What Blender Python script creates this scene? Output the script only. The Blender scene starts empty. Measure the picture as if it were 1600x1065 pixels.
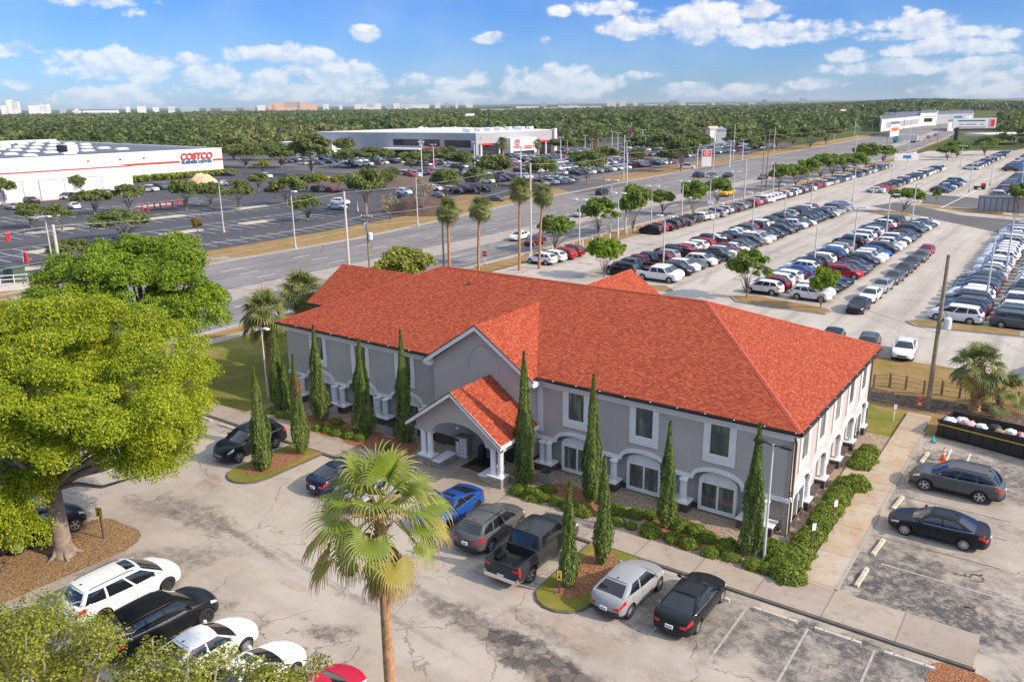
import bpy, bmesh, math, random
import numpy as np
from mathutils import Vector, Matrix
from mathutils.noise import noise as mnoise
R = math.radians
random.seed(7); RNG = np.random.default_rng(7)
SC = bpy.context.scene
COL = SC.collection
# ------------------------------------------------------------------ camera (solved from the photograph)
FOC, PITCH, ROLL, YAW = 1270.432, 0.283703, -0.012061, 0.619107
CAM = Vector((9.774, -37.737, 21.372)); PW, PH = 1600.0, 1065.0
FW = Vector((-math.sin(YAW)*math.cos(PITCH), math.cos(YAW)*math.cos(PITCH), -math.sin(PITCH)))
RT = Vector((math.cos(YAW), math.sin(YAW), 0)); UPV = RT.cross(FW)
R2 = RT*math.cos(ROLL)+UPV*math.sin(ROLL); U2 = UPV*math.cos(ROLL)-RT*math.sin(ROLL)
cd = bpy.data.cameras.new('camera'); cam = bpy.data.objects.new('camera', cd); COL.objects.link(cam)
cd.sensor_width = 36.0; cd.lens = FOC/PW*36.0; cd.clip_start = 0.5; cd.clip_end = 40000
M4 = Matrix((R2, U2, -FW)).transposed().to_4x4(); M4.translation = CAM; cam.matrix_world = M4
SC.camera = cam
# ------------------------------------------------------------------ light
SUN_AZ, SUN_EL = R(11.5), R(32.5)      # azimuth from +X towards +Y
sd = bpy.data.lights.new('sun', 'SUN'); sd.energy = 3.25; sd.angle = R(0.55); sd.color = (1.0, 0.87, 0.70)
so = bpy.data.objects.new('sun', sd); COL.objects.link(so)
SUND = Vector((math.cos(SUN_EL)*math.cos(SUN_AZ), math.cos(SUN_EL)*math.sin(SUN_AZ), math.sin(SUN_EL)))
so.rotation_euler = SUND.to_track_quat('Z', 'Y').to_euler()
SC.view_settings.view_transform = 'Standard'; SC.view_settings.look = 'None'
SC.view_settings.exposure = 0.64; SC.view_settings.gamma = 1.0

# ------------------------------------------------------------------ node helper
class NT:
    def __init__(s, tree): s.t = tree; s.n = tree.nodes; s.l = tree.links
    def new(s, typ, **kw):
        n = s.n.new(typ)
        for k, v in kw.items(): setattr(n, k, v)
        return n
    def link(s, a, b): s.l.new(a, b)
    def put(s, sock, v):
        if hasattr(v, 'node'): s.l.new(v, sock)
        else:
            if hasattr(sock.default_value, '__len__') and len(sock.default_value) == 4 and len(v) == 3: v = (*v, 1)
            sock.default_value = v
    def math(s, op, a, b=None, c=None, clamp=False):
        n = s.new('ShaderNodeMath', operation=op, use_clamp=clamp)
        s.put(n.inputs[0], a)
        if b is not None: s.put(n.inputs[1], b)
        if c is not None: s.put(n.inputs[2], c)
        return n.outputs[0]
    def mix(s, f, a, b, mode='MIX'):
        n = s.new('ShaderNodeMix', data_type='RGBA', blend_type=mode)
        s.put(n.inputs[0], f); s.put(n.inputs[6], a); s.put(n.inputs[7], b)
        return n.outputs[2]
    def noise(s, vec, scale, detail=4, rough=0.55, dist=0.0, col=False, dims='3D'):
        n = s.new('ShaderNodeTexNoise', noise_dimensions=dims)
        if vec is not None: s.link(vec, n.inputs['Vector'])
        n.inputs['Scale'].default_value = scale; n.inputs['Detail'].default_value = detail
        n.inputs['Roughness'].default_value = rough; n.inputs['Distortion'].default_value = dist
        return n.outputs[1 if col else 0]
    def voro(s, vec, scale, feature='F1', rnd=1.0):
        n = s.new('ShaderNodeTexVoronoi', feature=feature)
        s.link(vec, n.inputs['Vector']); n.inputs['Scale'].default_value = scale
        n.inputs['Randomness'].default_value = rnd
        return n
    def ramp(s, f, stops, interp='LINEAR'):
        n = s.new('ShaderNodeValToRGB'); n.color_ramp.interpolation = interp
        e = n.color_ramp.elements
        while len(e) < len(stops): e.new(0.5)
        for i, (p, c) in enumerate(stops):
            e[i].position = p; e[i].color = (*c, 1) if hasattr(c, '__len__') else (c, c, c, 1)
        s.link(f, n.inputs[0])
        return n.outputs[0]
    def rng(s, f, a, b, c=0.0, d=1.0, smooth=False):
        n = s.new('ShaderNodeMapRange', clamp=True)
        if smooth: n.interpolation_type = 'SMOOTHSTEP'
        s.put(n.inputs[0], f); n.inputs[1].default_value = a; n.inputs[2].default_value = b
        s.put(n.inputs[3], c); s.put(n.inputs[4], d)
        return n.outputs[0]
    def scalev(s, vec, sx, sy, sz, loc=(0, 0, 0), rot=(0, 0, 0)):
        n = s.new('ShaderNodeMapping'); s.link(vec, n.inputs[0])
        n.inputs['Location'].default_value = loc; n.inputs['Rotation'].default_value = rot
        n.inputs['Scale'].default_value = (sx, sy, sz)
        return n.outputs[0]

# ------------------------------------------------------------------ world: Nishita sky and a few cumulus clouds by direction
def build_world():
    w = bpy.data.worlds.new('World'); SC.world = w; w.use_nodes = True
    t = NT(w.node_tree); t.n.clear()
    sky = t.new('ShaderNodeTexSky', sky_type='NISHITA'); sky.sun_disc = False
    sky.sun_elevation = SUN_EL; sky.sun_rotation = math.pi/2 - SUN_AZ
    sky.air_density = 1.0; sky.dust_density = 0.3; sky.ozone_density = 2.4; sky.altitude = 50
    tc = t.new('ShaderNodeTexCoord'); dirv = tc.outputs['Generated']
    sx = t.new('ShaderNodeSeparateXYZ'); t.link(dirv, sx.inputs[0])
    az = t.math('ARCTAN2', sx.outputs[0], sx.outputs[1])          # from +Y towards +X
    el = t.math('ARCSINE', sx.outputs[2])
    cv = t.new('ShaderNodeCombineXYZ'); t.link(az, cv.inputs[0]); t.link(el, cv.inputs[1])
    wv = t.scalev(cv.outputs[0], 1, 1.5, 1)
    nz = t.noise(wv, 26, 8, 0.62); nz2 = t.noise(wv, 9, 4, 0.5)
    nn = t.math('ADD', t.math('MULTIPLY', nz, 0.75), t.math('MULTIPLY', nz2, 0.45))
    nn = t.math('SUBTRACT', nn, 0.60)
    tot = None; low = None
    for (px, py, rx, ry, st) in CLOUDS:
        d = (FW*FOC + R2*(px-PW/2) - U2*(py-PH/2)).normalized()
        a0 = math.atan2(d.x, d.y); e0 = math.asin(d.z)
        u = t.math('DIVIDE', t.math('SUBTRACT', az, a0), rx/FOC)
        v = t.math('DIVIDE', t.math('SUBTRACT', el, e0), ry/FOC)
        r = t.math('ADD', t.math('MULTIPLY', u, u), t.math('MULTIPLY', v, v))
        b = t.math('MULTIPLY', t.math('SUBTRACT', 1.0, r), st)
        tot = b if tot is None else t.math('SMOOTH_MAX', tot, b, 0.15)
    dens = t.math('ADD', t.math('MULTIPLY', t.math('MAXIMUM', tot, -2.2), 0.42), t.math('MULTIPLY', nn, 2.9))
    alpha = t.rng(dens, -0.12, 0.30, smooth=True)
    # bright tops, slightly grey bases: compare density a little above
    up = t.scalev(cv.outputs[0], 1, 1.5, 1, loc=(0.004, 0.012, 0))
    nb = t.noise(up, 26, 8, 0.62)
    shade = t.rng(t.math('SUBTRACT', nz, nb), -0.10, 0.09)
    ccol = t.mix(shade, (3.1, 3.4, 4.0), (4.6, 4.55, 4.55))
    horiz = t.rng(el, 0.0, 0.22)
    tint = t.mix(horiz, (0.27, 0.40, 0.70), (0.115, 0.27, 0.60)); tint = t.mix(t.rng(el, .28, .62), tint, (4.2, 2.95, 2.0))  # sky high above the view made brighter and warmer, added as fill light
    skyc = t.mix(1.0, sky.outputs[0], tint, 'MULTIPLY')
    thin = t.math('MULTIPLY', t.rng(nz2, 0.42, 0.75), 0.16)
    skyc = t.mix(thin, skyc, (3.6, 3.9, 4.4))
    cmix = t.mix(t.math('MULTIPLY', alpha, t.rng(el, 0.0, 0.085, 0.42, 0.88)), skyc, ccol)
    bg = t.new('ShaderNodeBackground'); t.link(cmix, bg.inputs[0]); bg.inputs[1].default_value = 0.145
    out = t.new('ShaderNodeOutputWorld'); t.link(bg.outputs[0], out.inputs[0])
CLOUDS = [(165, 98, 82, 24, 1.0), (225, 112, 30, 16, .9), (95, 112, 18, 8, .8), (571, 56, 22, 12, .9), (20, 80, 30, 11, .7), (170, 5, 60, 9, .7), (212, 18, 24, 7, .5),
  (430, 86, 68, 13, 1.0), (480, 92, 44, 22, 1.0), (545, 118, 60, 22, .9), (335, 122, 42, 18, .9), (420, 122, 30, 18, .9), (600, 128, 50, 14, .8), (470, 146, 110, 12, .7), (170, 150, 110, 14, .6), (25, 134, 22, 9, .7),
  (775, 60, 32, 8, .8), (750, 125, 22, 14, .9), (712, 134, 26, 10, .7), (800, 118, 14, 12, .8), (870, 130, 95, 22, 1.0), (905, 118, 26, 16, .9), (945, 12, 50, 10, .9), (874, 18, 18, 8, .6), (855, 62, 10, 5, .4),
  (1080, 28, 90, 26, 1.1), (980, 46, 40, 12, .9), (1170, 20, 40, 10, .7), (1225, 52, 105, 18, 1.1), (1270, 44, 50, 14, 1.0), (1090, 60, 40, 9, .8), (1227, 28, 14, 5, .7), (1115, 142, 88, 11, .9), (1060, 134, 20, 6, .7), (1266, 131, 34, 7, .8),
  (1425, 38, 58, 14, 1.0), (1480, 50, 60, 9, .9), (1400, 56, 60, 8, .8), (1470, 74, 66, 11, .9), (1325, 85, 28, 10, .9), (1440, 104, 100, 10, .8), (1545, 122, 46, 13, .6), (1520, 140, 64, 9, .5), (1420, 20, 12, 8, .4), (1570, 52, 20, 6, .7), (1560, 150, 50, 8, .4), (700, 152, 120, 9, .6), (300, 92, 22, 6, .5), (1010, 118, 24, 6, .4)]
build_world()

# ------------------------------------------------------------------ photograph pixel -> place in the world
def ray(px, py): return FW*FOC + R2*(px-PW/2) - U2*(py-PH/2)
def gp(px, py, z=0.0):
    d = ray(px, py); t = (z-CAM.z)/d.z
    return Vector((CAM.x+d.x*t, CAM.y+d.y*t, z))
def pj(P):
    d = Vector(P)-CAM; z = d.dot(FW)
    return (PW/2+FOC*d.dot(R2)/z, PH/2-FOC*d.dot(U2)/z)
# plan survey of the wider site -> scene frame (a plane projective map)
HGM = ((0.99391235, 0.00134147, -0.03537152), (0.00545105, 0.95853914, 0.02196886), (0.00069449, 0.00047372, 1.0))
def hg(x, y):
    a = [r[0]*x+r[1]*y+r[2] for r in HGM]; return (a[0]/a[2], a[1]/a[2])
def hgr(x, y, rz):
    p = hg(x, y); q = hg(x+.01*math.cos(rz), y+.01*math.sin(rz)); return p[0], p[1], math.atan2(q[1]-p[1], q[0]-p[0])
def hgv(mb):
    mb.v = [(*hg(v[0], v[1]), v[2]) for v in mb.v]; return mb
def top_of(b, py):
    lo, hi = 0.0, 60.0
    for _ in range(40):
        m = (lo+hi)/2
        if pj((b.x, b.y, b.z+m))[1] > py: lo = m
        else: hi = m
    return lo
def mpp(b):           # metres per photograph pixel at a place
    return (Vector(b)-CAM).dot(FW)/FOC

# ------------------------------------------------------------------ mesh builder
class MB:
    def __init__(s): s.v = []; s.f = []; s.m = []
    def add(s, vs, fs, m=0):
        o = len(s.v); s.v.extend([tuple(p) for p in vs])
        for f in fs: s.f.append(tuple(i+o for i in f)); s.m.append(m)
        return s
    def quad(s, a, b, c, d, m=0): return s.add([a, b, c, d], [(0, 1, 2, 3)], m)
    def poly(s, pts, m=0): return s.add(pts, [tuple(range(len(pts)))], m)
    def box(s, x0, x1, y0, y1, z0, z1, m=0, rot=0.0, piv=None):
        P = [(x0, y0, z0), (x1, y0, z0), (x1, y1, z0), (x0, y1, z0), (x0, y0, z1), (x1, y0, z1), (x1, y1, z1), (x0, y1, z1)]
        if rot:
            cx, cy = piv if piv else ((x0+x1)/2, (y0+y1)/2); c, n = math.cos(rot), math.sin(rot)
            P = [(cx+(x-cx)*c-(y-cy)*n, cy+(x-cx)*n+(y-cy)*c, z) for x, y, z in P]
        return s.add(P, [(0, 3, 2, 1), (4, 5, 6, 7), (0, 1, 5, 4), (1, 2, 6, 5), (2, 3, 7, 6), (3, 0, 4, 7)], m)
    def cyl(s, p0, p1, r0, r1=None, n=10, m=0, caps=True):
        r1 = r0 if r1 is None else r1
        p0 = Vector(p0); p1 = Vector(p1); d = (p1-p0).normalized()
        a = d.orthogonal().normalized(); b = d.cross(a)
        vs = []
        for p, r in ((p0, r0), (p1, r1)):
            for i in range(n):
                t = 2*math.pi*i/n; vs.append(p+a*(r*math.cos(t))+b*(r*math.sin(t)))
        fs = [(i, (i+1) % n, n+(i+1) % n, n+i) for i in range(n)]
        if caps: fs += [tuple(range(n-1, -1, -1)), tuple(range(n, 2*n))]
        return s.add(vs, fs, m)
    def tube(s, pts, rad, n=8, m=0, caps=True):
        pts = [Vector(p) for p in pts]; k = len(pts)
        if not hasattr(rad, '__len__'): rad = [rad]*k
        vs = []; a = None
        for i, p in enumerate(pts):
            d = (pts[min(i+1, k-1)]-pts[max(i-1, 0)]).normalized()
            a = d.orthogonal().normalized() if a is None else (a-d*a.dot(d)).normalized()
            b = d.cross(a)
            for j in range(n):
                t = 2*math.pi*j/n; vs.append(p+a*(rad[i]*math.cos(t))+b*(rad[i]*math.sin(t)))
        fs = [(i*n+j, i*n+(j+1) % n, (i+1)*n+(j+1) % n, (i+1)*n+j) for i in range(k-1) for j in range(n)]
        if caps: fs += [tuple(range(n-1, -1, -1)), tuple(range((k-1)*n, k*n))]
        return s.add(vs, fs, m)
    def lathe(s, prof, c=(0, 0, 0), n=16, m=0):
        vs = []; k = len(prof)
        for r, z in prof:
            for i in range(n):
                t = 2*math.pi*i/n; vs.append((c[0]+r*math.cos(t), c[1]+r*math.sin(t), c[2]+z))
        fs = [(i*n+j, i*n+(j+1) % n, (i+1)*n+(j+1) % n, (i+1)*n+j) for i in range(k-1) for j in range(n)]
        fs += [tuple(range(n-1, -1, -1)), tuple(range((k-1)*n, k*n))]
        return s.add(vs, fs, m)
    def prism(s, pts, axis, a, b, m=0):
        # pts: 2D outline; axis 'y': (x,z) swept from y=a to b; 'x': (y,z); 'z': (x,y)
        def P(p, t): return (p[0], t, p[1]) if axis == 'y' else ((t, p[0], p[1]) if axis == 'x' else (p[0], p[1], t))
        n = len(pts); vs = [P(p, a) for p in pts]+[P(p, b) for p in pts]
        return s.add(vs, [tuple(range(n)), tuple(range(2*n-1, n-1, -1))]+[(i, n+i, n+(i+1) % n, (i+1) % n) for i in range(n)], m)
    def grid(s, P, nu, nv, m=0):
        vs = [P(i/nu, j/nv) for i in range(nu+1) for j in range(nv+1)]
        return s.add(vs, [(i*(nv+1)+j, (i+1)*(nv+1)+j, (i+1)*(nv+1)+j+1, i*(nv+1)+j+1) for i in range(nu) for j in range(nv)], m)
    def mesh(s, name, mats, smooth=False, uv=False, fix=True):
        me = bpy.data.meshes.new(name); me.from_pydata(s.v, [], s.f)
        for mt in (mats if isinstance(mats, (list, tuple)) else [mats]): me.materials.append(mt)
        me.polygons.foreach_set('material_index', s.m)
        if fix:
            bm = bmesh.new(); bm.from_mesh(me); bmesh.ops.recalc_face_normals(bm, faces=bm.faces[:]); bm.to_mesh(me); bm.free()
        if smooth: me.polygons.foreach_set('use_smooth', [True]*len(me.polygons))
        if uv: auto_uv(me)
        me.update(); return me
    def build(s, name, mats, parent=None, smooth=False, uv=False, loc=None, fix=True):
        return link(name, s.mesh(name, mats, smooth, uv, fix), parent, loc)
def auto_uv(me):
    ul = me.uv_layers.new(name='UVMap')
    for p in me.polygons:
        n = p.normal
        u = Vector((0, 0, 1)).cross(n)
        u = Vector((1, 0, 0)) if u.length < 1e-3 else u.normalized()
        v = n.cross(u)
        for li in p.loop_indices:
            co = me.vertices[me.loops[li].vertex_index].co
            ul.data[li].uv = (co.dot(u), co.dot(v))
def link(name, data, parent=None, loc=None):
    o = bpy.data.objects.new(name, data); COL.objects.link(o)
    if parent is not None: o.parent = parent
    if loc is not None: o.location = loc
    return o
def tag(o, label=None, cat=None, group=None, kind=None):
    if label: o['label'] = label
    if cat: o['category'] = cat
    if group: o['group'] = group
    if kind: o['kind'] = kind
    return o
def thing(name, label, cat, loc=(0, 0, 0), rz=0.0, group=None):
    o = bpy.data.objects.new(name, None); COL.objects.link(o); o.empty_display_size = 0.3
    o.location = loc; o.rotation_euler = (0, 0, rz)
    return tag(o, label, cat, group)
def copy_tree(o, parent=None):
    c = o.copy(); COL.objects.link(c)
    if parent is not None: c.parent = parent
    for ch in list(o.children): copy_tree(ch, c)
    return c
def again(proto, used, loc, rz, label, group=None, cat=None):
    o = copy_tree(proto) if proto.name in used else proto
    used.add(proto.name)
    o.location = loc; o.rotation_euler = (0, 0, rz); o['label'] = label
    if group: o['group'] = group
    if cat: o['category'] = cat
    return o
ORD = ['', 'first', 'second', 'third', 'fourth', 'fifth', 'sixth', 'seventh', 'eighth', 'ninth', 'tenth', 'eleventh', 'twelfth', 'thirteenth', 'fourteenth', 'fifteenth', 'sixteenth', 'seventeenth', 'eighteenth', 'nineteenth', 'twentieth']
def ordn(i):
    if i < len(ORD): return ORD[i]
    t = ['', '', 'twenty', 'thirty', 'forty', 'fifty', 'sixty', 'seventy'][i//10]; return t+'-'+ORD[i % 10] if i % 10 else t[:-1]+'ieth'
def struct(o): o['kind'] = 'structure'; return o
# ------------------------------------------------------------------ materials
def mat(name, base, rough=0.6, metal=0.0, var=0.0, vscale=3.0, bump=0.0, bscale=40.0, spec=None, coat=0.0, emit=None):
    m = bpy.data.materials.new(name); m.use_nodes = True
    t = NT(m.node_tree); b = t.n['Principled BSDF']
    b.inputs['Roughness'].default_value = rough; b.inputs['Metallic'].default_value = metal
    if spec is not None: b.inputs['Specular IOR Level'].default_value = spec
    if coat: b.inputs['Coat Weight'].default_value = coat; b.inputs['Coat Roughness'].default_value = 0.06
    tc = t.new('ShaderNodeTexCoord').outputs['Object']
    if var:
        n = t.noise(tc, vscale, 5, 0.6)
        lo = tuple(c*(1-var) for c in base); hi = tuple(min(1, c*(1+var)) for c in base)
        t.link(t.ramp(n, [(0.3, lo), (0.7, hi)]), b.inputs['Base Color'])
    else: b.inputs['Base Color'].default_value = (*base, 1)
    if bump:
        bn = t.new('ShaderNodeBump'); bn.inputs['Strength'].default_value = bump; bn.inputs['Distance'].default_value = 0.03
        t.link(t.noise(tc, bscale, 4), bn.inputs['Height']); t.link(bn.outputs[0], b.inputs['Normal'])
    return m
def start(name, rough=0.85):
    m = bpy.data.materials.new(name); m.use_nodes = True
    t = NT(m.node_tree); b = t.n['Principled BSDF']; b.inputs['Roughness'].default_value = rough; b.inputs['Specular IOR Level'].default_value = 0.18
    return m, t, b, t.new('ShaderNodeTexCoord').outputs['Object']
def ell(t, tc, cx, cy, rx, ry, rot=0.0, warp=None, soft=0.35):
    # soft ellipse mask around a spot on the ground, edge broken by noise
    v = t.new('ShaderNodeMapping', vector_type='TEXTURE'); t.link(tc, v.inputs[0])
    v.inputs['Location'].default_value = (cx, cy, 0); v.inputs['Rotation'].default_value = (0, 0, rot); v.inputs['Scale'].default_value = (rx, ry, 1e6)
    ln = t.new('ShaderNodeVectorMath', operation='LENGTH'); t.link(v.outputs[0], ln.inputs[0])
    f = ln.outputs['Value']
    if warp is not None: f = t.math('ADD', f, t.math('MULTIPLY', t.math('SUBTRACT', warp, 0.5), 1.9))
    return t.rng(f, 1.0, 1.0-soft, smooth=True)
def old_pavement():
    m, t, b, tc = start('weathered_lot_pavement', 0.88)
    n1 = t.noise(tc, 0.16, 6, 0.6); n2 = t.noise(tc, 0.9, 6, 0.65); n3 = t.noise(tc, 22, 3, 0.7); n4 = t.noise(tc, 3.2, 5, 0.6, 0.6)
    c = t.ramp(n1, [(0.30, (0.30, 0.245, 0.195)), (0.55, (0.41, 0.345, 0.283)), (0.8, (0.46, 0.395, 0.33))])
    c = t.mix(t.rng(n2, 0.35, 0.75), c, t.mix(0.5, c, (0.47, 0.44, 0.40)))
    # faint wheel lanes along the aisle
    st = t.scalev(tc, 0.05, 0.9, 1); n5 = t.noise(st, 1.0, 4, 0.6)
    c = t.mix(t.math('MULTIPLY', t.rng(n5, 0.5, 0.72), 0.35), c, (0.27, 0.24, 0.215))
    wn = t.noise(tc, 0.75, 6, 0.68); mot = t.rng(t.noise(tc, 2.2, 8, 0.80), 0.42, 0.57, 0.25, 0.95)
    dark = (0.10, 0.085, 0.072); black = (0.058, 0.055, 0.055); brown = (0.19, 0.13, 0.085)
    spots = [(6.6, -8.6, 6.5, 2.4, 0, black, .62), (-.8, -8.4, 3.2, 2.6, 0, dark, .6), (6.8, -1.5, 4.2, 3.0, 0, black, .75), (8.4, 2.2, 4.5, 1.6, -.1, dark, .55), (6.5, 7.6, 3.6, 1.2, 0, dark, .5), (9.0, 13.4, 4.5, 2.2, 0, dark, .6), (-6.2, -13.0, 3.5, 1.0, .1, brown, .5), (-10.6, -18.9, 3.2, .8, .1, brown, .35), (-7.4, -14.9, 5.2, .95, -0.10, dark, .92), (-4.8, -15.2, 3.6, 1.0, -.10, dark, .85), (-11.8, -14.2, 3.0, .35, -.15, dark, .7), (-6.6, -14.5, .9, .45, .2, black, .9), (-5.2, -15.3, .8, .4, .5, black, .8), (-6.0, -13.4, 2.4, .4, -.2, dark, .55), (-2.0, -16.0, 3.0, .8, -.1, brown, .75), (-12.0, -16.3, 4.0, .18, -.10, dark, .4), (1.5, -17.0, 4.0, .8, 0, dark, .5),
      (-26.8, -15.3, 3.4, 1.1, -.05, dark, .85), (-30.0, -16.2, 2.0, .7, .1, dark, .6), (-22.6, -15.5, 3.2, .35, -.12, dark, .8), (-13.5, -18.5, 1.3, .62, .5, dark, .95), (-17.0, -15.8, 4.5, .22, -.12, dark, .5), (-17.6, -17.0, 1.0, .3, 0, brown, .5),
      (-29.8, -12.3, 1.6, .6, -.3, brown, .75), (-33.5, -6.4, 5.0, 1.1, 0, dark, .55), (-20.5, -5.7, 2.0, .8, 0, brown, .3),
      (6.2, -2.0, 3.6, 2.2, 0, black, .85), (5.6, .8, 1.6, 1.5, 0, black, .8), (8.6, -2.6, 2.4, .8, -.2, black, .75), (9.5, -3.6, 1.6, .6, 0, black, .6), (4.4, 2.6, 1.6, 1.6, 0, black, .45), (9.0, .3, 3.0, .5, -.2, dark, .4),
      (5.0, -7.2, 1.4, .8, 0, black, .9), (2.4, -7.1, 1.3, .7, 0, black, .9), (7.8, -7.2, 1.2, .8, 0, black, .9), (4.0, -.6, .9, 3.0, 0, black, .8), (8.0, 15.6, 6.5, 2.6, 0, black, .85), (4.0, 13.2, 1.6, 1.6, 0, black, .75), (3.6, 8.4, .8, 2.4, 0, black, .7), (10.6, 12.6, 3.0, 1.4, 0, dark, .6),
      (2.4, -9.0, 1.0, 2.2, 0, black, .7), (5.3, -9.2, 1.1, 1.8, 0, black, .75), (-.2, -9.4, .9, 2.4, 0, black, .55), (-3.0, -9.0, 1.0, 2.6, 0, dark, .7), (8.2, -9.3, .8, 2, 0, black, .6), (10.2, -8.2, 1.3, 3.0, 0, black, .55), (-6.0, -9.8, .9, 2.0, 0, dark, .5), (-11.0, -9.2, 1.0, 2.6, 0, dark, .7), (-13.9, -9.0, 1.0, 2.6, 0, dark, .5),
      (-19.0, -22.5, 1.1, 3.0, 0, dark, .8), (-16.6, -22.5, 1.0, 3.0, 0, dark, .6), (-22.4, -22.5, 1.2, 3.0, 0, black, .55), (-24.6, -19.2, 3.8, 1.2, .75, dark, .7), (.4, -13.4, 3.0, .8, .0, brown, .5), (6.0, -14.0, 3.5, 1.0, .1, brown, .4)]
    for (cx, cy, rx, ry, ro, cc, a) in spots:
        cx, cy = hg(cx, cy); c = t.mix(t.math('MULTIPLY', t.math('MULTIPLY', ell(t, tc, cx, cy, rx*1.25, ry*1.25, ro, wn, 0.55), mot), a), c, t.mix(n4, cc, tuple(x*1.55 for x in cc)))
    # crumbled light chips in the broken strip
    vw = t.new('ShaderNodeVectorMath', operation='ADD'); t.link(tc, vw.inputs[0]); vs = t.new('ShaderNodeVectorMath', operation='SCALE'); t.link(t.noise(tc, 1.6, 4, .6, col=True), vs.inputs[0]); vs.inputs[3].default_value = .8; t.link(vs.outputs[0], vw.inputs[1])
    vb = t.voro(vw.outputs[0], 1.5); ve = t.voro(vw.outputs[0], 1.5, 'DISTANCE_TO_EDGE'); sc_ = t.new('ShaderNodeSeparateColor'); t.link(vb.outputs['Color'], sc_.inputs[0])
    zone = t.math('MULTIPLY', ell(t, tc, -5.6, -14.9, 4.2, 1.1, -.09, wn, .3), t.rng(t.noise(tc, .9, 3), .40, .5))
    c = t.mix(t.math('MULTIPLY', zone, .85), c, t.ramp(sc_.outputs[0], [(0, (0.07, 0.06, 0.055)), (.35, (0.14, 0.115, 0.095)), (.6, (0.24, 0.20, 0.165)), (.8, (0.10, .085, .075)), (1, (0.36, 0.31, 0.26))], 'CONSTANT'))
    c = t.mix(t.math('MULTIPLY', zone, t.rng(ve.outputs['Distance'], .06, .01, 0, .8)), c, (0.05, 0.043, 0.038))
    # cracks: two sizes of cell edges, present only in places
    warp = t.new('ShaderNodeVectorMath', operation='ADD'); t.link(tc, warp.inputs[0])
    wsc = t.new('ShaderNodeVectorMath', operation='SCALE'); t.link(t.noise(tc, 0.6, 4, 0.6, col=True), wsc.inputs[0]); wsc.inputs[3].default_value = 1.7
    t.link(wsc.outputs[0], warp.inputs[1])
    e1 = t.voro(warp.outputs[0], 0.20, 'DISTANCE_TO_EDGE').outputs['Distance']; e2 = t.voro(warp.outputs[0], 0.75, 'DISTANCE_TO_EDGE').outputs['Distance']
    k1 = t.math('MULTIPLY', t.rng(e1, 0.0085, 0.0015), t.rng(t.noise(tc, 0.33, 3), 0.42, 0.52))
    k2 = t.math('MULTIPLY', t.rng(e2, 0.022, 0.004), t.rng(t.noise(tc, 0.21, 3), 0.56, 0.66))
    c = t.mix(t.math('MULTIPLY', t.math('MAXIMUM', k1, k2), 0.5), c, (0.085, 0.074, 0.064))
    sp = t.rng(n3, 0.2, 0.8, 0.80, 1.18)
    spv = t.new('ShaderNodeCombineColor'); [t.link(sp, spv.inputs[i]) for i in range(3)]
    c = t.mix(1.0, c, spv.outputs[0], 'MULTIPLY')
    t.link(c, b.inputs['Base Color'])
    bn = t.new('ShaderNodeBump'); bn.inputs['Strength'].default_value = 0.35; bn.inputs['Distance'].default_value = 0.02
    t.link(t.math('SUBTRACT', n3, t.math('MULTIPLY', k1, 1.5)), bn.inputs['Height']); t.link(bn.outputs[0], b.inputs['Normal'])
    return m
def asphalt(name, lo, hi, streak=None, crack=0.5, scale=1.0):
    m, t, b, tc = start(name, 0.9)
    n1 = t.noise(tc, 0.06*scale, 6, 0.62); n2 = t.noise(tc, 0.7, 5, 0.6); n3 = t.noise(tc, 14, 3, 0.7)
    c = t.ramp(t.math('ADD', t.math('MULTIPLY', n1, .6), t.math('MULTIPLY', n2, .4)), [(0.34, lo), (0.66, hi)])
    if streak:
        s = t.noise(t.scalev(tc, *streak), 1.0, 4, 0.6)
        c = t.mix(t.math('MULTIPLY', t.rng(s, 0.45, 0.7), 0.55), c, tuple(x*0.55 for x in lo))
    if crack:
        e = t.voro(tc, 0.11, 'DISTANCE_TO_EDGE').outputs['Distance']
        c = t.mix(t.math('MULTIPLY', t.rng(e, 0.010, 0.003), crack), c, tuple(x*.4 for x in lo))
    sp = t.rng(n3, 0.2, 0.8, 0.85, 1.14); spv = t.new('ShaderNodeCombineColor'); [t.link(sp, spv.inputs[i]) for i in range(3)]
    t.link(t.mix(1.0, c, spv.outputs[0], 'MULTIPLY'), b.inputs['Base Color'])
    return m
def concrete(name, base, warm, stain, joints=None):
    m, t, b, tc = start(name, 0.85)
    n1 = t.noise(tc, 0.5, 6, 0.65); n2 = t.noise(tc, 2.2, 5, 0.6); n3 = t.noise(tc, 30, 3)
    c = t.ramp(n1, [(0.32, warm), (0.62, base)])
    c = t.mix(t.math('MULTIPLY', t.rng(n2, 0.52, 0.75), 0.6), c, stain)
    if joints:
        sx = t.new('ShaderNodeSeparateXYZ'); t.link(tc, sx.inputs[0])
        v = t.math('ABSOLUTE', t.math('SUBTRACT', t.math('FRACT', t.math('DIVIDE', sx.outputs[joints[0]], joints[1])), 0.5))
        c = t.mix(t.math('MULTIPLY', t.rng(v, 0.485, 0.494), 0.65), c, tuple(x*.35 for x in base))
        k = t.new('ShaderNodeTexWhiteNoise', noise_dimensions='1D'); t.link(t.math('FLOOR', t.math('DIVIDE', sx.outputs[joints[0]], joints[1])), k.inputs['W'])
        c = t.mix(t.math('MULTIPLY', k.outputs['Value'], 0.22), c, stain)
    c = t.mix(t.rng(n3, .3, .7, 0.0, 0.12), c, tuple(x*.5 for x in base))
    t.link(c, b.inputs['Base Color'])
    return m
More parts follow.
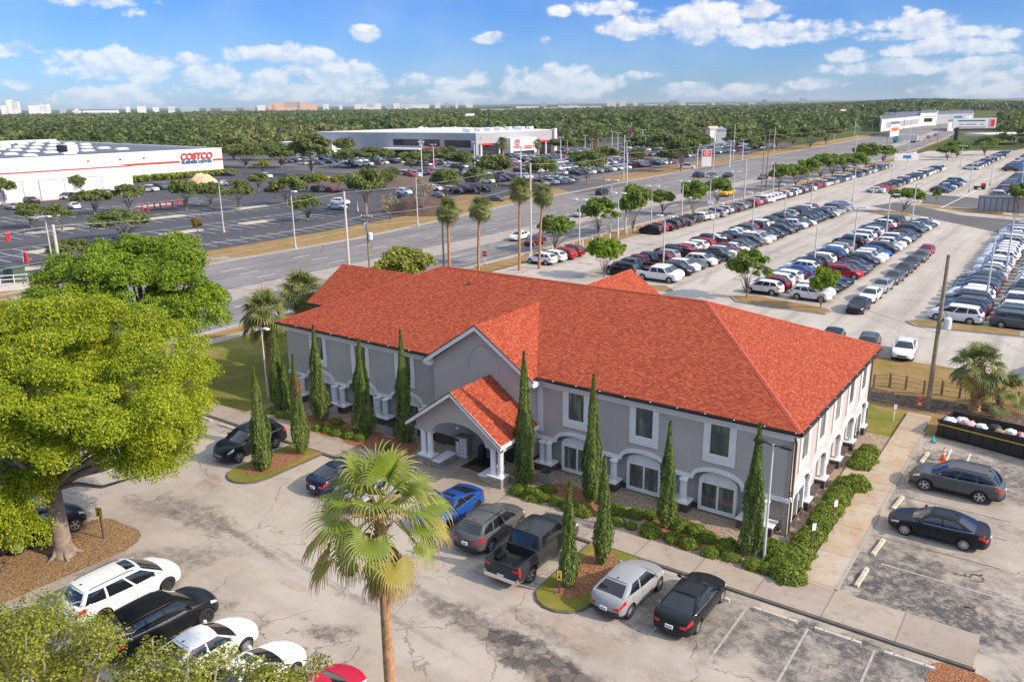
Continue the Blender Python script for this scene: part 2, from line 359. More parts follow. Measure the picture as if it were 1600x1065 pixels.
def grass(name, greens, dry, dryness=0.5, scale=0.35):
    m, t, b, tc = start(name, 1.0)
    n1 = t.noise(tc, scale, 6, 0.65); n2 = t.noise(tc, 9, 4, 0.7); n3 = t.noise(tc, 40, 2)
    g = t.mix(n2, greens[0], greens[1])
    c = t.mix(t.rng(n1, 0.62-dryness*0.3, 0.80-dryness*0.3), g, t.mix(n2, dry[0], dry[1]))
    c = t.mix(t.rng(n3, .35, .65, 0., .35), c, (0.03, 0.04, 0.012))
    t.link(c, b.inputs['Base Color'])
    bn = t.new('ShaderNodeBump'); bn.inputs['Strength'].default_value = 0.8; bn.inputs['Distance'].default_value = 0.05
    t.link(n3, bn.inputs['Height']); t.link(bn.outputs[0], b.inputs['Normal'])
    return m
def gravel(name, cols, scale):
    m, t, b, tc = start(name, 0.95)
    v = t.voro(tc, scale); n = t.noise(tc, 0.7, 4)
    s = t.new('ShaderNodeSeparateColor'); t.link(v.outputs['Color'], s.inputs[0])
    c = t.ramp(s.outputs[0], [(i/(len(cols)-1), q) for i, q in enumerate(cols)])
    c = t.mix(t.rng(v.outputs['Distance'], 0.25, 0.6, 0, .6), c, (0.06, 0.03, 0.02))
    c = t.mix(t.rng(n, .5, .7, 0, .4), c, cols[0])
    t.link(c, b.inputs['Base Color'])
    bn = t.new('ShaderNodeBump'); bn.inputs['Strength'].default_value = 0.7; bn.inputs['Distance'].default_value = 0.04
    t.link(v.outputs['Distance'], bn.inputs['Height']); t.link(bn.outputs[0], b.inputs['Normal'])
    return m
def shingles():
    m, t, b, tc = start('terracotta_shingles', 0.92)
    uv = t.new('ShaderNodeTexCoord').outputs['UV']
    br = t.new('ShaderNodeTexBrick'); t.link(uv, br.inputs['Vector'])
    br.offset = 0.37; br.squash = 1.0
    br.inputs['Color1'].default_value = (0, 0, 0, 1); br.inputs['Color2'].default_value = (1, 1, 1, 1); br.inputs['Mortar'].default_value = (0, 0, 0, 1)
    br.inputs['Scale'].default_value = 1.0; br.inputs['Mortar Size'].default_value = 0.010; br.inputs['Mortar Smooth'].default_value = 0.3
    br.inputs['Brick Width'].default_value = 0.19; br.inputs['Row Height'].default_value = 0.10; br.inputs['Bias'].default_value = 0.0
    s = t.new('ShaderNodeSeparateColor'); t.link(br.outputs['Color'], s.inputs[0])
    c = t.ramp(s.outputs[0], [(0.0, (0.25, 0.044, 0.023)), (0.3, (0.335, 0.062, 0.029)), (0.62, (0.41, 0.082, 0.037)), (0.85, (0.50, 0.128, 0.062)), (1.0, (0.30, 0.055, 0.027))])
    n = t.noise(tc, 0.25, 5, 0.6); c = t.mix(t.rng(n, .35, .7, 0., .10), c, (0.36, 0.07, 0.036))
    n2 = t.noise(t.scalev(uv, 1.2, 0.5, 1), 2.0, 4, .7); c = t.mix(t.rng(n2, .45, .8, 0, .08), c, (0.50, 0.12, 0.055))
    c = t.mix(t.math('MULTIPLY', br.outputs['Fac'], 0.75), c, (0.11, 0.03, 0.022))
    t.link(c, b.inputs['Base Color'])
    bn = t.new('ShaderNodeBump'); bn.inputs['Strength'].default_value = 0.5; bn.inputs['Distance'].default_value = 0.02
    t.link(t.math('SUBTRACT', s.outputs[0], br.outputs['Fac']), bn.inputs['Height']); t.link(bn.outputs[0], b.inputs['Normal'])
    return m
def stucco():
    m, t, b, tc = start('taupe_stucco', 0.95)
    n1 = t.noise(tc, 0.45, 5, .6); n2 = t.noise(tc, 1.6, 5, .65, .8); n3 = t.noise(tc, 60, 3)
    c = t.ramp(n1, [(0.3, (0.43, 0.39, 0.36)), (0.7, (0.50, 0.455, 0.425))])
    c = t.mix(t.rng(n2, .60, .78, 0, .35), c, (0.57, 0.52, 0.49))
    st = t.noise(t.scalev(tc, 4, 4, .35), 1.0, 3); c = t.mix(t.rng(st, .58, .75, 0, .18), c, (0.16, 0.135, 0.125))
    t.link(c, b.inputs['Base Color'])
    bn = t.new('ShaderNodeBump'); bn.inputs['Strength'].default_value = 0.25; bn.inputs['Distance'].default_value = 0.02
    t.link(n3, bn.inputs['Height']); t.link(bn.outputs[0], b.inputs['Normal'])
    return m
def leaf_mat(name, cols, trans=0.35, rough=0.55, nsc=.45, namp=.6):
    m = bpy.data.materials.new(name); m.use_nodes = True
    t = NT(m.node_tree); b = t.n['Principled BSDF']; b.inputs['Roughness'].default_value = rough; b.inputs['Specular IOR Level'].default_value = 0.3
    g = t.new('ShaderNodeNewGeometry'); tc = t.new('ShaderNodeTexCoord').outputs['Object']
    f = t.math('ADD', t.math('MULTIPLY', g.outputs['Random Per Island'], 0.60), t.math('MULTIPLY', t.noise(tc, nsc, 3), namp))
    f = t.math('SUBTRACT', f, namp*.5-.18)
    c = t.ramp(f, [(0.08+0.84*i/(len(cols)-1), q) for i, q in enumerate(cols)])
    t.link(c, b.inputs['Base Color'])
    if trans:
        tr = t.new('ShaderNodeBsdfTranslucent'); t.link(c, tr.inputs[0]); mx = t.new('ShaderNodeMixShader'); mx.inputs[0].default_value = trans
        out = t.n['Material Output']; t.link(b.outputs[0], mx.inputs[1]); t.link(tr.outputs[0], mx.inputs[2]); t.link(mx.outputs[0], out.inputs[0])
    return m
def stonework():
    m, t, b, tc = start('stacked_stone', 0.95)
    uv = t.new('ShaderNodeTexCoord').outputs['UV']
    br = t.new('ShaderNodeTexBrick'); t.link(uv, br.inputs['Vector']); br.offset = .4
    br.inputs['Color1'].default_value = (0.26, 0.235, 0.21, 1); br.inputs['Color2'].default_value = (0.46, 0.42, 0.37, 1); br.inputs['Mortar'].default_value = (0.14, 0.12, 0.11, 1)
    br.inputs['Scale'].default_value = 1; br.inputs['Brick Width'].default_value = .34; br.inputs['Row Height'].default_value = .1; br.inputs['Mortar Size'].default_value = .012
    t.link(t.mix(t.rng(t.noise(tc, 3, 4), .3, .7, 0, .4), br.outputs['Color'], (.36, .31, .27)), b.inputs['Base Color'])
    bn = t.new('ShaderNodeBump'); bn.inputs['Strength'].default_value = 0.6; bn.inputs['Distance'].default_value = 0.03
    t.link(br.outputs['Color'], bn.inputs['Height']); t.link(bn.outputs[0], b.inputs['Normal'])
    return m
def paint_mat():
    m = bpy.data.materials.new('car_paint'); m.use_nodes = True
    t = NT(m.node_tree); b = t.n['Principled BSDF']
    oi = t.new('ShaderNodeObjectInfo'); tc = t.new('ShaderNodeTexCoord').outputs['Object']
    n = t.noise(tc, 3.0, 4); sx = t.new('ShaderNodeSeparateXYZ'); t.link(tc, sx.inputs[0])
    dirt = t.math('MULTIPLY', t.rng(sx.outputs[2], 0.75, 0.25), t.rng(n, .35, .7, .01, .10))
    t.link(t.mix(dirt, oi.outputs['Color'], (0.20, 0.18, 0.155)), b.inputs['Base Color'])
    b.inputs['Roughness'].default_value = 0.30; b.inputs['Metallic'].default_value = 0.0
    b.inputs['Specular IOR Level'].default_value = 0.16; b.inputs['Coat Weight'].default_value = 0.26; b.inputs['Coat Roughness'].default_value = 0.05
    return m
def drapes():
    m, t, b, tc = start('office_window_glass', 0.04)
    n = t.noise(t.scalev(tc, 3.2, 3.2, .35), 1.0, 4, .6); n2 = t.noise(tc, .55, 3)
    c = t.mix(t.rng(n, .42, .62), (0.045, 0.052, 0.048), (0.26, 0.25, 0.22))
    c = t.mix(t.rng(n2, .42, .6), c, (0.085, 0.095, 0.092)); t.link(c, b.inputs['Base Color'])
    b.inputs['Specular IOR Level'].default_value = 1.0
    return m
M = dict(
 lot=old_pavement(),
 road=asphalt('worn_road_asphalt', (0.165, 0.15, 0.145), (0.285, 0.265, 0.25), (0.9, 0.02, 1), 0.35),
 median=concrete('median_concrete', (0.40, 0.345, 0.30), (0.34, 0.28, 0.235), (0.25, 0.21, 0.185)),
 saleslot=asphalt('pale_sales_lot_concrete', (0.385, 0.34, 0.295), (0.50, 0.45, 0.395), (0.5, 0.03, 1), 0.3),
 darklot=asphalt('dark_sealed_asphalt', (0.058, 0.058, 0.068), (0.105, 0.102, 0.112), None, 0.15),
 darkpatch=asphalt('dark_lot_patch', (0.10, 0.095, 0.095), (0.16, 0.15, 0.148), None, 0.2),
 walk=concrete('walkway_concrete', (0.40, 0.335, 0.275), (0.34, 0.275, 0.215), (0.19, 0.155, 0.125), (0, 2.95)),
 sidewalk=concrete('side_walkway_concrete', (0.47, 0.40, 0.32), (0.42, 0.29, 0.165), (0.23, 0.175, 0.125), (1, 3.1)),
 dkerb=concrete('stained_kerb', (0.16, 0.14, 0.12), (0.11, 0.09, 0.075), (0.05, 0.045, 0.04)),  # stained face, with the front kerb's shadow line put into the colour
 kerb=concrete('kerb_concrete', (0.36, 0.33, 0.295), (0.30, 0.265, 0.23), (0.15, 0.13, 0.115)),
 grass=grass('lawn_grass', ((0.16, 0.18, 0.022), (0.28, 0.265, 0.045)), ((0.36, 0.25, 0.07), (0.42, 0.29, 0.10)), 0.45),
 drygrass=grass('dry_verge_grass', ((0.22, 0.18, 0.045), (0.30, 0.22, 0.065)), ((0.35, 0.205, 0.085), (0.45, 0.28, 0.125)), 0.85),
 ground=grass('open_ground', ((0.06, 0.085, 0.022), (0.10, 0.12, 0.032)), ((0.15, 0.14, 0.055), (0.20, 0.16, 0.075)), 0.3, 0.02),
 earth=gravel('dark_soil', ((0.10, 0.075, 0.055), (0.17, 0.125, 0.09), (0.26, 0.19, 0.12), (0.12, 0.09, 0.065)), 6),
 mulch=gravel('red_mulch', ((0.26, 0.10, 0.05), (0.44, 0.18, 0.08), (0.52, 0.28, 0.15), (0.33, 0.14, 0.07)), 15),
 leaflit=gravel('leaf_litter', ((0.27, 0.17, 0.10), (0.44, 0.26, 0.13), (0.52, 0.36, 0.15), (0.36, 0.22, 0.14)), 13),
 gravel=gravel('river_gravel', ((0.34, 0.25, 0.17), (0.50, 0.40, 0.29), (0.62, 0.52, 0.40), (0.42, 0.28, 0.18)), 14),
 shingle=shingles(), stucco=stucco(), stone=stonework(),
 ridge=mat('ridge_shingle', (0.38, 0.070, 0.034), 0.9, var=.25, vscale=4),
 plinth=mat('dark_brown_plinth', (0.085, 0.062, 0.058), 0.9, var=.2, bump=.3),
 white=mat('white_trim_paint', (0.76, 0.755, 0.74), 0.6, var=.06, vscale=2),
 soffit=mat('white_soffit', (0.70, 0.69, 0.67), 0.7),
 gutter=mat('black_gutter', (0.018, 0.017, 0.017), 0.4),
 dkframe=mat('dark_frame', (0.03, 0.028, 0.027), 0.5),
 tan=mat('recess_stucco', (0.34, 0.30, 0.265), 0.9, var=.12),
 brown=mat('brown_metal', (0.11, 0.075, 0.055), 0.6),
 paint=paint_mat(),
 cglass=mat('car_glass', (0.012, 0.015, 0.017), 0.04, spec=0.9, coat=0.3),
 black=mat('black_plastic', (0.018, 0.018, 0.019), 0.55),
 tyre=mat('tyre_rubber', (0.020, 0.020, 0.021), 0.85, var=.3),
 rim=mat('alloy_rim', (0.55, 0.56, 0.58), 0.3, 0.7),
 drim=mat('dark_alloy_rim', (0.06, 0.06, 0.065), 0.35, 0.5),
 chrome=mat('chrome', (0.75, 0.76, 0.78), 0.15, 1.0),
 hlamp=mat('headlamp_lens', (0.62, 0.63, 0.62), 0.1, 0.2, coat=.5),
 tlamp=mat('tail_lamp_lens', (0.50, 0.012, 0.018), 0.15, coat=.6),
 plate=mat('licence_plate', (0.68, 0.69, 0.70), 0.5),
 ink=mat('plate_ink', (0.06, 0.09, 0.07), 0.6),
 bedliner=mat('black_bed_liner', (0.020, 0.021, 0.023), 0.6, bump=.3, bscale=20),
 wood=mat('weathered_wood', (0.24, 0.165, 0.10), 0.9, var=.3, vscale=6),
 polewood=mat('grey_pole_wood', (0.25, 0.20, 0.135), 0.9, var=.3, vscale=5),
 polecon=mat('pale_concrete_pole', (0.52, 0.50, 0.47), 0.8, var=.1),
 galv=mat('galvanised_steel', (0.58, 0.59, 0.58), 0.5, 0.1),
 polewhite=mat('white_steel', (0.72, 0.72, 0.72), 0.45),
 pgreen=mat('green_enamel', (0.05, 0.10, 0.07), 0.6),
 wire=mat('grey_wire', (0.30, 0.30, 0.30), 0.6),
 red=mat('red_paint', (0.60, 0.022, 0.028), 0.5), blue=mat('blue_sign_paint', (0.02, 0.13, 0.32), 0.5),
 orange=mat('orange_plastic', (0.85, 0.12, 0.02), 0.5), yellow=mat('yellow_paint', (0.75, 0.55, 0.05), 0.5), teal=mat('teal_paint', (0.05, 0.46, 0.46), .4),
 line=mat('worn_white_line', (0.66, 0.66, 0.65), 0.8, var=.2, vscale=1.2), fadeline=mat('faded_line_paint', (0.36, 0.325, 0.285), 0.85, var=.25, vscale=3), greyline=mat('blacked_line', (0.10, 0.09, 0.08), .9, var=.3),
 mblock=mat('wheel_stop_concrete', (0.46, 0.40, 0.32), 0.9, var=.25, vscale=4),
 costw=mat('warehouse_white_wall', (0.78, 0.745, 0.70), 0.8, var=.04, vscale=.1), costb=mat('warehouse_beige_base', (0.62, 0.46, 0.35), 0.8), roofgrey=mat('grey_roof_membrane', (0.115, 0.125, 0.15), 0.8, var=.12, vscale=.05), skylt=mat('skylight_dome', (0.78, 0.78, 0.80), 0.4),
 silverpanel=mat('silver_wall_panel', (0.40, 0.41, 0.43), 0.5, .2, var=.05, vscale=.2), bglass=mat('dark_window_glass', (0.030, 0.036, 0.042), 0.08, spec=.8), wglass=drapes(),
 farwall=mat('pale_far_wall', (0.66, 0.64, 0.62), 0.8), pink=mat('salmon_far_wall', (0.62, 0.40, 0.30), 0.8), farblue=mat('blue_far_glass', (0.30, 0.42, 0.50), .4),
 bark=mat('grey_bark', (0.26, 0.205, 0.165), 0.95, var=.35, vscale=3, bump=.6, bscale=8), palmbark=mat('palm_bark', (0.36, 0.20, 0.105), 0.95, var=.4, vscale=5, bump=.7, bscale=9), boot=mat('dry_leaf_base', (0.32, 0.20, 0.12), .95, var=.4, vscale=6), twig=mat('pale_twig', (0.34, 0.29, 0.24), .9),
 f_lime=leaf_mat('lime_leaves', ((0.12, 0.18, 0.010), (0.26, 0.34, 0.014), (0.40, 0.46, 0.020), (0.54, 0.52, 0.04)), .40),
 f_mid=leaf_mat('fresh_green_leaves', ((0.075, 0.15, 0.012), (0.16, 0.27, 0.016), (0.27, 0.37, 0.022), (0.40, 0.45, 0.03)), .38),
 f_olive=leaf_mat('olive_leaves', ((0.09, 0.12, 0.016), (0.20, 0.23, 0.028), (0.34, 0.36, 0.045), (0.48, 0.45, 0.10)), .38),
 f_oak=leaf_mat('oak_leaves', ((0.065, 0.10, 0.022), (0.13, 0.17, 0.040), (0.20, 0.235, 0.06), (0.28, 0.285, 0.085)), .32),
 f_street=leaf_mat('street_tree_leaves', ((0.06, 0.12, 0.016), (0.135, 0.215, 0.028), (0.225, 0.30, 0.04), (0.33, 0.37, 0.065)), .35),
 f_far=leaf_mat('woodland_leaves', ((0.050, 0.080, 0.020), (0.098, 0.140, 0.034), (0.155, 0.195, 0.052), (0.23, 0.225, 0.08)), .32, nsc=.014, namp=1.9),
 f_cyp=leaf_mat('cypress_scales', ((0.06, 0.10, 0.024), (0.125, 0.185, 0.04), (0.205, 0.26, 0.058), (0.29, 0.31, 0.09)), .28), f_dead=leaf_mat('browned_scales', ((0.20, 0.11, 0.05), (0.34, 0.20, 0.11)), .1),
 f_shrub=leaf_mat('shrub_leaves', ((0.07, 0.115, 0.014), (0.155, 0.22, 0.026), (0.26, 0.315, 0.04), (0.40, 0.40, 0.065)), .32),
 f_dry=leaf_mat('dry_blossom_leaves', ((0.20, 0.15, 0.09), (0.34, 0.27, 0.17), (0.42, 0.34, 0.22)), .2), f_yel=leaf_mat('yellow_bush_leaves', ((0.16, 0.13, 0.02), (0.30, 0.22, 0.04)), .3),
 f_litter=leaf_mat('fallen_leaves', ((0.22, 0.11, 0.05), (0.40, 0.24, 0.09), (0.46, 0.36, 0.13)), .1),
)
def palm_mat(name, base, tip, trans=.3):
    m = bpy.data.materials.new(name); m.use_nodes = True
    t = NT(m.node_tree); b = t.n['Principled BSDF']; b.inputs['Roughness'].default_value = 0.45
    a = t.new('ShaderNodeAttribute', attribute_name='tip'); oi = t.new('ShaderNodeObjectInfo')
    n = t.noise(t.new('ShaderNodeTexCoord').outputs['Object'], 3.0, 3)
    c = t.mix(t.rng(n, .3, .7), base, tuple(x*1.35 for x in base))
    c = t.mix(t.math('MULTIPLY', oi.outputs['Random'], .5), c, tuple(x*.62 for x in base))
    c = t.mix(t.rng(t.math('ADD', a.outputs['Fac'], t.math('MULTIPLY', n, .25)), 0.72, 1.08), c, tip)
    t.link(c, b.inputs['Base Color'])
    tr = t.new('ShaderNodeBsdfTranslucent'); t.link(c, tr.inputs[0]); mx = t.new('ShaderNodeMixShader'); mx.inputs[0].default_value = trans
    t.link(b.outputs[0], mx.inputs[1]); t.link(tr.outputs[0], mx.inputs[2]); t.link(mx.outputs[0], t.n['Material Output'].inputs[0])
    return m
M['frond'] = palm_mat('fan_palm_frond', (0.20, 0.265, 0.03), (0.46, 0.34, 0.12), .34); M['frond_dk'] = palm_mat('dark_palm_frond', (0.13, 0.17, 0.035), (0.32, 0.27, 0.10)); M['frond_dead'] = palm_mat('dry_palm_frond', (0.30, 0.185, 0.095), (0.40, 0.27, 0.15), .2)
M['frond_dry'] = palm_mat('yellowed_palm_frond', (0.33, 0.28, 0.045), (0.38, 0.20, 0.08)); M['petiole'] = mat('palm_petiole', (0.38, 0.33, 0.07), .5, var=.3, vscale=3)
# ------------------------------------------------------------------ the ground and its sheets
def sheet(name, pts, z, m, px=False, parent=None, raw=False):
    P = [gp(x, y, z) if px else Vector((*((x, y) if raw else hg(x, y)), z)) for x, y in pts]
    mb = MB(); mb.poly([(p.x, p.y, z) for p in P])
    me = mb.mesh(name, M[m], fix=False)
    if me.polygons[0].normal.z < 0: me.flip_normals()
    return struct(link(name, me)) if parent is None else link(name, me, parent)
def slab(name, pts, z0, z1, m, parent=None, raw=False):
    pts = pts if raw else [hg(*p) for p in pts]; mb = MB(); mb.prism(pts, 'z', z0, z1); return struct(mb.build(name, M[m])) if parent is None else mb.build(name, M[m], parent)
def rect(x0, x1, y0, y1): return [(x0, y0), (x1, y0), (x1, y1), (x0, y1)]
def disc(cx, cy, r, n=64, a0=0): return [(cx+r*math.cos(2*math.pi*i/n+a0), cy+r*math.sin(2*math.pi*i/n+a0)) for i in range(n)]
def stadium(x0, x1, y0, y1, n=7):
    # rectangle with a rounded end at y0
    r = (x1-x0)/2; cx = (x0+x1)/2
    return [(cx-r*math.cos(math.pi*i/n), y0+r-r*math.sin(math.pi*i/n)) for i in range(n+1)]+[(x1, y1), (x0, y1)]
struct(link('ground', (lambda mb: (mb.poly([(x, y, -0.05) for x, y in disc(0, 0, 26000, 96)]), mb.mesh('ground', M['ground'], fix=False))[1])(MB())))
# road: slightly curving multi-lane street
RE = [(-57.6, -80), (-57.6, 60), (-57.9, 140), (-60, 250), (-63.5, 353), (-70, 480), (-80.6, 644), (-112, 1000), (-170, 1500)]
LE = [(-87.6, -80), (-87.7, 59), (-91.5, 90), (-95.5, 118), (-101, 190), (-105, 250), (-110, 337), (-117, 480), (-128, 644), (-160, 1000), (-220, 1500)]
RE = [hg(*p) for p in RE]; LE = [hg(*p) for p in LE]
def at_y(line, y):
    for (xa, ya), (xb, yb) in zip(line, line[1:]):
        if ya <= y <= yb: return xa+(xb-xa)*(y-ya)/(yb-ya)
    return line[-1][0]
sheet('verge', rect(-97.5, -54.0, -80, 60), -0.022, 'drygrass')
sheet('verge', [(-97.5, 60.004), (-54.0, 60.004), (-53.8, 140), (-57, 260), (-60, 353), (-78, 644), (-140, 644), (-122, 337), (-114, 190), (-104, 118)], -0.022, 'drygrass')
sheet('road', RE+LE[::-1], -0.010, 'road', raw=True)
def along(name, off, w, y0, y1, z, m, side='R', dash=None, step=20):
    ln = RE if side == 'R' else LE; mb = MB(); y = y0
    while y < y1:
        ye = min(y1, y+(dash[0] if dash else step))
        a, b = at_y(ln, y)+off, at_y(ln, ye)+off
        mb.quad((a-w/2, y, z), (a+w/2, y, z), (b+w/2, ye, z), (b-w/2, ye, z))
        y = ye+(dash[1] if dash else 0)
    return struct(mb.build(name, M[m], fix=False))
along('median', -13.0, 4.2, -80, 600, -0.006, 'median')
along('lane_marking', -10.6, .16, -80, 600, -0.002, 'line'); along('lane_marking', -15.4, .16, -80, 600, -0.002, 'line')
for off in (-3.9, -7.3, -19.0, -22.6, -26.4): along('lane_marking', off, .15, -80, 500, -0.002, 'line', dash=(3.0, 9.0))
along('lane_marking', -0.55, .15, -80, 600, -0.002, 'line'); along('lane_marking', .6, .15, -80, 600, -0.002, 'line', 'L')
for side, off in (('R', .12), ('L', -.12)):
    ln = RE if side == 'R' else LE; mb = MB()
    for (xa, ya), (xb, yb) in zip(ln[:-2], ln[1:-1]):
        xa += off; xb += off
        mb.add([(xa-.2, ya, -.03), (xa+.2, ya, -.03), (xb+.2, yb, -.03), (xb-.2, yb, -.03), (xa-.2, ya, .12), (xa+.2, ya, .12), (xb+.2, yb, .12), (xb-.2, yb, .12)], [(4, 5, 6, 7), (0, 4, 7, 3), (1, 2, 6, 5), (0, 1, 5, 4), (3, 7, 6, 2)])
    struct(mb.build('road_kerb', M['kerb']))
# footpath beside the road and on the far side
sheet('footpath', rect(-55.6, -54.2, -60, 45), 0.004, 'walk')
sheet('footpath', rect(-91.2, -90.0, -30, 36), 0.004, 'walk')
sheet('footpath', [(-97, 26.5), (-90.5, 31.5), (-88.2, 34.5), (-88.2, 37.0), (-91.2, 34.3), (-97, 29.5)], 0.008, 'walk')
# entrance throats off the road on the far side
sheet('driveway', [(318, 412), (365, 399), (420, 382), (330, 392), (285, 405)], -0.006, 'darkpatch', True) if False else None
sheet('driveway', [(900, 303), (985, 290), (960, 280), (860, 290)], -0.008, 'darkpatch', True)
sheet('driveway', [(1085, 270), (1190, 246), (1165, 247), (1085, 262)], -0.008, 'darkpatch', True)
# lawns round the building
sheet('lawn', [(-54.0, -30), (-36.0, -30), (-36.0, -3.0), (-37, 23), (-54, 36)], -0.018, 'grass')
sheet('lawn', rect(-54, 40, 17.5, 37.5), -0.014, 'drygrass'); sheet('lawn', [(-1.5, 17.8), (1.3, 17.8), (1.3, 23.6), (-6, 23.0), (-8, 19.0)], 0.0, 'grass')
sheet('lawn', [(-60, -60), (22, -60), (22, -25.6), (-60, -25.6)], -0.014, 'grass')
sheet('bare_earth', [(x, 24.9+.7*mnoise(Vector((x*.5, 3, 1)))) for x in range(-6, 17)]+[(x, 28.2+.6*mnoise(Vector((x*.5, 7, 1)))) for x in range(16, -7, -1)], -.006, 'earth')
# front and side car parks of the office
sheet('car_park', [(-47, -25.6), (40, -25.6), (40, 19.6), (2.9, 19.6), (2.9, -3.5), (2.9, -5.6), (-47, -5.6)], 0.0, 'lot')
# walkways (real kerb height)
KH = 0.13
slab('walkway', [(-46.5, -5.6), (8.85, -5.95), (8.85, -3.45), (2.93, -3.45), (1.4, -3.47), (1.4, -4.12), (-17.0, -4.0), (-20.0, -4.0), (-46.5, -3.9)], -.05, KH, 'walk')
slab('walkway', [(1.4, -3.455), (2.93, -3.44), (2.93, 23.5), (1.4, 23.5)], -.05, KH+.003, 'sidewalk')
slab('walkway', [(.1, 9.0), (1.39, 9.0), (1.39, 11.0), (.1, 11.0)], -.05, KH-.01, 'sidewalk')
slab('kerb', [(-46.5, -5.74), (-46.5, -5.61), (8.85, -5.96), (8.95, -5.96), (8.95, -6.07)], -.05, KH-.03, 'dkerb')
slab('kerb', rect(2.94, 3.09, -3.3, 20.0), -.05, KH-.02, 'kerb')
# gravel beds along the walls
sheet('gravel_bed', [(-37.5, -3.88), (-20.6, -3.98), (-20.6, .9), (-37.5, .9)], .03, 'gravel'); sheet('gravel_bed', [(-15.2, -3.98), (1.38, -4.1), (1.38, .9), (-15.2, .9)], .03, 'gravel'); sheet('gravel_bed', rect(-.5, 1.38, .904, 17.9), .026, 'gravel')
for cx, w in ((-26, 6), (-11.5, 5), (-5, 4), (-31, 5)):
    sheet('mulch_bed', [(cx+w*.5*math.cos(a), -2.2+1.5*math.sin(a)+.25*math.sin(3*a+cx)) for a in [i*2*math.pi/22 for i in range(22)]], .034, 'mulch')
# kerbed planting islands
def island(x0, x1, y0, y1, m, inner='mulch'):
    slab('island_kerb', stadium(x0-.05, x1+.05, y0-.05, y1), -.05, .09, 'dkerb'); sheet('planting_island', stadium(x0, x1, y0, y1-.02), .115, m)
    if inner: sheet('mulch_bed', [((x0+x1)/2+(x1-x0)*.36*math.cos(a), (y0+y1)/2+.3+(y1-y0)*.40*math.sin(a)*(1+.06*math.sin(5*a))) for a in [i*2*math.pi/24 for i in range(24)]], .130, inner)
island(-30.15, -27.45, -11.6, -5.8, 'grass'); island(-8.2, -5.6, -12.0, -5.9, 'grass')
def rounded(x0, x1, y0, y1, r=1.2):
    P = []
    for cx, cy, a in ((x1-r, y1-r, 0), (x0+r, y1-r, 90), (x0+r, y0+r, 180), (x1-r, y0+r, 270)):
        P += [(cx+r*math.cos(R(a+18*i)), cy+r*math.sin(R(a+18*i))) for i in range(6)]
    return P
sheet('planting_island', [(x+.22*mnoise(Vector((x*1.3, y*1.3, 2))), y+.25*mnoise(Vector((y*1.2, x*1.2, 5)))) for x, y in rounded(-31.2, -26.75, -26.5, -17.95, 1.7)], .012, 'leaflit')
sheet('planting_island', rounded(7.45, 9.6, -12.5, -6.12, .5), .012, 'mulch')
sheet('lawn', [(-60, -25.5), (-31.4, -25.5), (-31.6, -22.5), (-33.2, -21), (-60, -20.5)], .008, 'grass')
# painted stall lines and wheel stops (front row, side row, near row)
mb = MB()
for x in (2.77, 5.42, 8.07, .12, -2.55): mb.box(x-.05, x+.05, -11.2, -6.9, .004, .006)
struct(hgv(mb).build('stall_line', M['fadeline']))
mb = MB()
for x in (-11.2, -13.9, -16.6, -19.2, -21.9, -24.6, -33.0, -36.0, -38.8): mb.box(x-.05, x+.05, -11.0, -6.6, .004, .006)
for x in (-23.3, -20.65, -18.0, -15.3, -12.6, -10.0, -7.2): mb.box(x-.05, x+.05, -24.8, -20.0, .004, .006)
struct(hgv(mb).build('stall_line', M['fadeline']))
mb = MB()
for y in (3.2, 6.5, 8.9, 13.0): mb.box(3.6, 9.0, y-.035, y+.035, .004, .006)
struct(hgv(mb).build('stall_line', M['greyline']))
mb = MB(); mb.box(4.2, 10.2, .36, .46, .004, .006, rot=-.02); struct(hgv(mb).build('stall_line', M['fadeline']))
mb = MB()
for x in (4.9, 6.0): mb.box(x, x+.09, 15.9, 18.0, .004, .006)
mb.box(3.9, 4.0, 12.2, 14.6, .004, .006); struct(hgv(mb).build('stall_line', M['line']))
def wheelchair(cx, cy, s, rz):
    mb = MB(); c, n = math.cos(rz), math.sin(rz)
    def T(x, y): return (cx+s*(x*c-y*n), cy+s*(x*n+y*c), .007)
    def bar(a, b, w):
        dx, dy = b[0]-a[0], b[1]-a[1]; l = math.hypot(dx, dy); ox, oy = -dy/l*w/2, dx/l*w/2
        mb.quad(T(a[0]-ox, a[1]-oy), T(b[0]-ox, b[1]-oy), T(b[0]+ox, b[1]+oy), T(a[0]+ox, a[1]+oy))
    arc = [(.0+.34*math.cos(R(a)), -.12+.34*math.sin(R(a))) for a in range(140, 391, 25)]
    for a, b in zip(arc, arc[1:]): bar(a, b, .09)
    for a, b in (((-.08, .55), (-.02, .10)), ((-.02, .10), (.30, .06)), ((.30, .06), (.44, -.36)), ((.44, -.36), (.58, -.32)), ((-.05, .34), (.22, .30))): bar(a, b, .10)
    mb.poly([T(-.09+.1*math.cos(R(i*30)), .70+.1*math.sin(R(i*30))) for i in range(12)])
    return struct(hgv(mb).build('accessible_bay_symbol', M['greyline'], fix=False))
wheelchair(8.0, 1.6, 1.0, R(92)); wheelchair(8.05, -1.6, 1.0, R(92))
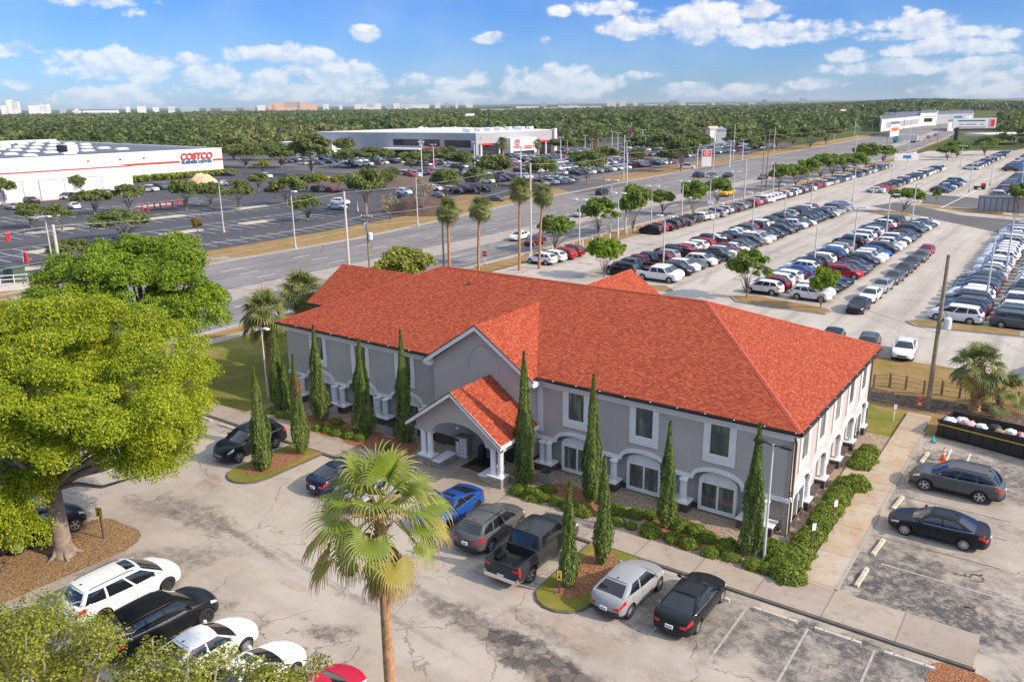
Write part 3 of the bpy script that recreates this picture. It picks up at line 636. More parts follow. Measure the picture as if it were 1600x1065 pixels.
ST = [((-1.6, -6.85), 0, 'weathered concrete wheel stop in front of the black sedan'), ((1.35, -6.82), 0, 'weathered concrete wheel stop in the empty bay beside the black sedan'), ((3.95, -6.8), 0, 'weathered concrete wheel stop in the middle empty bay of the front row'), ((6.7, -6.85), 0, 'weathered concrete wheel stop in the last empty bay before the mulch corner'),
  ((3.72, -1.45), 1.53, 'tan concrete wheel stop nearest the walkway corner of the side car park'), ((3.75, 1.95), 1.5, 'tan concrete wheel stop in the empty bay beside the black side-parked sedan'), ((3.6, 7.75), 1.48, 'tan concrete wheel stop in the gap between black sedan and grey SUV'), ((3.55, 11.9), 1.5, 'tan concrete wheel stop at the nose of the grey SUV'), ((3.75, 15.4), 1.5, 'scuffed grey wheel stop next to the traffic cone'),
  ((-36.0, -6.3), 0, 'white wheel stop in the farthest bay beyond the black SUV'), ((-38.8, -6.2), 0, 'white wheel stop in the end bay nearest the lawn'), ((-22.0, -24.6), .05, 'tan wheel stop behind the white minivan, beside the oak island')]
def stop_mesh():
    mb = MB(); mb.prism([(-.11, 0), (.11, 0), (.075, .13), (-.075, .13)], 'x', -.92, .92); mb.cyl((-.55, 0, .13), (-.55, 0, .134), .035, n=8, m=1); mb.cyl((.55, 0, .13), (.55, 0, .134), .035, n=8, m=1)
    return mb.mesh('wheel_stop', [M['mblock'], M['black']])
me = stop_mesh()
for (x, y), rz, lab in ST:
    o = link('wheel_stop', me); x, y, rz = hgr(x, y, rz); o.location = (x, y, .004); o.rotation_euler = (0, 0, rz); tag(o, lab, 'wheel stop', 'concrete wheel stops in the parking bays')
# sales lot beyond the dry grass
sheet('sales_car_park', [(-53.6, 37.5), (60, 37.5), (75, 430), (-20, 470), (-60, 430), (-58, 330), (-53.4, 140)], 0.0, 'saleslot')
sheet('lot_patch', [(1360, 322), (1408, 331), (1520, 355), (1600, 372), (1600, 345), (1500, 336), (1436, 322), (1400, 316)], .006, 'darkpatch', True)
sheet('lot_patch', [(1440, 318), (1600, 334), (1600, 315), (1445, 303)], .006, 'darkpatch', True)
sheet('lot_grass', [(1420, 321), (1440, 323), (1600, 341), (1600, 334), (1440, 319)], .010, 'drygrass', True)
sheet('lot_grass', [(1540, 262), (1600, 240), (1600, 232), (1550, 245)], .010, 'median', True)
for pts in ([(1140, 463), (1180, 463), (1290, 482), (1302, 488), (1290, 492), (1150, 472)], [(1415, 502), (1430, 500), (1600, 518), (1600, 527), (1430, 510)], [(1000, 446), (1040, 447), (1052, 454), (1010, 456)], [(1195, 312), (1225, 308), (1228, 312), (1200, 318)], [(1345, 329), (1420, 333), (1425, 338), (1390, 338)]):
    q = [gp(*p) for p in pts]; q = [(p.x, p.y) for p in q]
    slab('island_kerb', q, -.05, .11, 'kerb', raw=True); c = (sum(p[0] for p in q)/len(q), sum(p[1] for p in q)/len(q))
    sheet('planting_island', [(c[0]+(p[0]-c[0])*.94, c[1]+(p[1]-c[1])*.90) for p in q], .13, 'drygrass', raw=True)
mb = MB()
for i in range(16): mb.box(-54.0+.0, -48.8, 66+i*2.62-.05, 66+i*2.62+.05, .004, .006)
struct(hgv(mb).build('stall_line', M['line']))
p, q = gp(1470, 325), gp(1525, 298); mb = MB(); mb.quad((p.x-.12, p.y, .012), (p.x+.12, p.y, .012), (q.x+.12, q.y, .012), (q.x-.12, q.y, .012)); struct(mb.build('stall_line', M['line']))
# kerbed verge between street and sales lot with bollards' mulch line
sheet('verge_mulch', [(-53.9, 58), (-52.2, 58), (-52.4, 140), (-55, 260), (-56.6, 260), (-54.1, 140)], .002, 'leaflit')
# warehouse car park (dark sealed)
sheet('warehouse_car_park', [(-97, -60), (-97, 25.5), (-97, 50), (-101, 90), (-103.5, 112), (-110, 150), (-260, 150), (-260, -60)], -.012, 'darklot')
sheet('dealer_car_park', [(-108, 128), (-106, 180), (-118, 320), (-135, 470), (-330, 470), (-330, 150.5), (-262, 150.5), (-110.5, 150.5)], -.012, 'darkpatch')
sheet('mulch_strip', [(-100, 88), (-110, 90), (-116, 128), (-104, 120)], -.004, 'leaflit'); sheet('mulch_strip', [(-106.5, 182), (-112, 182), (-122, 330), (-115, 330)], -.004, 'leaflit')
mb = MB()       # stall lines on the warehouse car park: rows run along the street
for xr in (-101.5, -113.0, -118.6, -132.0, -137.6, -151.0, -156.6):
    y = -20.0
    while y < 82:
        if mnoise(Vector((xr*.05, y*.03, 0))) > -.42: mb.box(xr-2.6, xr+2.6, y-.06, y+.06, -.008, -.006)
        y += 2.75
    if xr not in (-101.5,): mb.box(xr-2.7, xr-2.58, -20, 82, -.008, -.006)
struct(hgv(mb).build('stall_line', M['line']))
for i, (x, y0, y1) in enumerate([(-115.8, 6, 12), (-115.8, 20.5, 29.5), (-115.8, 42, 50), (-134.8, 14, 22), (-134.8, 30, 38), (-134.8, 52, 60), (-153.8, 20, 27), (-153.8, 40, 48), (-153.8, 62, 70), (-103.8, 11.5, 19), (-115.8, 58, 66), (-134.8, 72, 80), (-99.5, 2, 9)]):
    slab('island_kerb', rounded(x-1.1, x+1.1, y0, y1, .8), -.05, .12, 'mblock')
for x0, x1, y0, y1 in ((-141, -136, 38, 45), (-129, -127, 62, 66)): sheet('hatched_paving', rect(x0, x1, y0, y1), -.004, 'yellow') if False else None
# ------------------------------------------------------------------ the two-storey office building
office = thing('office_building', 'two-storey taupe stucco office building with orange shingle hip roof and arched white trim', 'building', (-19, 9, 0))
OX, OY = -19.0, 9.0
def opart(mb, name, mats, parent=office, **kw):
    off = (0, 0, 0) if parent is not office else (OX, OY, 0)
    mb.v = [(x-off[0], y-off[1], z-off[2]) for x, y, z in mb.v]
    return mb.build(name, mats, parent, **kw)
def osub(mb, name, mats, parent, **kw):       # a sub-part: same building frame
    mb.v = [(x-OX, y-OY, z) for x, y, z in mb.v]
    return mb.build(name, mats, parent, **kw)
XL, XR, YF, YB = -38.3, -0.45, 0.45, 17.2
HE, HR = 5.93, 9.61
def arch_curve(c, hw, lo, hi, n=16):
    P = []
    for i in range(n+1):
        a = -1+2*i/n; P.append((c+hw*a, lo+(hi-lo)*math.sqrt(max(0, 1-a*a))**1.0 if abs(a) < 1 else lo))
    return P
def ellarch(c, hw, lo, hi, n=18):           # shallow arch with small shoulders
    P = [(c-hw-.16, lo)]
    for i in range(n+1):
        t = math.pi*(1-i/n); P.append((c+hw*math.cos(t), lo+.03+(hi-lo-.03)*math.sin(t)**.8 if 0 < i < n else lo+.03))
    return P+[(c+hw+.16, lo)]
BLO, BHI = 1.90, 2.56
FR = [-12.9, -8.54, -4.2]; FL = [-34.84, -30.5, -26.3]; SD = [2.50, 5.68, 8.86, 12.04, 15.22]
def skirt(a, b, centres, hw):               # bottom line of the upper wall: straight, arched over each bay
    P = [(a, BLO)]
    for c in centres: P += ellarch(c, hw, BLO, BHI)
    return P+[(b, BLO)]
W = MB()
front_spans = [(XL, -23.3, FL), (-15.65, XR, FR)]
for a, b, cs in front_spans:
    P = skirt(a, b, cs, 1.32); W.prism([(a, 5.58)]+P+[(b, 5.58)], 'y', YF, YF+.45)
    W.box(a+.3, b-.3, YF+.453, YF+.6, .0, 5.5)
P = skirt(YF+.452, YB, SD, 1.32); W.prism([(YF+.452, 5.58)]+P+[(YB, 5.58)], 'x', XR-.40, XR)
W.box(XR-.6, XR-.403, YF+.7, YB-.3, 0, 5.5)
W.box(XL, XR-.61, YF+.61, YB, 0, 5.5)
wall = opart(W, 'wall', M['stucco'])
# projecting entrance block with gable
GXL, GXR, GY = -23.15, -15.6, -0.25; GPX, GPZ = -19.42, 8.64
W = MB(); W.prism([(GXL, 0), (GXR, 0), (GXR, 5.75), (GPX, 8.42), (GXL, 5.75)], 'y', GY, YF+.44); opart(W, 'gable_wall', M['stucco'])
W = MB()
arc = [(GPX+.35+1.25*math.cos(t), 5.6+1.75*math.sin(t)) for t in [math.pi*i/22 for i in range(23)]]
for p, q in zip(arc, arc[1:]): W.quad((p[0], GY-.004, p[1]), (q[0], GY-.004, q[1]), (GPX+.35+(q[0]-GPX-.35)*.95, GY-.004, 5.6+(q[1]-5.6)*.95), (GPX+.35+(p[0]-GPX-.35)*.95, GY-.004, 5.6+(p[1]-5.6)*.95))
opart(W, 'patched_arch', mat('faint_arch_patch', (0.34, 0.295, 0.27), .95, var=.1))
# dark base course and plinth blocks
W = MB()
for a, b in ((XL-.02, -23.02), (-15.52, XR-.42)): W.box(a, b, YF+.30, YF+.449, 0, .28)
W.box(XR-.43, XR+.02-.06, YF+.5, YB, 0, .32)
for a, b in ((GXL-.03, -21.2), (-16.2, GXR+.03)): W.box(a, b, GY-.05, GY-.002, 0, .75)
W.box(GXR-.0+.002, GXR+.05, GY-.05, YF+.2, 0, .75); opart(W, 'base_course', M['plinth'])
PL = [(-15.45, -14.28), (-11.45, -9.95), (-7.2, -5.6), (-2.85, -1.0), (-29.1, -27.7), (-33.4, -31.95), (-38.2, -36.3), (-24.9, -23.45)]
for a, b in PL:
    W = MB(); W.box(a, b, -.12, YF+.29, 0, .52); pl = opart(W, 'plinth', M['plinth'])
    W = MB(); W.box(a-.05, b+.05, -.17, YF+.29, .523, .60); osub(W, 'plinth_cap', M['white'], pl)
for a, b in [(y-.36, y+.40) for y in (4.09, 7.27, 10.45, 13.63, 16.7)]:
    W = MB(); W.box(XR-.39, XR+.17, a, b, 0, .52); pl = opart(W, 'plinth', M['plinth'])
    W = MB(); W.box(XR-.39, XR+.21, a-.05, b+.05, .523, .60); osub(W, 'plinth_cap', M['white'], pl)
def column(x, y, z0, z1, r, parent=office):
    W = MB(); W.lathe([(r*1.28, 0), (r*1.28, .07), (r*1.04, .12), (r, .2), (r*.94, (z1-z0)-.2), (r*.98, z1-z0-.12), (r*1.22, z1-z0-.08), (r*1.22, z1-z0)], (x, y, z0), 20)
    return opart(W, 'column', M['white'], parent, smooth=False)
for x in (-15.05, -14.62, -11.05, -10.2, -6.75, -5.95, -2.35, -1.5, -28.75, -28.05, -33.05, -32.3, -37.5, -36.6, -24.6, -23.8): column(x, .14, .60, BLO, .20)
for y in (4.09, 7.27, 10.45, 13.63, 16.72): column(XR-.06, y, .60, BLO, .165)
# white arched band
def band(cs, a, b, axis, plane, th, hw=1.32):
    P = skirt(a, b, cs, hw); up = [(p[0], p[1]) for p in P]; W = MB(); n = len(P); out = []
    for i, p in enumerate(P):
        q0, q1 = P[max(0, i-1)], P[min(n-1, i+1)]; dx, dz = q1[0]-q0[0], q1[1]-q0[1]; l = math.hypot(dx, dz) or 1
        nx, nz = -dz/l, dx/l
        if nz < .35: nz = .35
        out.append((p[0]+nx*.20, p[1]+nz*.22))
    lo = plane-th; hi = plane+.12
    for i in range(n-1):
        quad2 = [P[i], P[i+1], out[i+1], out[i]]
        if axis == 'y': W.prism(quad2, 'y', lo, hi)
        else: W.prism(quad2, 'x', plane-.1, plane+th)
    return opart(W, 'arched_band', M['white'])
for a, b, cs in front_spans: band(cs, a-.004, b+.004, 'y', YF, .10)
band(SD, YF+.1, YB+.01, 'x', XR, .10)
# frieze, gutter, soffit, corner trim, downpipes
for a, b in ((XL-.03, -23.3), (-15.65, XR+.03)): W = MB(); W.box(a, b, YF-.035, YF-.001, 5.24, 5.62); opart(W, 'frieze', M['white'])
W = MB(); W.box(XR+.001, XR+.035, YF, YB, 5.30, 5.62); opart(W, 'frieze', M['white'])
W = MB(); W.box(XR-.0-.22, XR+.03, YF-.03, YF-.001, 0.0, 5.235); W.box(XR+.001, XR+.03, YF-.03, YF+.24, 0.0, 5.29); opart(W, 'corner_trim', M['tan'])
W = MB(); W.box(-15.78+.2, -15.40+.2, YF-.06, YF-.002, 2.4, 5.235); opart(W, 'pilaster', M['white'])
for pts, r in (([(XR+.07, .30, 5.6), (XR+.10, .62, 5.1), (XR+.08, .72, 2.6), (XR+.08, .72, .2), (XR+.5, .70, .12)], .055), ([(XR+.07, 17.15, 5.6), (XR+.07, 17.15, .1)], .05), ([(-23.25, YF-.06, 5.6), (-23.25, YF-.06, .2)], .05)): W = MB(); W.tube(pts, r, 8); opart(W, 'downpipe', M['brown'])
for z in (2.28, 2.45): W = MB(); W.cyl((XR+.03, .45, z), (XR+.03, .56, z), .05, n=8); opart(W, 'outside_tap', M['brown'])
# roofs ---------------------------------------------------------
def roofpart(name, faces, mats=None, th=.0, uv=True):
    W = MB()
    for f in faces: W.poly(f)
    return opart(W, name, mats or M['shingle'], uv=uv, fix=False)
E0 = (-38.77, -.0, HE); E1 = (0.0, 0.0, HE); E2 = (0.0, 17.63, HE); E3 = (-38.77, 17.63, HE); RA = (-29.8, 8.815, HR); RB = (-8.72, 8.815, HR)
kk = (HR-HE)/8.815
VJ = (GPX, (GPZ-HE)/kk, GPZ); GE_L = (-23.42, 0, HE); GE_R = (-15.37, 0, HE)
roofpart('roof', [[E0, GE_L, VJ, RA], [VJ, RB, RA], [GE_R, E1, RB, VJ], [E1, E2, RB], [E2, E3, RA, RB], [E3, E0, RA]])
GF = -0.62
roofpart('gable_roof', [[(-23.42, GF, HE-.02), (-23.42, 0, HE), VJ, (GPX, GF, GPZ)], [(-15.37, GF, HE-.02), (GPX, GF, GPZ), VJ, (-15.37, 0, HE)]])
# underside board so that the roof has thickness
W = MB(); W.box(-38.67, -.1, .1, 17.53, 5.60, 5.66); W.box(-23.3, -23.0, GF+.1, .09, 5.60, 5.66); W.box(-15.75, -15.45, GF+.1, .09, 5.60, 5.66)
opart(W, 'soffit', M['soffit'])
W = MB()
for a, b in ((-38.82, -23.43), (-15.36, .05)):
    W.box(a, b, -.10, -.004, HE-.17, HE-.035)
W.box(.004, .10, -.10, 17.73, HE-.17, HE-.035); W.box(-38.87, -38.774, -.1, 17.73, HE-.17, HE-.035); W.box(-38.82, .05, 17.634, 17.73, HE-.17, HE-.035)
gut = opart(W, 'gutter', M['gutter'])
for x in [-36.5+i*1.85 for i in range(7)]+[-14.2+i*1.55 for i in range(10)]: W = MB(); W.box(x-.025, x+.025, -.11, .12, HE-.034, HE-.012); osub(W, 'gutter_strap', M['galv'], gut)
for y in [1.2+i*1.6 for i in range(11)]: W = MB(); W.box(-.12, .11, y-.025, y+.025, HE-.034, HE-.012); osub(W, 'gutter_strap', M['galv'], gut)
W = MB(); W.box(-38.7, -.004, .0, .004+.01, 5.67, HE-.18); W.box(-.03, -.004, .02, 17.5, 5.67, HE-.18); opart(W, 'fascia', M['white'])
def bargeboard(pts, y, w, th, name):
    W = MB()
    for (a, b) in zip(pts, pts[1:]):
        W.prism([a, b, (b[0], b[1]-w), (a[0], a[1]-w)], 'y', y-th, y)
    return opart(W, name, M['white'])
bargeboard([(-23.62, 5.80), (GPX, GPZ-.035), (-15.17, 5.80)], GF+.0, .30, .06, 'bargeboard')
W = MB()
for a, b in (((-23.67, 5.83), (GPX, GPZ+.02)), ((GPX, GPZ+.02), (-15.12, 5.83))): W.prism([a, b, (b[0], b[1]-.06), (a[0], a[1]-.06)], 'y', GF-.10, GF-.061)
opart(W, 'drip_edge', M['gutter'])
W = MB(); W.box(-23.62, -23.1, GF+.004, .09, 5.45, 5.70); W.box(-15.7, -15.15, GF+.004, .09, 5.45, 5.70); opart(W, 'eave_return', M['white'])
W = MB()
def cap(a, b, w=.15):
    a, b = Vector(a), Vector(b); d = (b-a).normalized(); s = d.cross(Vector((0, 0, 1))).normalized()*w; u = Vector((0, 0, .035)); dn = Vector((0, 0, -.03))
    W.quad(a-s+dn, a+u, b+u, b-s+dn); W.quad(a+u, a+s+dn, b+s+dn, b+u)
cap(E1, RB); cap(E2, RB); cap(E0, RA); cap(E3, RA); cap(RA, RB)
opart(W, 'ridge_cap', M['ridge'], fix=False)
W = MB(); W.cyl((-25.9, 7.2, 8.6), (-25.9, 7.2, 9.15), .12, n=10); opart(W, 'roof_vent', M['brown'])
# rear wings
def wing(name, x0, x1, ridge_x, ye, zr):
    # gable/hip wing projecting back: eave z = HE, ridge runs along y
    yj = 9.05+(HR-zr)/kk
    fr = (ridge_x, ye-(ridge_x-x0)*.9, zr)
    roofpart(name, [[(x0, 18.1-.01, HE), (x0, ye, HE), fr, (ridge_x, yj, zr)], [(x1, ye, HE), (x1, 18.1-.01, HE), (ridge_x, yj, zr), fr], [(x0, ye, HE), (x1, ye, HE), fr]])
    W = MB(); W.box(x0+.4, x1-.4, 17.66, ye-.4, 0, 5.8); opart(W, 'rear_wing_wall', M['stucco'])
yj = 8.815+(HR-8.72)/kk
roofpart('rear_wing_roof', [[(-15.1, 17.63, HE), (-15.1, 19.4, HE), (-19.3, 19.4, 8.72), (-19.3, yj, 8.72)], [(-23.5, 19.4, HE), (-23.5, 17.63, HE), (-19.3, yj, 8.72), (-19.3, 19.4, 8.72)]])
W = MB(); W.prism([(-23.1, 0), (-15.5, 0), (-15.5, 5.85), (-19.3, 8.4), (-23.1, 5.85)], 'y', 17.21, 19.0); opart(W, 'rear_wing_wall', M['stucco'])
# left wing: gable set back on the far left
LW = [(-45.2, 12.2, HE-.02), (-41.3, 14.6, 8.75), (-31.0, 14.6, 8.75), (-31.0, 9.3, HE)]
roofpart('left_wing_roof', [[(-41.68, 5.47, HE), (-38.78, 5.47, HE), (-32.5, 9.62, 8.46), (-41.6, 9.62, 8.46)], [(-41.68, 13.77, HE), (-41.6, 9.62, 8.46), (-32.5, 9.62, 8.46), (-38.78, 13.77, HE)]])
W = MB(); W.prism([(6.0, 0), (13.2, 0), (13.2, 5.8), (9.62, 8.15), (6.0, 5.8)], 'x', -41.2, -38.31); opart(W, 'left_wing_wall', M['stucco'])
W = MB(); W.box(-41.7, -38.9, 5.37, 5.466, HE-.17, HE-.035); opart(W, 'gutter', M['gutter'])
# windows --------------------------------------------------------
def upper_window(c, axis):
    W = MB(); o, g = .88, .56; zo0, zo1, zg0, zg1 = 3.08, 5.235, 3.53, 5.23-.02
    zg1 = 5.0+.22 if axis == 'y' else 5.16
    pl = YF if axis == 'y' else XR; sgn = -1 if axis == 'y' else 1; f = pl+sgn*.07
    def bx(W, a0, a1, z0, z1, d0, d1, m=0):
        lo, hi = sorted((pl+sgn*d0, pl+sgn*d1))
        if axis == 'y': W.box(a0, a1, lo, hi, z0, z1, m)
        else: W.box(lo, hi, a0, a1, z0, z1, m)
    bx(W, c-o, c-g, zo0, zo1, .004, .075); bx(W, c+g, c+o, zo0, zo1, .004, .075); bx(W, c-g, c+g, zo0, zg0, .004, .075)
    if axis == 'x': bx(W, c-g, c+g, zg1, zo1, .004, .075)
    bx(W, c-g-.0, c-g+.05, zg0, zo1, .004, .05); bx(W, c+g-.05, c+g, zg0, zo1, .004, .05); bx(W, c-g+.05, c+g-.05, zg0, zg0+.05, .004, .05)
    w = opart(W, 'window', M['white'])
    P = MB(); bx(P, c-g+.05, c+g-.05, zg0+.05, zo1-.01 if axis == 'y' else zg1, .006, .018); osub(P, 'pane', M['wglass'], w)
for c in FR+FL: upper_window(c, 'y')
for c in SD: upper_window(c, 'x')
def arched_window(c, axis, w2=1.06):
    pl = YF+.45 if axis == 'y' else XR-.40; sgn = -1 if axis == 'y' else 1
    def bx(W, a0, a1, z0, z1, d0, d1, m=0):
        lo, hi = sorted((pl+sgn*d0, pl+sgn*d1))
        if axis == 'y': W.box(a0, a1, lo, hi, z0, z1, m)
        else: W.box(lo, hi, a0, a1, z0, z1, m)
    W = MB(); z0 = .12; zt = 1.86
    bx(W, c-w2, c-w2+.17, z0, zt, .004, .34); bx(W, c+w2-.17, c+w2, z0, zt, .004, .34); bx(W, c-w2+.17, c+w2-.17, z0, z0+.2, .004, .34); bx(W, c-w2+.17, c+w2-.17, zt-.12, zt, .004, .34); bx(W, c-.05, c+.05, z0+.2, zt-.12, .004, .32)
    ar = [(c+w2*math.cos(t), zt+.003+.58*math.sin(t)) for t in [math.pi*i/14 for i in range(15)]]
    a, b = sorted((pl+sgn*.004, pl+sgn*.31)); W.prism(ar, 'y' if axis == 'y' else 'x', a, b)
    w = opart(W, 'arched_window', M['white'])
    for s in (-1, 1):
        P = MB(); bx(P, min(c+s*.05, c+s*(w2-.17)), max(c+s*.05, c+s*(w2-.17)), z0+.2, zt-.12, .01, .26); osub(P, 'pane', M['wglass'], w)
for c in FR+FL: arched_window(c, 'y')
for c in (SD[0], SD[4]): arched_window(c, 'x')
W = MB(); W.box(XR-.399, XR-.33, 11.4, 12.5, .1, 2.1); opart(W, 'side_door', M['brown'])
W = MB()
for y in (6.7, 9.9, 3.5, 13.1): W.box(XR-.39, XR-.2, y-.1, y+.1, 1.95, 2.15)
opart(W, 'wall_lamp', M['brown'])
# entrance porch ---------------------------------------------------
PX, PY, PZ, PE, PH2 = -18.6, -4.1, 5.58, 3.06, 3.52; FY = -3.5
porch = osub  # same frame as the building
kp = (PZ-PE)/PH2
W = MB(); W.quad((PX-PH2, PY, PE), (PX-PH2, GY, PE), (PX, GY, PZ), (PX, PY, PZ)); W.quad((PX+PH2, PY, PE), (PX, PY, PZ), (PX, GY, PZ), (PX+PH2, GY, PE)); opart(W, 'porch_roof', M['shingle'], uv=True, fix=False)
W = MB(); W.box(PX-2.1, PX+2.1, FY+.41, GY-.002, 3.47, 3.52); opart(W, 'porch_ceiling', M['tan'])
bargeboard([(PX-PH2-.05, PE-.02), (PX, PZ-.02), (PX+PH2+.05, PE-.02)], PY, .24, .06, 'porch_bargeboard')
W = MB()
for a, b in (((PX-PH2-.09, PE-.02), (PX, PZ+.035)), ((PX, PZ+.035), (PX+PH2+.09, PE-.02))): W.prism([a, b, (b[0], b[1]-.06), (a[0], a[1]-.06)], 'y', PY-.10, PY-.061)
opart(W, 'drip_edge', M['gutter'])
W = MB(); W.box(PX+PH2-.02, PX+PH2+.05, PY+.004, GY-.01, PE-.22, PE-.025); W.box(PX-PH2-.05, PX-PH2+.02, PY+.004, GY-.01, PE-.22, PE-.025); opart(W, 'porch_gutter', M['white'])
aw = 2.0; za = 2.42; zt = 3.42
arc = [(PX+aw*math.cos(t), za+(zt-za)*math.sin(t)) for t in [math.pi*(1-i/24) for i in range(25)]]
for y0, y1, nm in ((FY, FY+.40, 'porch_front_wall'),):
    W = MB(); W.prism([(PX-PH2+.25, za), (PX-PH2+.25, PE+.02), (PX, PZ-.22), (PX+PH2-.25, PE+.02), (PX+PH2-.25, za)]+arc[::-1], 'y', y0, y1); opart(W, nm, M['stucco'])
for s in (-1, 1):
    W = MB(); x0 = PX+s*(PH2-.25); W.box(min(x0, x0-s*.3), max(x0, x0-s*.3), FY+.403, GY-.004, za, PE-.15); opart(W, 'porch_side_beam', M['stucco'])
    xa, xb = PX+s*1.62, PX+s*3.15; a, b = min(xa, xb), max(xa, xb)
    ca, cb = PX+s*2.16, PX+s*3.15; ca, cb = min(ca, cb), max(ca, cb)
    W = MB(); W.box(ca, cb, FY-.10, FY+.60, KH, .74); st = opart(W, 'stone_pier', M['stone'], uv=True)
    W = MB(); W.box(ca-.05, cb+.05, FY-.15, FY+.65, .743, .82); osub(W, 'pier_cap', M['white'], st)
    la, lb = sorted((PX+s*1.50, PX+s*2.155)); W = MB(); W.box(la, lb, FY+.0, FY+1.55, KH, .56); st = opart(W, 'stone_bench', M['stone'], uv=True)
    W = MB(); W.box(la-.05, lb+.02, FY-.05, FY+1.6, .563, .63); osub(W, 'bench_top', M['white'], st)
    for dx in (2.40, 2.92): column(PX+s*dx, FY+.24, .82, za, .19)
W = MB(); W.box(PX-3.6, PX+3.6, -4.15, GY-.01, 0, KH+.004); opart(W, 'porch_floor', M['walk'])
W = MB(); W.box(PX-.7, PX+1.35, -2.5, -.5, KH+.008, KH+.02); opart(W, 'door_mat', M['gutter'])
W = MB(); W.box(PX+.0, PX+2.2, GY-.06, GY-.004, KH, 2.35); dr = opart(W, 'entrance_door', M['dkframe'])
W = MB()
for i in range(2): W.box(PX+.12+i*1.05, PX+1.0+i*1.05, GY-.08, GY-.063, KH+.1, 2.2)
osub(W, 'pane', M['bglass'], dr)
W = MB(); W.box(PX-.75, PX-.05, GY-.4, GY-.004, KH, 3.1); opart(W, 'porch_inner_wall', M['tan'])
W = MB(); W.cyl((PX-1.1, -2.2, 2.88), (PX-1.1, -2.2, 2.66), .04, n=8); W.lathe([(.05, 0), (.15, -.06), (.13, -.18), (.05, -.25)][::-1], (PX-1.1, -2.2, 2.66), 10); opart(W, 'porch_lamp', M['white'])
# things standing by the building
def t_mailbox():
    t = thing('mail_cabinet', 'pale grey cluster mail cabinet standing inside the entrance porch', 'mailbox', (PX-1.35, -1.35, KH+.01), R(8))
    W = MB(); W.box(-.42, .42, -.28, .28, 0, 1.45); W.box(-.45, .45, -.31, .31, 1.453, 1.5); W.build('cabinet', M['tan'], t)
    W = MB()
    for i in range(3):
        for j in range(5): W.box(-.38+i*.26, -.16+i*.26, -.297, -.283, .16+j*.25, .37+j*.25)
    W.build('locker_door', M['soffit'], t); W = MB(); W.box(-.38, -.16, -.305, -.298, 1.18, 1.34); W.build('notice', M['black'], t)
    t2 = thing('litter_bin', 'black litter bin by the entrance doors', 'bin', (PX-.2, -1.0, KH+.01)); W = MB(); W.lathe([(.2, 0), (.24, .1), (.25, .7), (.22, .78)], n=16); W.build('body', M['black'], t2); W = MB(); W.lathe([(.26, .78), (.27, .84), (.18, .98), (.06, 1.02)], n=16); W.build('lid', M['dkframe'], t2)
t_mailbox()
def ac(name, x, y, lab, s=1.0):
    t = thing('air_conditioner', lab, 'air conditioner', (x, y, .03)); W = MB(); W.box(-.40*s, .40*s, -.40*s, .40*s, .06, .78*s); W.build('case', M['brown'] if s < 1 else M['tan'], t)
    W = MB()
    for k in range(9):
        z = .12+k*.07; W.box(-.41*s, .41*s, -.41*s, .41*s, z, z+.02)
    W.build('grille', M['galv'], t); W = MB(); W.cyl((0, 0, .78*s), (0, 0, .80*s+.02), .33*s, n=18); W.build('fan_guard', M['black'], t)
    W = MB(); W.box(-.48*s, .48*s, -.48*s, .48*s, 0, .058); W.build('pad', M['mblock'], t)
ac('a', -13.9, -1.2, 'tan boxy air conditioner on the gravel beside the tall cypress right of the porch', .9)
ac('b', -32.6, -.9, 'brown air conditioner with round fan top between two left cypresses'); ac('c', -26.4, -1.0, 'grey air conditioner half hidden behind the cypress near the porch', .95)
# ------------------------------------------------------------------ vehicles (local frame: +x forward, origin on the ground below the middle)
def crom(xs, ys, x):
    if x <= xs[0]: return ys[0]
    if x >= xs[-1]: return ys[-1]
    for i in range(len(xs)-1):
        if xs[i] <= x <= xs[i+1]:
            h = xs[i+1]-xs[i]; t = (x-xs[i])/h
            m0 = (ys[i+1]-ys[i-1])/(xs[i+1]-xs[i-1]) if i > 0 else (ys[i+1]-ys[i])/h
            m1 = (ys[i+2]-ys[i])/(xs[i+2]-xs[i]) if i+2 < len(xs) else (ys[i+1]-ys[i])/h
            return (2*t**3-3*t*t+1)*ys[i]+(t**3-2*t*t+t)*h*m0+(-2*t**3+3*t*t)*ys[i+1]+(t**3-t*t)*h*m1
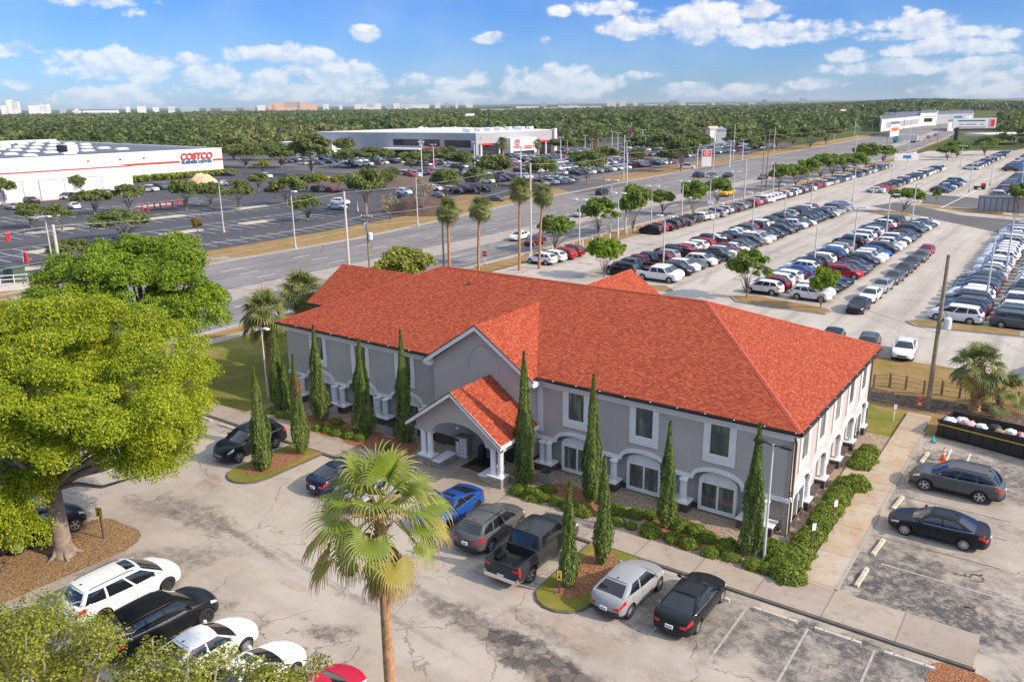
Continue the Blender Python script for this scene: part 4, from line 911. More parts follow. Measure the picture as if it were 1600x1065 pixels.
# s measured from the nose backwards.  top: shoulder/hood/deck height; cabin: cowl, wtop, rend, rbase
SPEC = dict(
 sedan=dict(L=4.72, W=1.82, H=1.45, fw=.93, wb=2.72, rw=.335, top=[(0, .60), (.12, .70), (.6, .80), (1.25, .93), (2.2, .95), (3.3, .98), (3.9, 1.03), (4.45, 1.02), (4.66, .95), (4.72, .80)], cowl=1.22, wtop=2.02, rend=3.18, rbase=4.08, wr=.60, zb=.22, side=[(.05, .46), (.50, .90)], rails=False, rz=0),
 coupe=dict(L=4.65, W=1.84, H=1.40, fw=.92, wb=2.7, rw=.34, top=[(0, .58), (.12, .68), (.6, .78), (1.3, .91), (2.2, .94), (3.3, 1.0), (3.9, 1.04), (4.4, 1.03), (4.6, .95), (4.65, .80)], cowl=1.28, wtop=2.1, rend=2.95, rbase=4.2, wr=.58, zb=.21, side=[(.05, .50), (.53, .88)], rails=False, rz=-.04),
 suv=dict(L=4.66, W=1.87, H=1.67, fw=.90, wb=2.70, rw=.37, top=[(0, .70), (.1, .86), (.5, 1.0), (1.1, 1.09), (2.2, 1.08), (3.3, 1.11), (4.1, 1.17), (4.5, 1.14), (4.66, .96)], cowl=1.12, wtop=1.92, rend=3.90, rbase=4.46, wr=.66, zb=.27, side=[(.04, .34), (.37, .64), (.68, .93)], rails=True, rz=-.05),
 bigsuv=dict(L=4.98, W=1.97, H=1.76, fw=.94, wb=2.86, rw=.395, top=[(0, .74), (.1, .92), (.5, 1.07), (1.2, 1.15), (2.2, 1.14), (3.5, 1.16), (4.4, 1.20), (4.84, 1.16), (4.98, .98)], cowl=1.22, wtop=2.02, rend=4.25, rbase=4.80, wr=.69, zb=.28, side=[(.04, .33), (.36, .64), (.67, .94)], rails=True, rz=-.04),
 hatch=dict(L=4.38, W=1.80, H=1.55, fw=.88, wb=2.64, rw=.35, top=[(0, .64), (.1, .78), (.5, .90), (1.1, .99), (2.2, 1.01), (3.2, 1.09), (3.9, 1.13), (4.2, 1.06), (4.34, .92), (4.38, .78)], cowl=1.05, wtop=1.76, rend=3.25, rbase=4.12, wr=.62, zb=.25, side=[(.05, .50), (.54, .84)], rails=False, rz=-.06),
 minivan=dict(L=5.17, W=1.99, H=1.76, fw=.97, wb=3.06, rw=.36, top=[(0, .62), (.1, .80), (.5, .98), (1.0, 1.08), (2.4, 1.05), (3.8, 1.08), (4.7, 1.14), (5.06, 1.10), (5.17, .92)], cowl=1.0, wtop=2.05, rend=4.55, rbase=5.0, wr=.70, zb=.22, side=[(.04, .34), (.37, .66), (.69, .95)], rails=True, rz=-.04),
 pickup=dict(L=5.88, W=2.04, H=1.92, fw=.98, wb=3.75, rw=.42, top=[(0, .86), (.08, 1.05), (.5, 1.17), (1.3, 1.22), (2.2, 1.22), (3.9, 1.22), (5.0, 1.22), (5.8, 1.22), (5.88, 1.16)], cowl=1.36, wtop=1.95, rend=3.68, rbase=3.92, wr=.70, zb=.34, side=[(.05, .47), (.52, .92)], rails=False, rz=-.02, sq=.45),
)
SECT = [(.78, 0.0), (.93, .06), (.985, .22), (1.0, .45), (.995, .72), (.965, .93), (.925, .995)]   # (half-width factor, height factor)
class CarShape:
    def __init__(s, kind):
        s.k = kind; sp = s.sp = SPEC[kind]; s.L, s.W, s.H = sp['L'], sp['W'], sp['H']; s.hw = s.W/2
        s.tx = [a for a, b in sp['top']]; s.tz = [b for a, b in sp['top']]
        L = s.L
        s.wx = [0, .05, .18, .5, 1.1, L-1.0, L-.45, L-.12, L-.03, L]; s.ww = [.70, .80, .90, .965, 1.0, 1.0, .975, .92, .86, .80]
        if kind == 'pickup': s.ww[0:4] = [.80, .88, .94, .98]; s.ww[-4:] = [.995, .98, .97, .96]
        s.bx = [0, .1, .5, L-.5, L-.1, L]; zb = sp['zb']; s.bz = [zb+.10, zb+.02, zb, zb, zb+.03, zb+.12]
        s.fx = sp['fw']; s.rx = sp['fw']+sp['wb']
    def shell(s, u, v):
        # u: distance from nose, v: 0..6 along the half section -> (s, y, z)
        zt = crom(s.tx, s.tz, u); zb = crom(s.bx, s.bz, u); w = crom(s.wx, s.ww, u)*s.hw
        i = min(5, int(v)); f = v-i
        a, b = SECT[i], SECT[i+1]
        # bulge round the wheels
        fl = 0
        for c in (s.fx, s.rx): fl = max(fl, 1-((u-c)/.55)**2)
        fl = max(0, fl)*.018
        wf = a[0]+(b[0]-a[0])*f; hf = a[1]+(b[1]-a[1])*f
        y = w*wf+(fl if 1.5 < v < 4.5 else 0)
        return (u, y, zb+(zt-zb)*hf)
    def P(s, u, y, z):
        # plan and profile rounding of nose and tail
        q = min(1.0, abs(y)/s.hw); f = math.exp(-max(0, u)/.50); r = math.exp(-max(0, s.L-u)/.42); k = s.sp.get('sq', 1.0)
        zr = max(0, (z-.42)/.55)
        return (s.L/2-(u+(.34*k*q**2.2+.13*k*min(1.3, zr)**2)*f-(.22*k*q**2.2+.05*k*min(1.4, zr)**2)*r), y, z)
    def stations(s, n):
        L = s.L; base = [0, .02, .05, .1, .18, .3, .45]; mid = [.45+(L-.9)*i/n for i in range(1, n)]
        return base+mid+[L-b for b in base[::-1]]
    def body(s, n=26):
        mb = MB(); us = s.stations(n); vv = [0, 1, 2, 3, 4, 5, 5.5, 6]; nv = len(vv); rows = []
        for u in us:
            row = []
            for v in vv: _, y, z = s.shell(u, v); row.append((u, y, z))
            zt = row[-1][2]; yw = row[-1][1]
            for f, cz in ((.7, .016), (.35, .030), (0, .034)): row.append((u, yw*f, zt+cz))
            rows.append(row)
        nr = len(rows[0]); ids = []
        for row in rows:
            r = []
            for (u, y, z) in row: r.append(len(mb.v)); mb.v.append(s.P(u, y, z))
            l = []
            for (u, y, z) in row[:-1]: l.append(len(mb.v)); mb.v.append(s.P(u, -y, z))
            ids.append(r+l[::-1])
        K = len(ids[0])
        for i in range(len(ids)-1):
            for j in range(K):
                j2 = (j+1) % K
                low = (j in (0, 1) or j2 in (0,) or j >= K-2) if s.k in ('suv', 'bigsuv', 'hatch') else (j == 0 or j == K-2 or j == K-1)
                mb.f.append((ids[i][j], ids[i][j2], ids[i+1][j2], ids[i+1][j])); mb.m.append(1 if low else 0)
        NC = 8                                   # nose and tail closed with a rounded grid
        for row in (rows[0], rows[-1]):
            lev = [[s.P(u, -y+2*y*k/NC, z) for k in range(NC+1)] for (u, y, z) in row[:-3]]
            top = row[-4]; lev.append([s.P(top[0], -top[1]+2*top[1]*k/NC, top[2]+.034*(1-abs(2*k/NC-1)**1.6)) for k in range(NC+1)])
            for j in range(len(lev)-1):
                for k in range(NC): mb.add([lev[j][k], lev[j][k+1], lev[j+1][k+1], lev[j+1][k]], [(0, 1, 2, 3)], 1 if j < 1 else 0)
        me = mb.mesh('body', [M['paint'], M['black']], True)
        bm = bmesh.new(); bm.from_mesh(me); bmesh.ops.remove_doubles(bm, verts=bm.verts[:], dist=.004); bmesh.ops.holes_fill(bm, edges=[e for e in bm.edges if e.is_boundary], sides=40); bmesh.ops.recalc_face_normals(bm, faces=bm.faces[:]); bm.to_mesh(me); bm.free()
        # cut the wheel arches
        cut = MB()
        for c in (s.fx, s.rx):
            for sg in (-1, 1): cut.cyl(s.P(c, sg*(s.hw+.2), s.sp['rw']*.98), s.P(c, sg*(s.hw-.30), s.sp['rw']*.98), s.sp['rw']+.065, n=28, m=1)
        if s.k == 'pickup': cut.box(s.L/2-(s.L-.07), s.L/2-4.06, -s.hw+.17, s.hw-.17, .72, 1.6, 1)
        cm = cut.mesh('cutter', [M['paint'], M['black']])
        ob = bpy.data.objects.new('tmp', me); oc = bpy.data.objects.new('tmpcut', cm); COL.objects.link(ob); COL.objects.link(oc)
        md = ob.modifiers.new('b', 'BOOLEAN'); md.operation = 'DIFFERENCE'; md.solver = 'EXACT'; md.object = oc
        dg = bpy.context.evaluated_depsgraph_get(); dg.update()
        res = bpy.data.meshes.new_from_object(ob.evaluated_get(dg)); res.name = 'body'
        bpy.data.objects.remove(ob); bpy.data.objects.remove(oc)
        if len(res.polygons) < 100: res = me
        bm = bmesh.new(); bm.from_mesh(res)
        for e in bm.edges:
            if len(e.link_faces) == 2 and e.calc_face_angle(0) > R(38): e.smooth = False
        bm.to_mesh(res); bm.free()
        res.polygons.foreach_set('use_smooth', [True]*len(res.polygons))
        return res
    def surf_patch(s, mb, u0, u1, v0, v1, off, m=0, side=1, nu=6, nv=4):
        def F(a, b):
            u = u0+(u1-u0)*a; v = v0+(v1-v0)*b; e = .01
            p = np.array(s.P(*s.shell(u, v))); q = np.array(s.P(*s.shell(min(u+e, s.L), v))); r = np.array(s.P(*s.shell(u, min(v+e, 6))))
            q0 = np.array(s.P(*s.shell(max(u-e, 0), v))); r0 = np.array(s.P(*s.shell(u, max(v-e, 0))))
            nn = np.cross(q-q0, r-r0); nn /= (np.linalg.norm(nn)+1e-9)
            if nn[1] < 0: nn = -nn
            p = p+nn*off; return (p[0], p[1]*side, p[2])
        mb.grid(F, nu, nv, m)
    def cabin(s):
        """greenhouse patches -> dict of MBs: shell (paint), windscreen, rear_window, side_window x2"""
        sp = s.sp; zc = crom(s.tx, s.tz, sp['cowl'])-.005; zr = s.H; L = s.L
        wb = s.hw*.91; wr = s.hw*sp['wr']*1.13
        def side(t, h, sg):       # t 0..1 front to rear along the side, h 0..1 belt to roof edge
            ub = sp['cowl']+(sp['rbase']-sp['cowl'])*t; ut = sp['wtop']+(sp['rend']-sp['wtop'])*t
            zb = crom(s.tx, s.tz, ub)-.01; drop = sp['rz']*1.0*max(0, (t-.35)/.65)**1.5; zt = zr-.075+drop-.03*max(0, (.25-t)/.25)**2
            u = ub+(ut-ub)*h; z = zb+(zt-zb)*h
            tw = (1-.07*max(0, (.12-t)/.12)-.12*max(0, (t-.8)/.2)**1.5)
            yb = crom(s.wx, s.ww, ub)*s.hw*.912; yt = wr*(1-.05*max(0, (.2-t)/.2)-.10*max(0, (t-.75)/.25)**1.5)
            y = yb+(yt-yb)*h+.03*math.sin(math.pi*h)
            return s.P(u, y*sg, z)
        bulge = lambda q: (1-q*q)
        def wind(a, h):           # a -1..1 across
            p = side(0, h, 1); y = p[1]*a; fx = .16*bulge(a)*(1-.45*h)
            return (p[0]+fx, y, p[2]+.02*bulge(a)*h)
        def rear(a, h):
            p = side(1, h, 1); fx = (.10 if sp['rbase']-sp['rend'] > .6 else .12)*bulge(a)*(1-.5*h)
            return (p[0]-fx, p[1]*a, p[2]+.02*bulge(a)*h)
        def roof(t, a):
            p = side(t, 1, 1); c = .075*(1-abs(a)**2.6)*math.sin(math.pi*min(1, max(0.0, .14+t*.72)))**.5
            fx = .16*.55*bulge(a)*(1-t)**3-(.05)*bulge(a)*t**3
            return (p[0]+fx, p[1]*a, p[2]+c*.95+.02*bulge(a)*(1-c/.075 if c < .075 else 0))
        sh = MB(); out = {}
        sh.grid(lambda i, j: roof(i, -1+2*j), 12, 10)
        def frame(F, g0, g1, h0, h1, glass, nu=6, nv=5):
            def blk(mb, a0, a1, b0, b1, nu=nu, nv=nv): mb.grid(lambda i, j: F(a0+(a1-a0)*i, b0+(b1-b0)*j), nu, nv)
            blk(glass, g0, g1, h0, h1); return blk
        ws = MB(); blk = frame(wind, -.93, .93, .02, .95, ws, 10, 6)
        blk(sh, -1, -.93, 0, 1, 1); blk(sh, .93, 1, 0, 1, 1); blk(sh, -.93, .93, .95, 1, 10, 1); out['windscreen'] = ws
        rw = MB(); van = sp['rbase']-sp['rend'] < .6; hb = .10 if van else .06
        blk = frame(rear, -.86, .86, hb, .90, rw, 10, 6)
        blk(sh, -1, -.86, 0, 1, 2); blk(sh, .86, 1, 0, 1, 2); blk(sh, -.86, .86, .90, 1, 10, 1); blk(sh, -.86, .86, 0, hb, 10, 1); out['rear_window'] = rw
        for sg in (1, -1):
            F = lambda t, h, sg=sg: side(t, h, sg); sw = MB(); h0, h1 = .05, .90; prev = 0
            def blk(mb, a0, a1, b0, b1, nu, nv, F=F): mb.grid(lambda i, j: F(a0+(a1-a0)*i, b0+(b1-b0)*j), nu, nv)
            for (a, b) in sp['side']:
                blk(sh, prev, a, h0, h1, 2, 4); blk(sw, a, b, h0, h1, 6, 5); prev = b
            blk(sh, prev, 1, h0, h1, 2, 4); blk(sh, 0, 1, 0, h0, 12, 1); blk(sh, 0, 1, h1, 1, 12, 1)
            out['side_window'+('' if sg > 0 else '2')] = sw
        out['shell'] = sh; s.side = side; s.roof = roof; s.rear = rear
        return out
_CAR = {}
def wheel_mesh(r, w, spokes, dark):
    t = MB(); k = 26; prof = [(r*.66, -w/2), (r*.90, -w/2), (r*.97, -w*.42), (r, -w*.25), (r, w*.25), (r*.97, w*.42), (r*.90, w/2), (r*.66, w/2)]
    vs = [(rr*math.cos(2*math.pi*i/k), y, rr*math.sin(2*math.pi*i/k)) for rr, y in prof for i in range(k)]
    n = len(prof); t.add(vs, [(i*k+j, i*k+(j+1) % k, ((i+1) % n)*k+(j+1) % k, ((i+1) % n)*k+j) for i in range(n) for j in range(k)])
    rm = MB(); R1 = r*.66
    # barrel and face: outer side is +y
    rm.add([(q*math.cos(2*math.pi*i/k), y, q*math.sin(2*math.pi*i/k)) for q, y in ((R1, w/2-.005), (R1*.92, w/2-.012), (R1*.90, w/2-.07), (.001, w/2-.075)) for i in range(k)], [(a*k+j, a*k+(j+1) % k, (a+1)*k+(j+1) % k, (a+1)*k+j) for a in range(3) for j in range(k)], 0)
    for f in range(2*k, 3*k): rm.m[f] = 1
    for f in range(1*k, 2*k): rm.m[f] = 1
    for i in range(spokes):
        a = 2*math.pi*i/spokes; c, sn = math.cos(a), math.sin(a); q = []
        for rr, hw2 in ((R1*.14, .030), (R1*.93, .045 if spokes < 7 else .028)):
            for sgn in (-1, 1): q.append((rr*c-sgn*hw2*sn, 0, rr*sn+sgn*hw2*c))
        P = [(x, w/2-.028, z) for x, _, z in q]; Q = [(x, w/2-.06, z) for x, _, z in q]
        rm.add(P+Q, [(0, 1, 3, 2), (0, 2, 6, 4), (1, 5, 7, 3), (2, 3, 7, 6)], 0)
    rm.cyl((0, w/2-.06, 0), (0, w/2-.018, 0), R1*.20, n=12)
    return t.mesh('wheel', M['tyre'], True), rm.mesh('rim', [M['drim'] if dark else M['rim'], M['tyre']])
def car_parts(kind, dark=False):
    key = (kind, dark)
    if key in _CAR: return _CAR[key]
    s = CarShape(kind); sp = s.sp; parts = []     # (name, mesh, loc, subparts)
    parts.append(('body', s.body(), None, []))
    cb = s.cabin()
    cab = cb['shell']
    # door seams and handles lie in the shell mesh (dark slot 1)
    def seam(u, v0, v1):
        for sg in (1, -1): s.surf_patch(cab, u-.007, u+.007, v0, v1, .0025, 1, sg, 1, 8)
    span = sp['rbase']-sp['cowl']; doors = [sp['cowl']+.12, sp['cowl']+span*(.36 if len(sp['side']) == 3 else .48)+.02, min(sp['rbase']-.25, s.rx-.12)]
    for u in doors: seam(u, 1.1, 5.6)
    for sg in (1, -1):
        s.surf_patch(cab, doors[0], doors[2], 1.06, 1.12, .0025, 1, sg, 8, 1)
        for u in doors[1:]: s.surf_patch(cab, u-.30, u-.12, 4.15, 4.38, .022, 0 if kind != 'suv' else 0, sg, 1, 1)
        # belt moulding
        cab.tube([Vector(cab_p)+Vector((0, 0, .004)) for cab_p in [s.side(t/10, .03, sg) for t in range(11)]], .011, 4, 2)
    cmats = [M['paint'], M['black'], M['black'] if kind in ('suv', 'hatch', 'pickup') else M['chrome']]
    parts.append(('cabin_shell', cab.mesh('cabin_shell', cmats, True, fix=False), None, []))
    for nm in ('windscreen', 'rear_window', 'side_window', 'side_window2'): parts.append((nm.rstrip('2'), cb[nm].mesh(nm.rstrip('2'), M['cglass'], True, fix=False), None, []))
    sport = kind in ('coupe',)
    tm, rmm = wheel_mesh(sp['rw'], .24 if kind != 'pickup' else .28, 5 if kind in ('suv', 'pickup', 'bigsuv') else 9, dark)
    for c in (s.fx, s.rx):
        for sg in (1, -1):
            parts.append(('wheel', tm, (s.L/2-c, sg*(s.hw-.135), sp['rw'], 0 if sg > 0 else math.pi), [('rim', rmm)]))
    for sg in (1, -1):
        mb = MB(); s.surf_patch(mb, .045, .50, 4.3, 5.35, .008, 0, sg); parts.append(('headlight', mb.mesh('headlight', M['hlamp'], True), None, []))
        mb = MB()
        if kind == 'pickup': s.surf_patch(mb, s.L-.16, s.L-.003, 3.1, 5.0, .008, 0, sg)
        else: s.surf_patch(mb, s.L-.40, s.L-.008, 4.05, 5.0, .008, 0, sg); 
        e = s.shell(s.L, 4.4)
        mb.add([s.P(s.L+.006, sg*(abs(y)), z) for y, z in ((e[1]*.62, e[2]+.05), (e[1]*.99, e[2]+.07), (e[1]*1.0, e[2]-.09), (e[1]*.66, e[2]-.05))], [(0, 1, 2, 3)])
        parts.append(('tail_light', mb.mesh('tail_light', M['tlamp'], True), None, []))
        mb = MB(); p = s.side(.10, .10, sg); q = Vector(p)
        for f in range(1): mb.lathe([(.02, -.075), (.085, -.055), (.10, 0), (.085, .06), (.02, .08)], (0, 0, 0), 8)
        mb.v = [(x*.75+q.x, y*1.15+q.y+sg*.13, z*.95+q.z+.09) for x, y, z in mb.v]; mb.box(q.x-.02, q.x+.02, min(q.y-.02*sg, q.y+.1*sg), max(q.y-.02*sg, q.y+.1*sg), q.z+.03, q.z+.06)
        parts.append(('mirror', mb.mesh('mirror', M['paint'], True), None, []))
        if sp['rails']:
            mb = MB(); pts = [Vector(s.roof(.10+.82*t/10, .88*sg))+Vector((0, 0, .045 if 0 < t < 10 else .0)) for t in range(11)]
            mb.tube(pts, .02, 6); parts.append(('roof_rail', mb.mesh('roof_rail', M['black']), None, []))
    zt = crom(s.tx, s.tz, 0); zb = crom(s.bx, s.bz, 0); fw = s.hw*s.ww[0]
    def endpatch(mb, u, w, z0, z1, m=0): mb.grid(lambda i, j: s.P(u, fw*w*(2*i-1), z0+(z1-z0)*j), 10, 3, m)
    mb = MB(); endpatch(mb, -.010, .62, zb+(zt-zb)*.40, zb+(zt-zb)*.86)
    for i in range(4): endpatch(mb, -.016, .58, zb+(zt-zb)*(.45+.10*i), zb+(zt-zb)*(.475+.10*i), 1)
    endpatch(mb, -.010, .9, zb+.0, zb+(zt-zb)*.24)
    parts.append(('grille', mb.mesh('grille', [M['black'], M['chrome'] if kind in ('bigsuv', 'pickup') else M['drim']]), None, []))
    zt = crom(s.tx, s.tz, s.L); zb = crom(s.bx, s.bz, s.L); zp = zb+(zt-zb)*(.52 if kind != 'pickup' else .15)
    mb = MB(); xo = s.P(s.L, 0, zp+.1)[0]-.03; mb.box(xo-.016, xo+.06, -.17, .17, zp-.02, zp+.14, 0)
    for i in range(6): mb.box(xo-.019, xo-.0165, -.13+i*.045, -.13+i*.045+.026, zp+.03, zp+.09, 1)
    parts.append(('licence_plate', mb.mesh('licence_plate', [M['plate'], M['ink']]), None, []))
    fw = s.hw*s.ww[-1]; mb = MB(); endpatch(mb, s.L+.014, .98, zb-.02, zb+.20)
    for sg in (1, -1): s.surf_patch(mb, s.L-.5, s.L-.004, .3, 1.8, .014, 0, sg)
    if kind == 'pickup': mb.box(-s.L/2-.10, -s.L/2+.02, -s.hw*.86, s.hw*.86, zb+.0, zb+.20, 0)
    parts.append(('rear_bumper', mb.mesh('rear_bumper', [M['chrome'] if kind == 'pickup' else (M['paint'] if kind in ('sedan', 'coupe', 'minivan') else M['black'])]), None, []))
    mb = MB(); p = s.roof(.9, 0); mb.prism([(p[0]-.09, p[2]-.01), (p[0]+.09, p[2]-.01), (p[0]-.06, p[2]+.06)], 'y', -.018, .018); parts.append(('aerial', mb.mesh('aerial', M['black']), None, []))
    if kind == 'minivan':
        mb = MB(); mb.grid(lambda i, j: tuple(np.array(s.roof(.04+.17*i, -.62+1.24*j))+np.array((0, 0, .006))), 4, 6); parts.append(('sunroof', mb.mesh('sunroof', M['cglass'], True, fix=False), None, []))
    if kind == 'coupe':
        mb = MB(); mb.grid(lambda i, j: tuple(np.array(s.roof(.12+.34*i, -.6+1.2*j))+np.array((0, 0, .006))), 4, 6); parts.append(('sunroof', mb.mesh('sunroof', M['cglass'], True, fix=False), None, []))
    if kind == 'pickup':
        mb = MB(); x0, x1 = -s.L/2+.08, s.L/2-4.06
        mb.box(x0, x1, -s.hw+.18, s.hw-.18, .725, .745)
        for i in range(9): mb.box(x0+.03, x1-.03, -s.hw+.26+i*.185, -s.hw+.32+i*.185, .745, .765)
        for sg in (-1, 1): mb.box(s.L/2-s.rx-.4, s.L/2-s.rx+.4, min(sg*(s.hw-.18), sg*(s.hw-.42)), max(sg*(s.hw-.18), sg*(s.hw-.42)), .746, .98)
        parts.append(('bed_liner', mb.mesh('bed_liner', M['bedliner']), None, []))
        mb = MB()
        for sg in (-1, 1): mb.box(x0-.05, x1, min(sg*(s.hw-.17), sg*(s.hw-.07)), max(sg*(s.hw-.17), sg*(s.hw-.07)), 1.24, 1.265)
        mb.box(x0-.06, x0, -s.hw+.17, s.hw-.17, 1.24, 1.26); parts.append(('bed_rail', mb.mesh('bed_rail', M['black']), None, []))
    _CAR[key] = parts
    return parts
_FLAT = {}
def car_flat(kind, dark=False):
    """one mesh of the whole car, for cars too small to show their parts"""
    if (kind, dark) in _FLAT: return _FLAT[(kind, dark)]
    bm = bmesh.new(); mats = []
    for nm, me, loc, subs in car_parts(kind, dark):
        if nm in ('roof_rail', 'aerial', 'licence_plate', 'grille', 'bed_rail'): continue
        for m2 in [me]+[q for _, q in subs]:
            t = m2.copy()
            if loc: t.transform(Matrix.Translation(loc[:3]) @ Matrix.Rotation(loc[3], 4, 'Z'))
            idx = []
            for mt in m2.materials:
                if mt not in mats: mats.append(mt)
                idx.append(mats.index(mt))
            for p in t.polygons: p.material_index = idx[p.material_index]
            bm.from_mesh(t); bpy.data.meshes.remove(t)
    me = bpy.data.meshes.new('car'); bm.to_mesh(me); bm.free()
    for mt in mats: me.materials.append(mt)
    _FLAT[(kind, dark)] = me
    return me
PAINTS = {'white': (0.72, 0.72, 0.71), 'black': (0.012, 0.013, 0.015), 'dark grey': (0.034, 0.037, 0.041), 'grey': (0.085, 0.087, 0.088), 'silver': (0.285, 0.29, 0.295), 'red': (0.36, 0.012, 0.022), 'maroon': (0.14, 0.012, 0.020), 'blue': (0.010, 0.060, 0.27), 'navy': (0.010, 0.016, 0.040), 'pale silver': (0.42, 0.43, 0.45), 'brown': (0.12, 0.085, 0.06), 'yellow': (0.75, 0.36, 0.01), 'slate': (0.075, 0.095, 0.10), 'cherry': (0.46, 0.008, 0.035)}
KNAME = {'sedan': 'sedan', 'coupe': 'coupe', 'suv': 'SUV', 'bigsuv': 'SUV', 'hatch': 'hatchback', 'minivan': 'minivan', 'pickup': 'pickup truck'}
SMALL = ('body', 'cabin_shell', 'windscreen', 'rear_window', 'side_window', 'wheel', 'headlight', 'tail_light', 'bed_liner')
def car(kind, colour, x, y, rz, label, group=None, detail=2, name=None, dark=False, scale=.985, z=0.0, raw=False):
    """detail 2: all parts; 1: main parts; 0: one mesh"""
    if not raw: x, y, rz = hgr(x, y, rz)
    nm = name or {'SUV': 'parked_suv', 'sedan': 'parked_sedan', 'coupe': 'parked_coupe', 'hatchback': 'parked_hatchback', 'minivan': 'parked_minivan', 'pickup truck': 'pickup_truck'}[KNAME[kind]]
    colr = (*PAINTS[colour], 1); cat = KNAME[kind].split()[0] if kind in ('minivan', 'pickup') else 'car'
    if detail == 0:
        o = link(nm, car_flat(kind, dark)); o.color = colr; o.location = (x, y, z+.006); o.rotation_euler = (0, 0, rz); o.scale = (scale,)*3
        return tag(o, label, cat, group)
    t = thing(nm, label, cat, (x, y, z+.006), rz, group); t.scale = (scale,)*3
    for pn, me, loc, subs in car_parts(kind, dark):
        if detail == 1 and pn not in SMALL: continue
        o = link(pn, me, t); o.color = colr
        if loc: o.location = loc[:3]; o.rotation_euler = (0, 0, loc[3])
        for sn, sm in subs: q = link(sn, sm, o); q.color = colr
    return t
N90 = math.pi/2
# cars standing round the office
car('sedan', 'black', 5.99, 4.98, math.pi, 'black sedan parked nose to the side walkway, nearer than the grey SUV', detail=2)
car('bigsuv', 'grey', 6.02, 11.30, math.pi, 'charcoal grey SUV parked between the traffic cone and the black sedan', detail=2, scale=.965)
car('sedan', 'black', -1.78, -8.55, N90, 'black sedan with pale licence plate in the front row beside the silver hatchback', detail=2, dark=False)
car('hatch', 'silver', -4.52, -9.1, N90-.05, 'silver hatchback with black rear window next to the cypress island', detail=2)
car('pickup', 'dark grey', -9.75, -8.75, N90+.02, 'dark grey pickup truck with open empty bed', detail=2)
car('suv', 'grey', -12.75, -8.15, N90+.03, 'grey SUV with red rear lamps between blue coupe and pickup', detail=2)
car('coupe', 'blue', -15.75, -7.75, -N90+.04, 'bright blue coupe facing the aisle below the entrance porch', detail=2, dark=True)
car('sedan', 'silver', -20.6, -8.3, -N90, 'silver sedan mostly hidden behind the near fan palm crown', detail=2)
car('sedan', 'navy', -23.5, -7.9, N90, 'dark navy sedan parked left of the fan palm, in its own shadow', detail=2)
car('bigsuv', 'black', -31.55, -8.0, -N90-.0, 'black SUV facing the aisle beside the left cypress island', detail=2)
car('bigsuv', 'black', -31.4, -21.4, N90, 'black SUV partly hidden behind the big lime tree trunk', detail=2)
car('suv', 'silver', -33.0, -24.8, N90, 'silver car at the left edge with only one wheel showing', detail=2)
car('minivan', 'white', -22.72, -22.05, N90-.02, 'white minivan with sunroof parked beside the oak island', detail=2, dark=True)
car('bigsuv', 'black', -19.15, -22.6, N90-.03, 'glossy black SUV parked next to the white minivan', detail=2, dark=True)
car('sedan', 'white', -16.2, -22.75, N90-.02, 'white sedan half hidden by the foreground leaves, beside the black SUV', detail=2)
car('coupe', 'white', -13.4, -22.7, N90-.02, 'low white coupe at the edge of the foreground leaves, beside the red hatchback', detail=2)
car('hatch', 'cherry', -10.35, -22.35, N90-.03, 'cherry red hatchback behind the near fan palm trunk', detail=2)
# cars just behind the building
p = gp(1405, 563); car('sedan', 'white', p.x, p.y+1.9, -N90+.10, 'white sedan parked alone at the dry grass edge behind the building', detail=2, raw=True)
p = gp(1353, 553); car('suv', 'slate', p.x, p.y+.4, -N90+.1, 'slate grey SUV half hidden behind the right roof eave', detail=2, raw=True)
p = gp(1297, 545); car('suv', 'black', p.x, p.y+.4, -N90+.1, 'black SUV whose roof just shows above the building eave', detail=2, raw=True)
p = gp(1590, 590); car('suv', 'slate', p.x+2.4, p.y+2, N90, 'dark SUV cut off by the right edge behind the leaning palm', detail=2, raw=True)
# ------------------------------------------------------------------ rows of the sales lot, street traffic, far car parks
CARS = []        # (kind, colour, x, y, rz, rowname, z)
KW = [('suv', 5), ('sedan', 4), ('bigsuv', 2), ('hatch', 1), ('minivan', .6)]
CW = [('white', 5), ('black', 3.4), ('dark grey', 3.2), ('grey', 2.2), ('silver', 2.0), ('pale silver', 1.0), ('red', 1.3), ('maroon', .8), ('navy', 1.3), ('blue', .5), ('slate', 1.2)]
def pick(tab, rr): return rr.choices([a for a, _ in tab], [b for _, b in tab])[0]
def row(name, x, y0, y1, rz, seed, fixed=(), pitch=2.62, kinds=KW, cols=CW, gaps=0.03, xf=None):
    rr = random.Random(seed); y = y0; i = 0
    while y <= y1:
        k, c = (fixed[i] if i < len(fixed) else (pick(kinds, rr), pick(cols, rr)))
        if k and (i < len(fixed) or rr.random() > gaps):
            CARS.append((k, c, *hgr((xf(y) if xf else x)+rr.uniform(-.2, .2), y+rr.uniform(-.08, .08), rz+rr.uniform(-.025, .025)), name, 0))
        y += pitch; i += 1
PI = math.pi
row('street-side row', -51.2, 57.6, 66.5, PI, 1, [('suv', 'white'), ('suv', 'white'), ('suv', 'red'), ('suv', 'maroon')])
row('street-side row', -51.4, 92.4, 290, PI, 2, [('suv', 'black'), ('suv', 'red'), ('sedan', 'black'), ('suv', 'dark grey'), ('suv', 'black'), ('sedan', 'grey'), ('suv', 'black'), ('sedan', 'dark grey'), ('suv', 'white'), ('sedan', 'white'), ('sedan', 'silver')], xf=lambda y: -51.4-max(0, y-180)*.012)
row('left file of the first double row', -38.6, 57.2, 143, PI, 3, [('bigsuv', 'black'), ('pickup', 'grey'), ('pickup', 'maroon'), ('pickup', 'dark grey'), ('suv', 'maroon'), ('suv', 'silver'), ('pickup', 'black'), ('suv', 'red'), ('suv', 'white'), ('suv', 'white'), ('suv', 'red'), ('pickup', 'dark grey')])
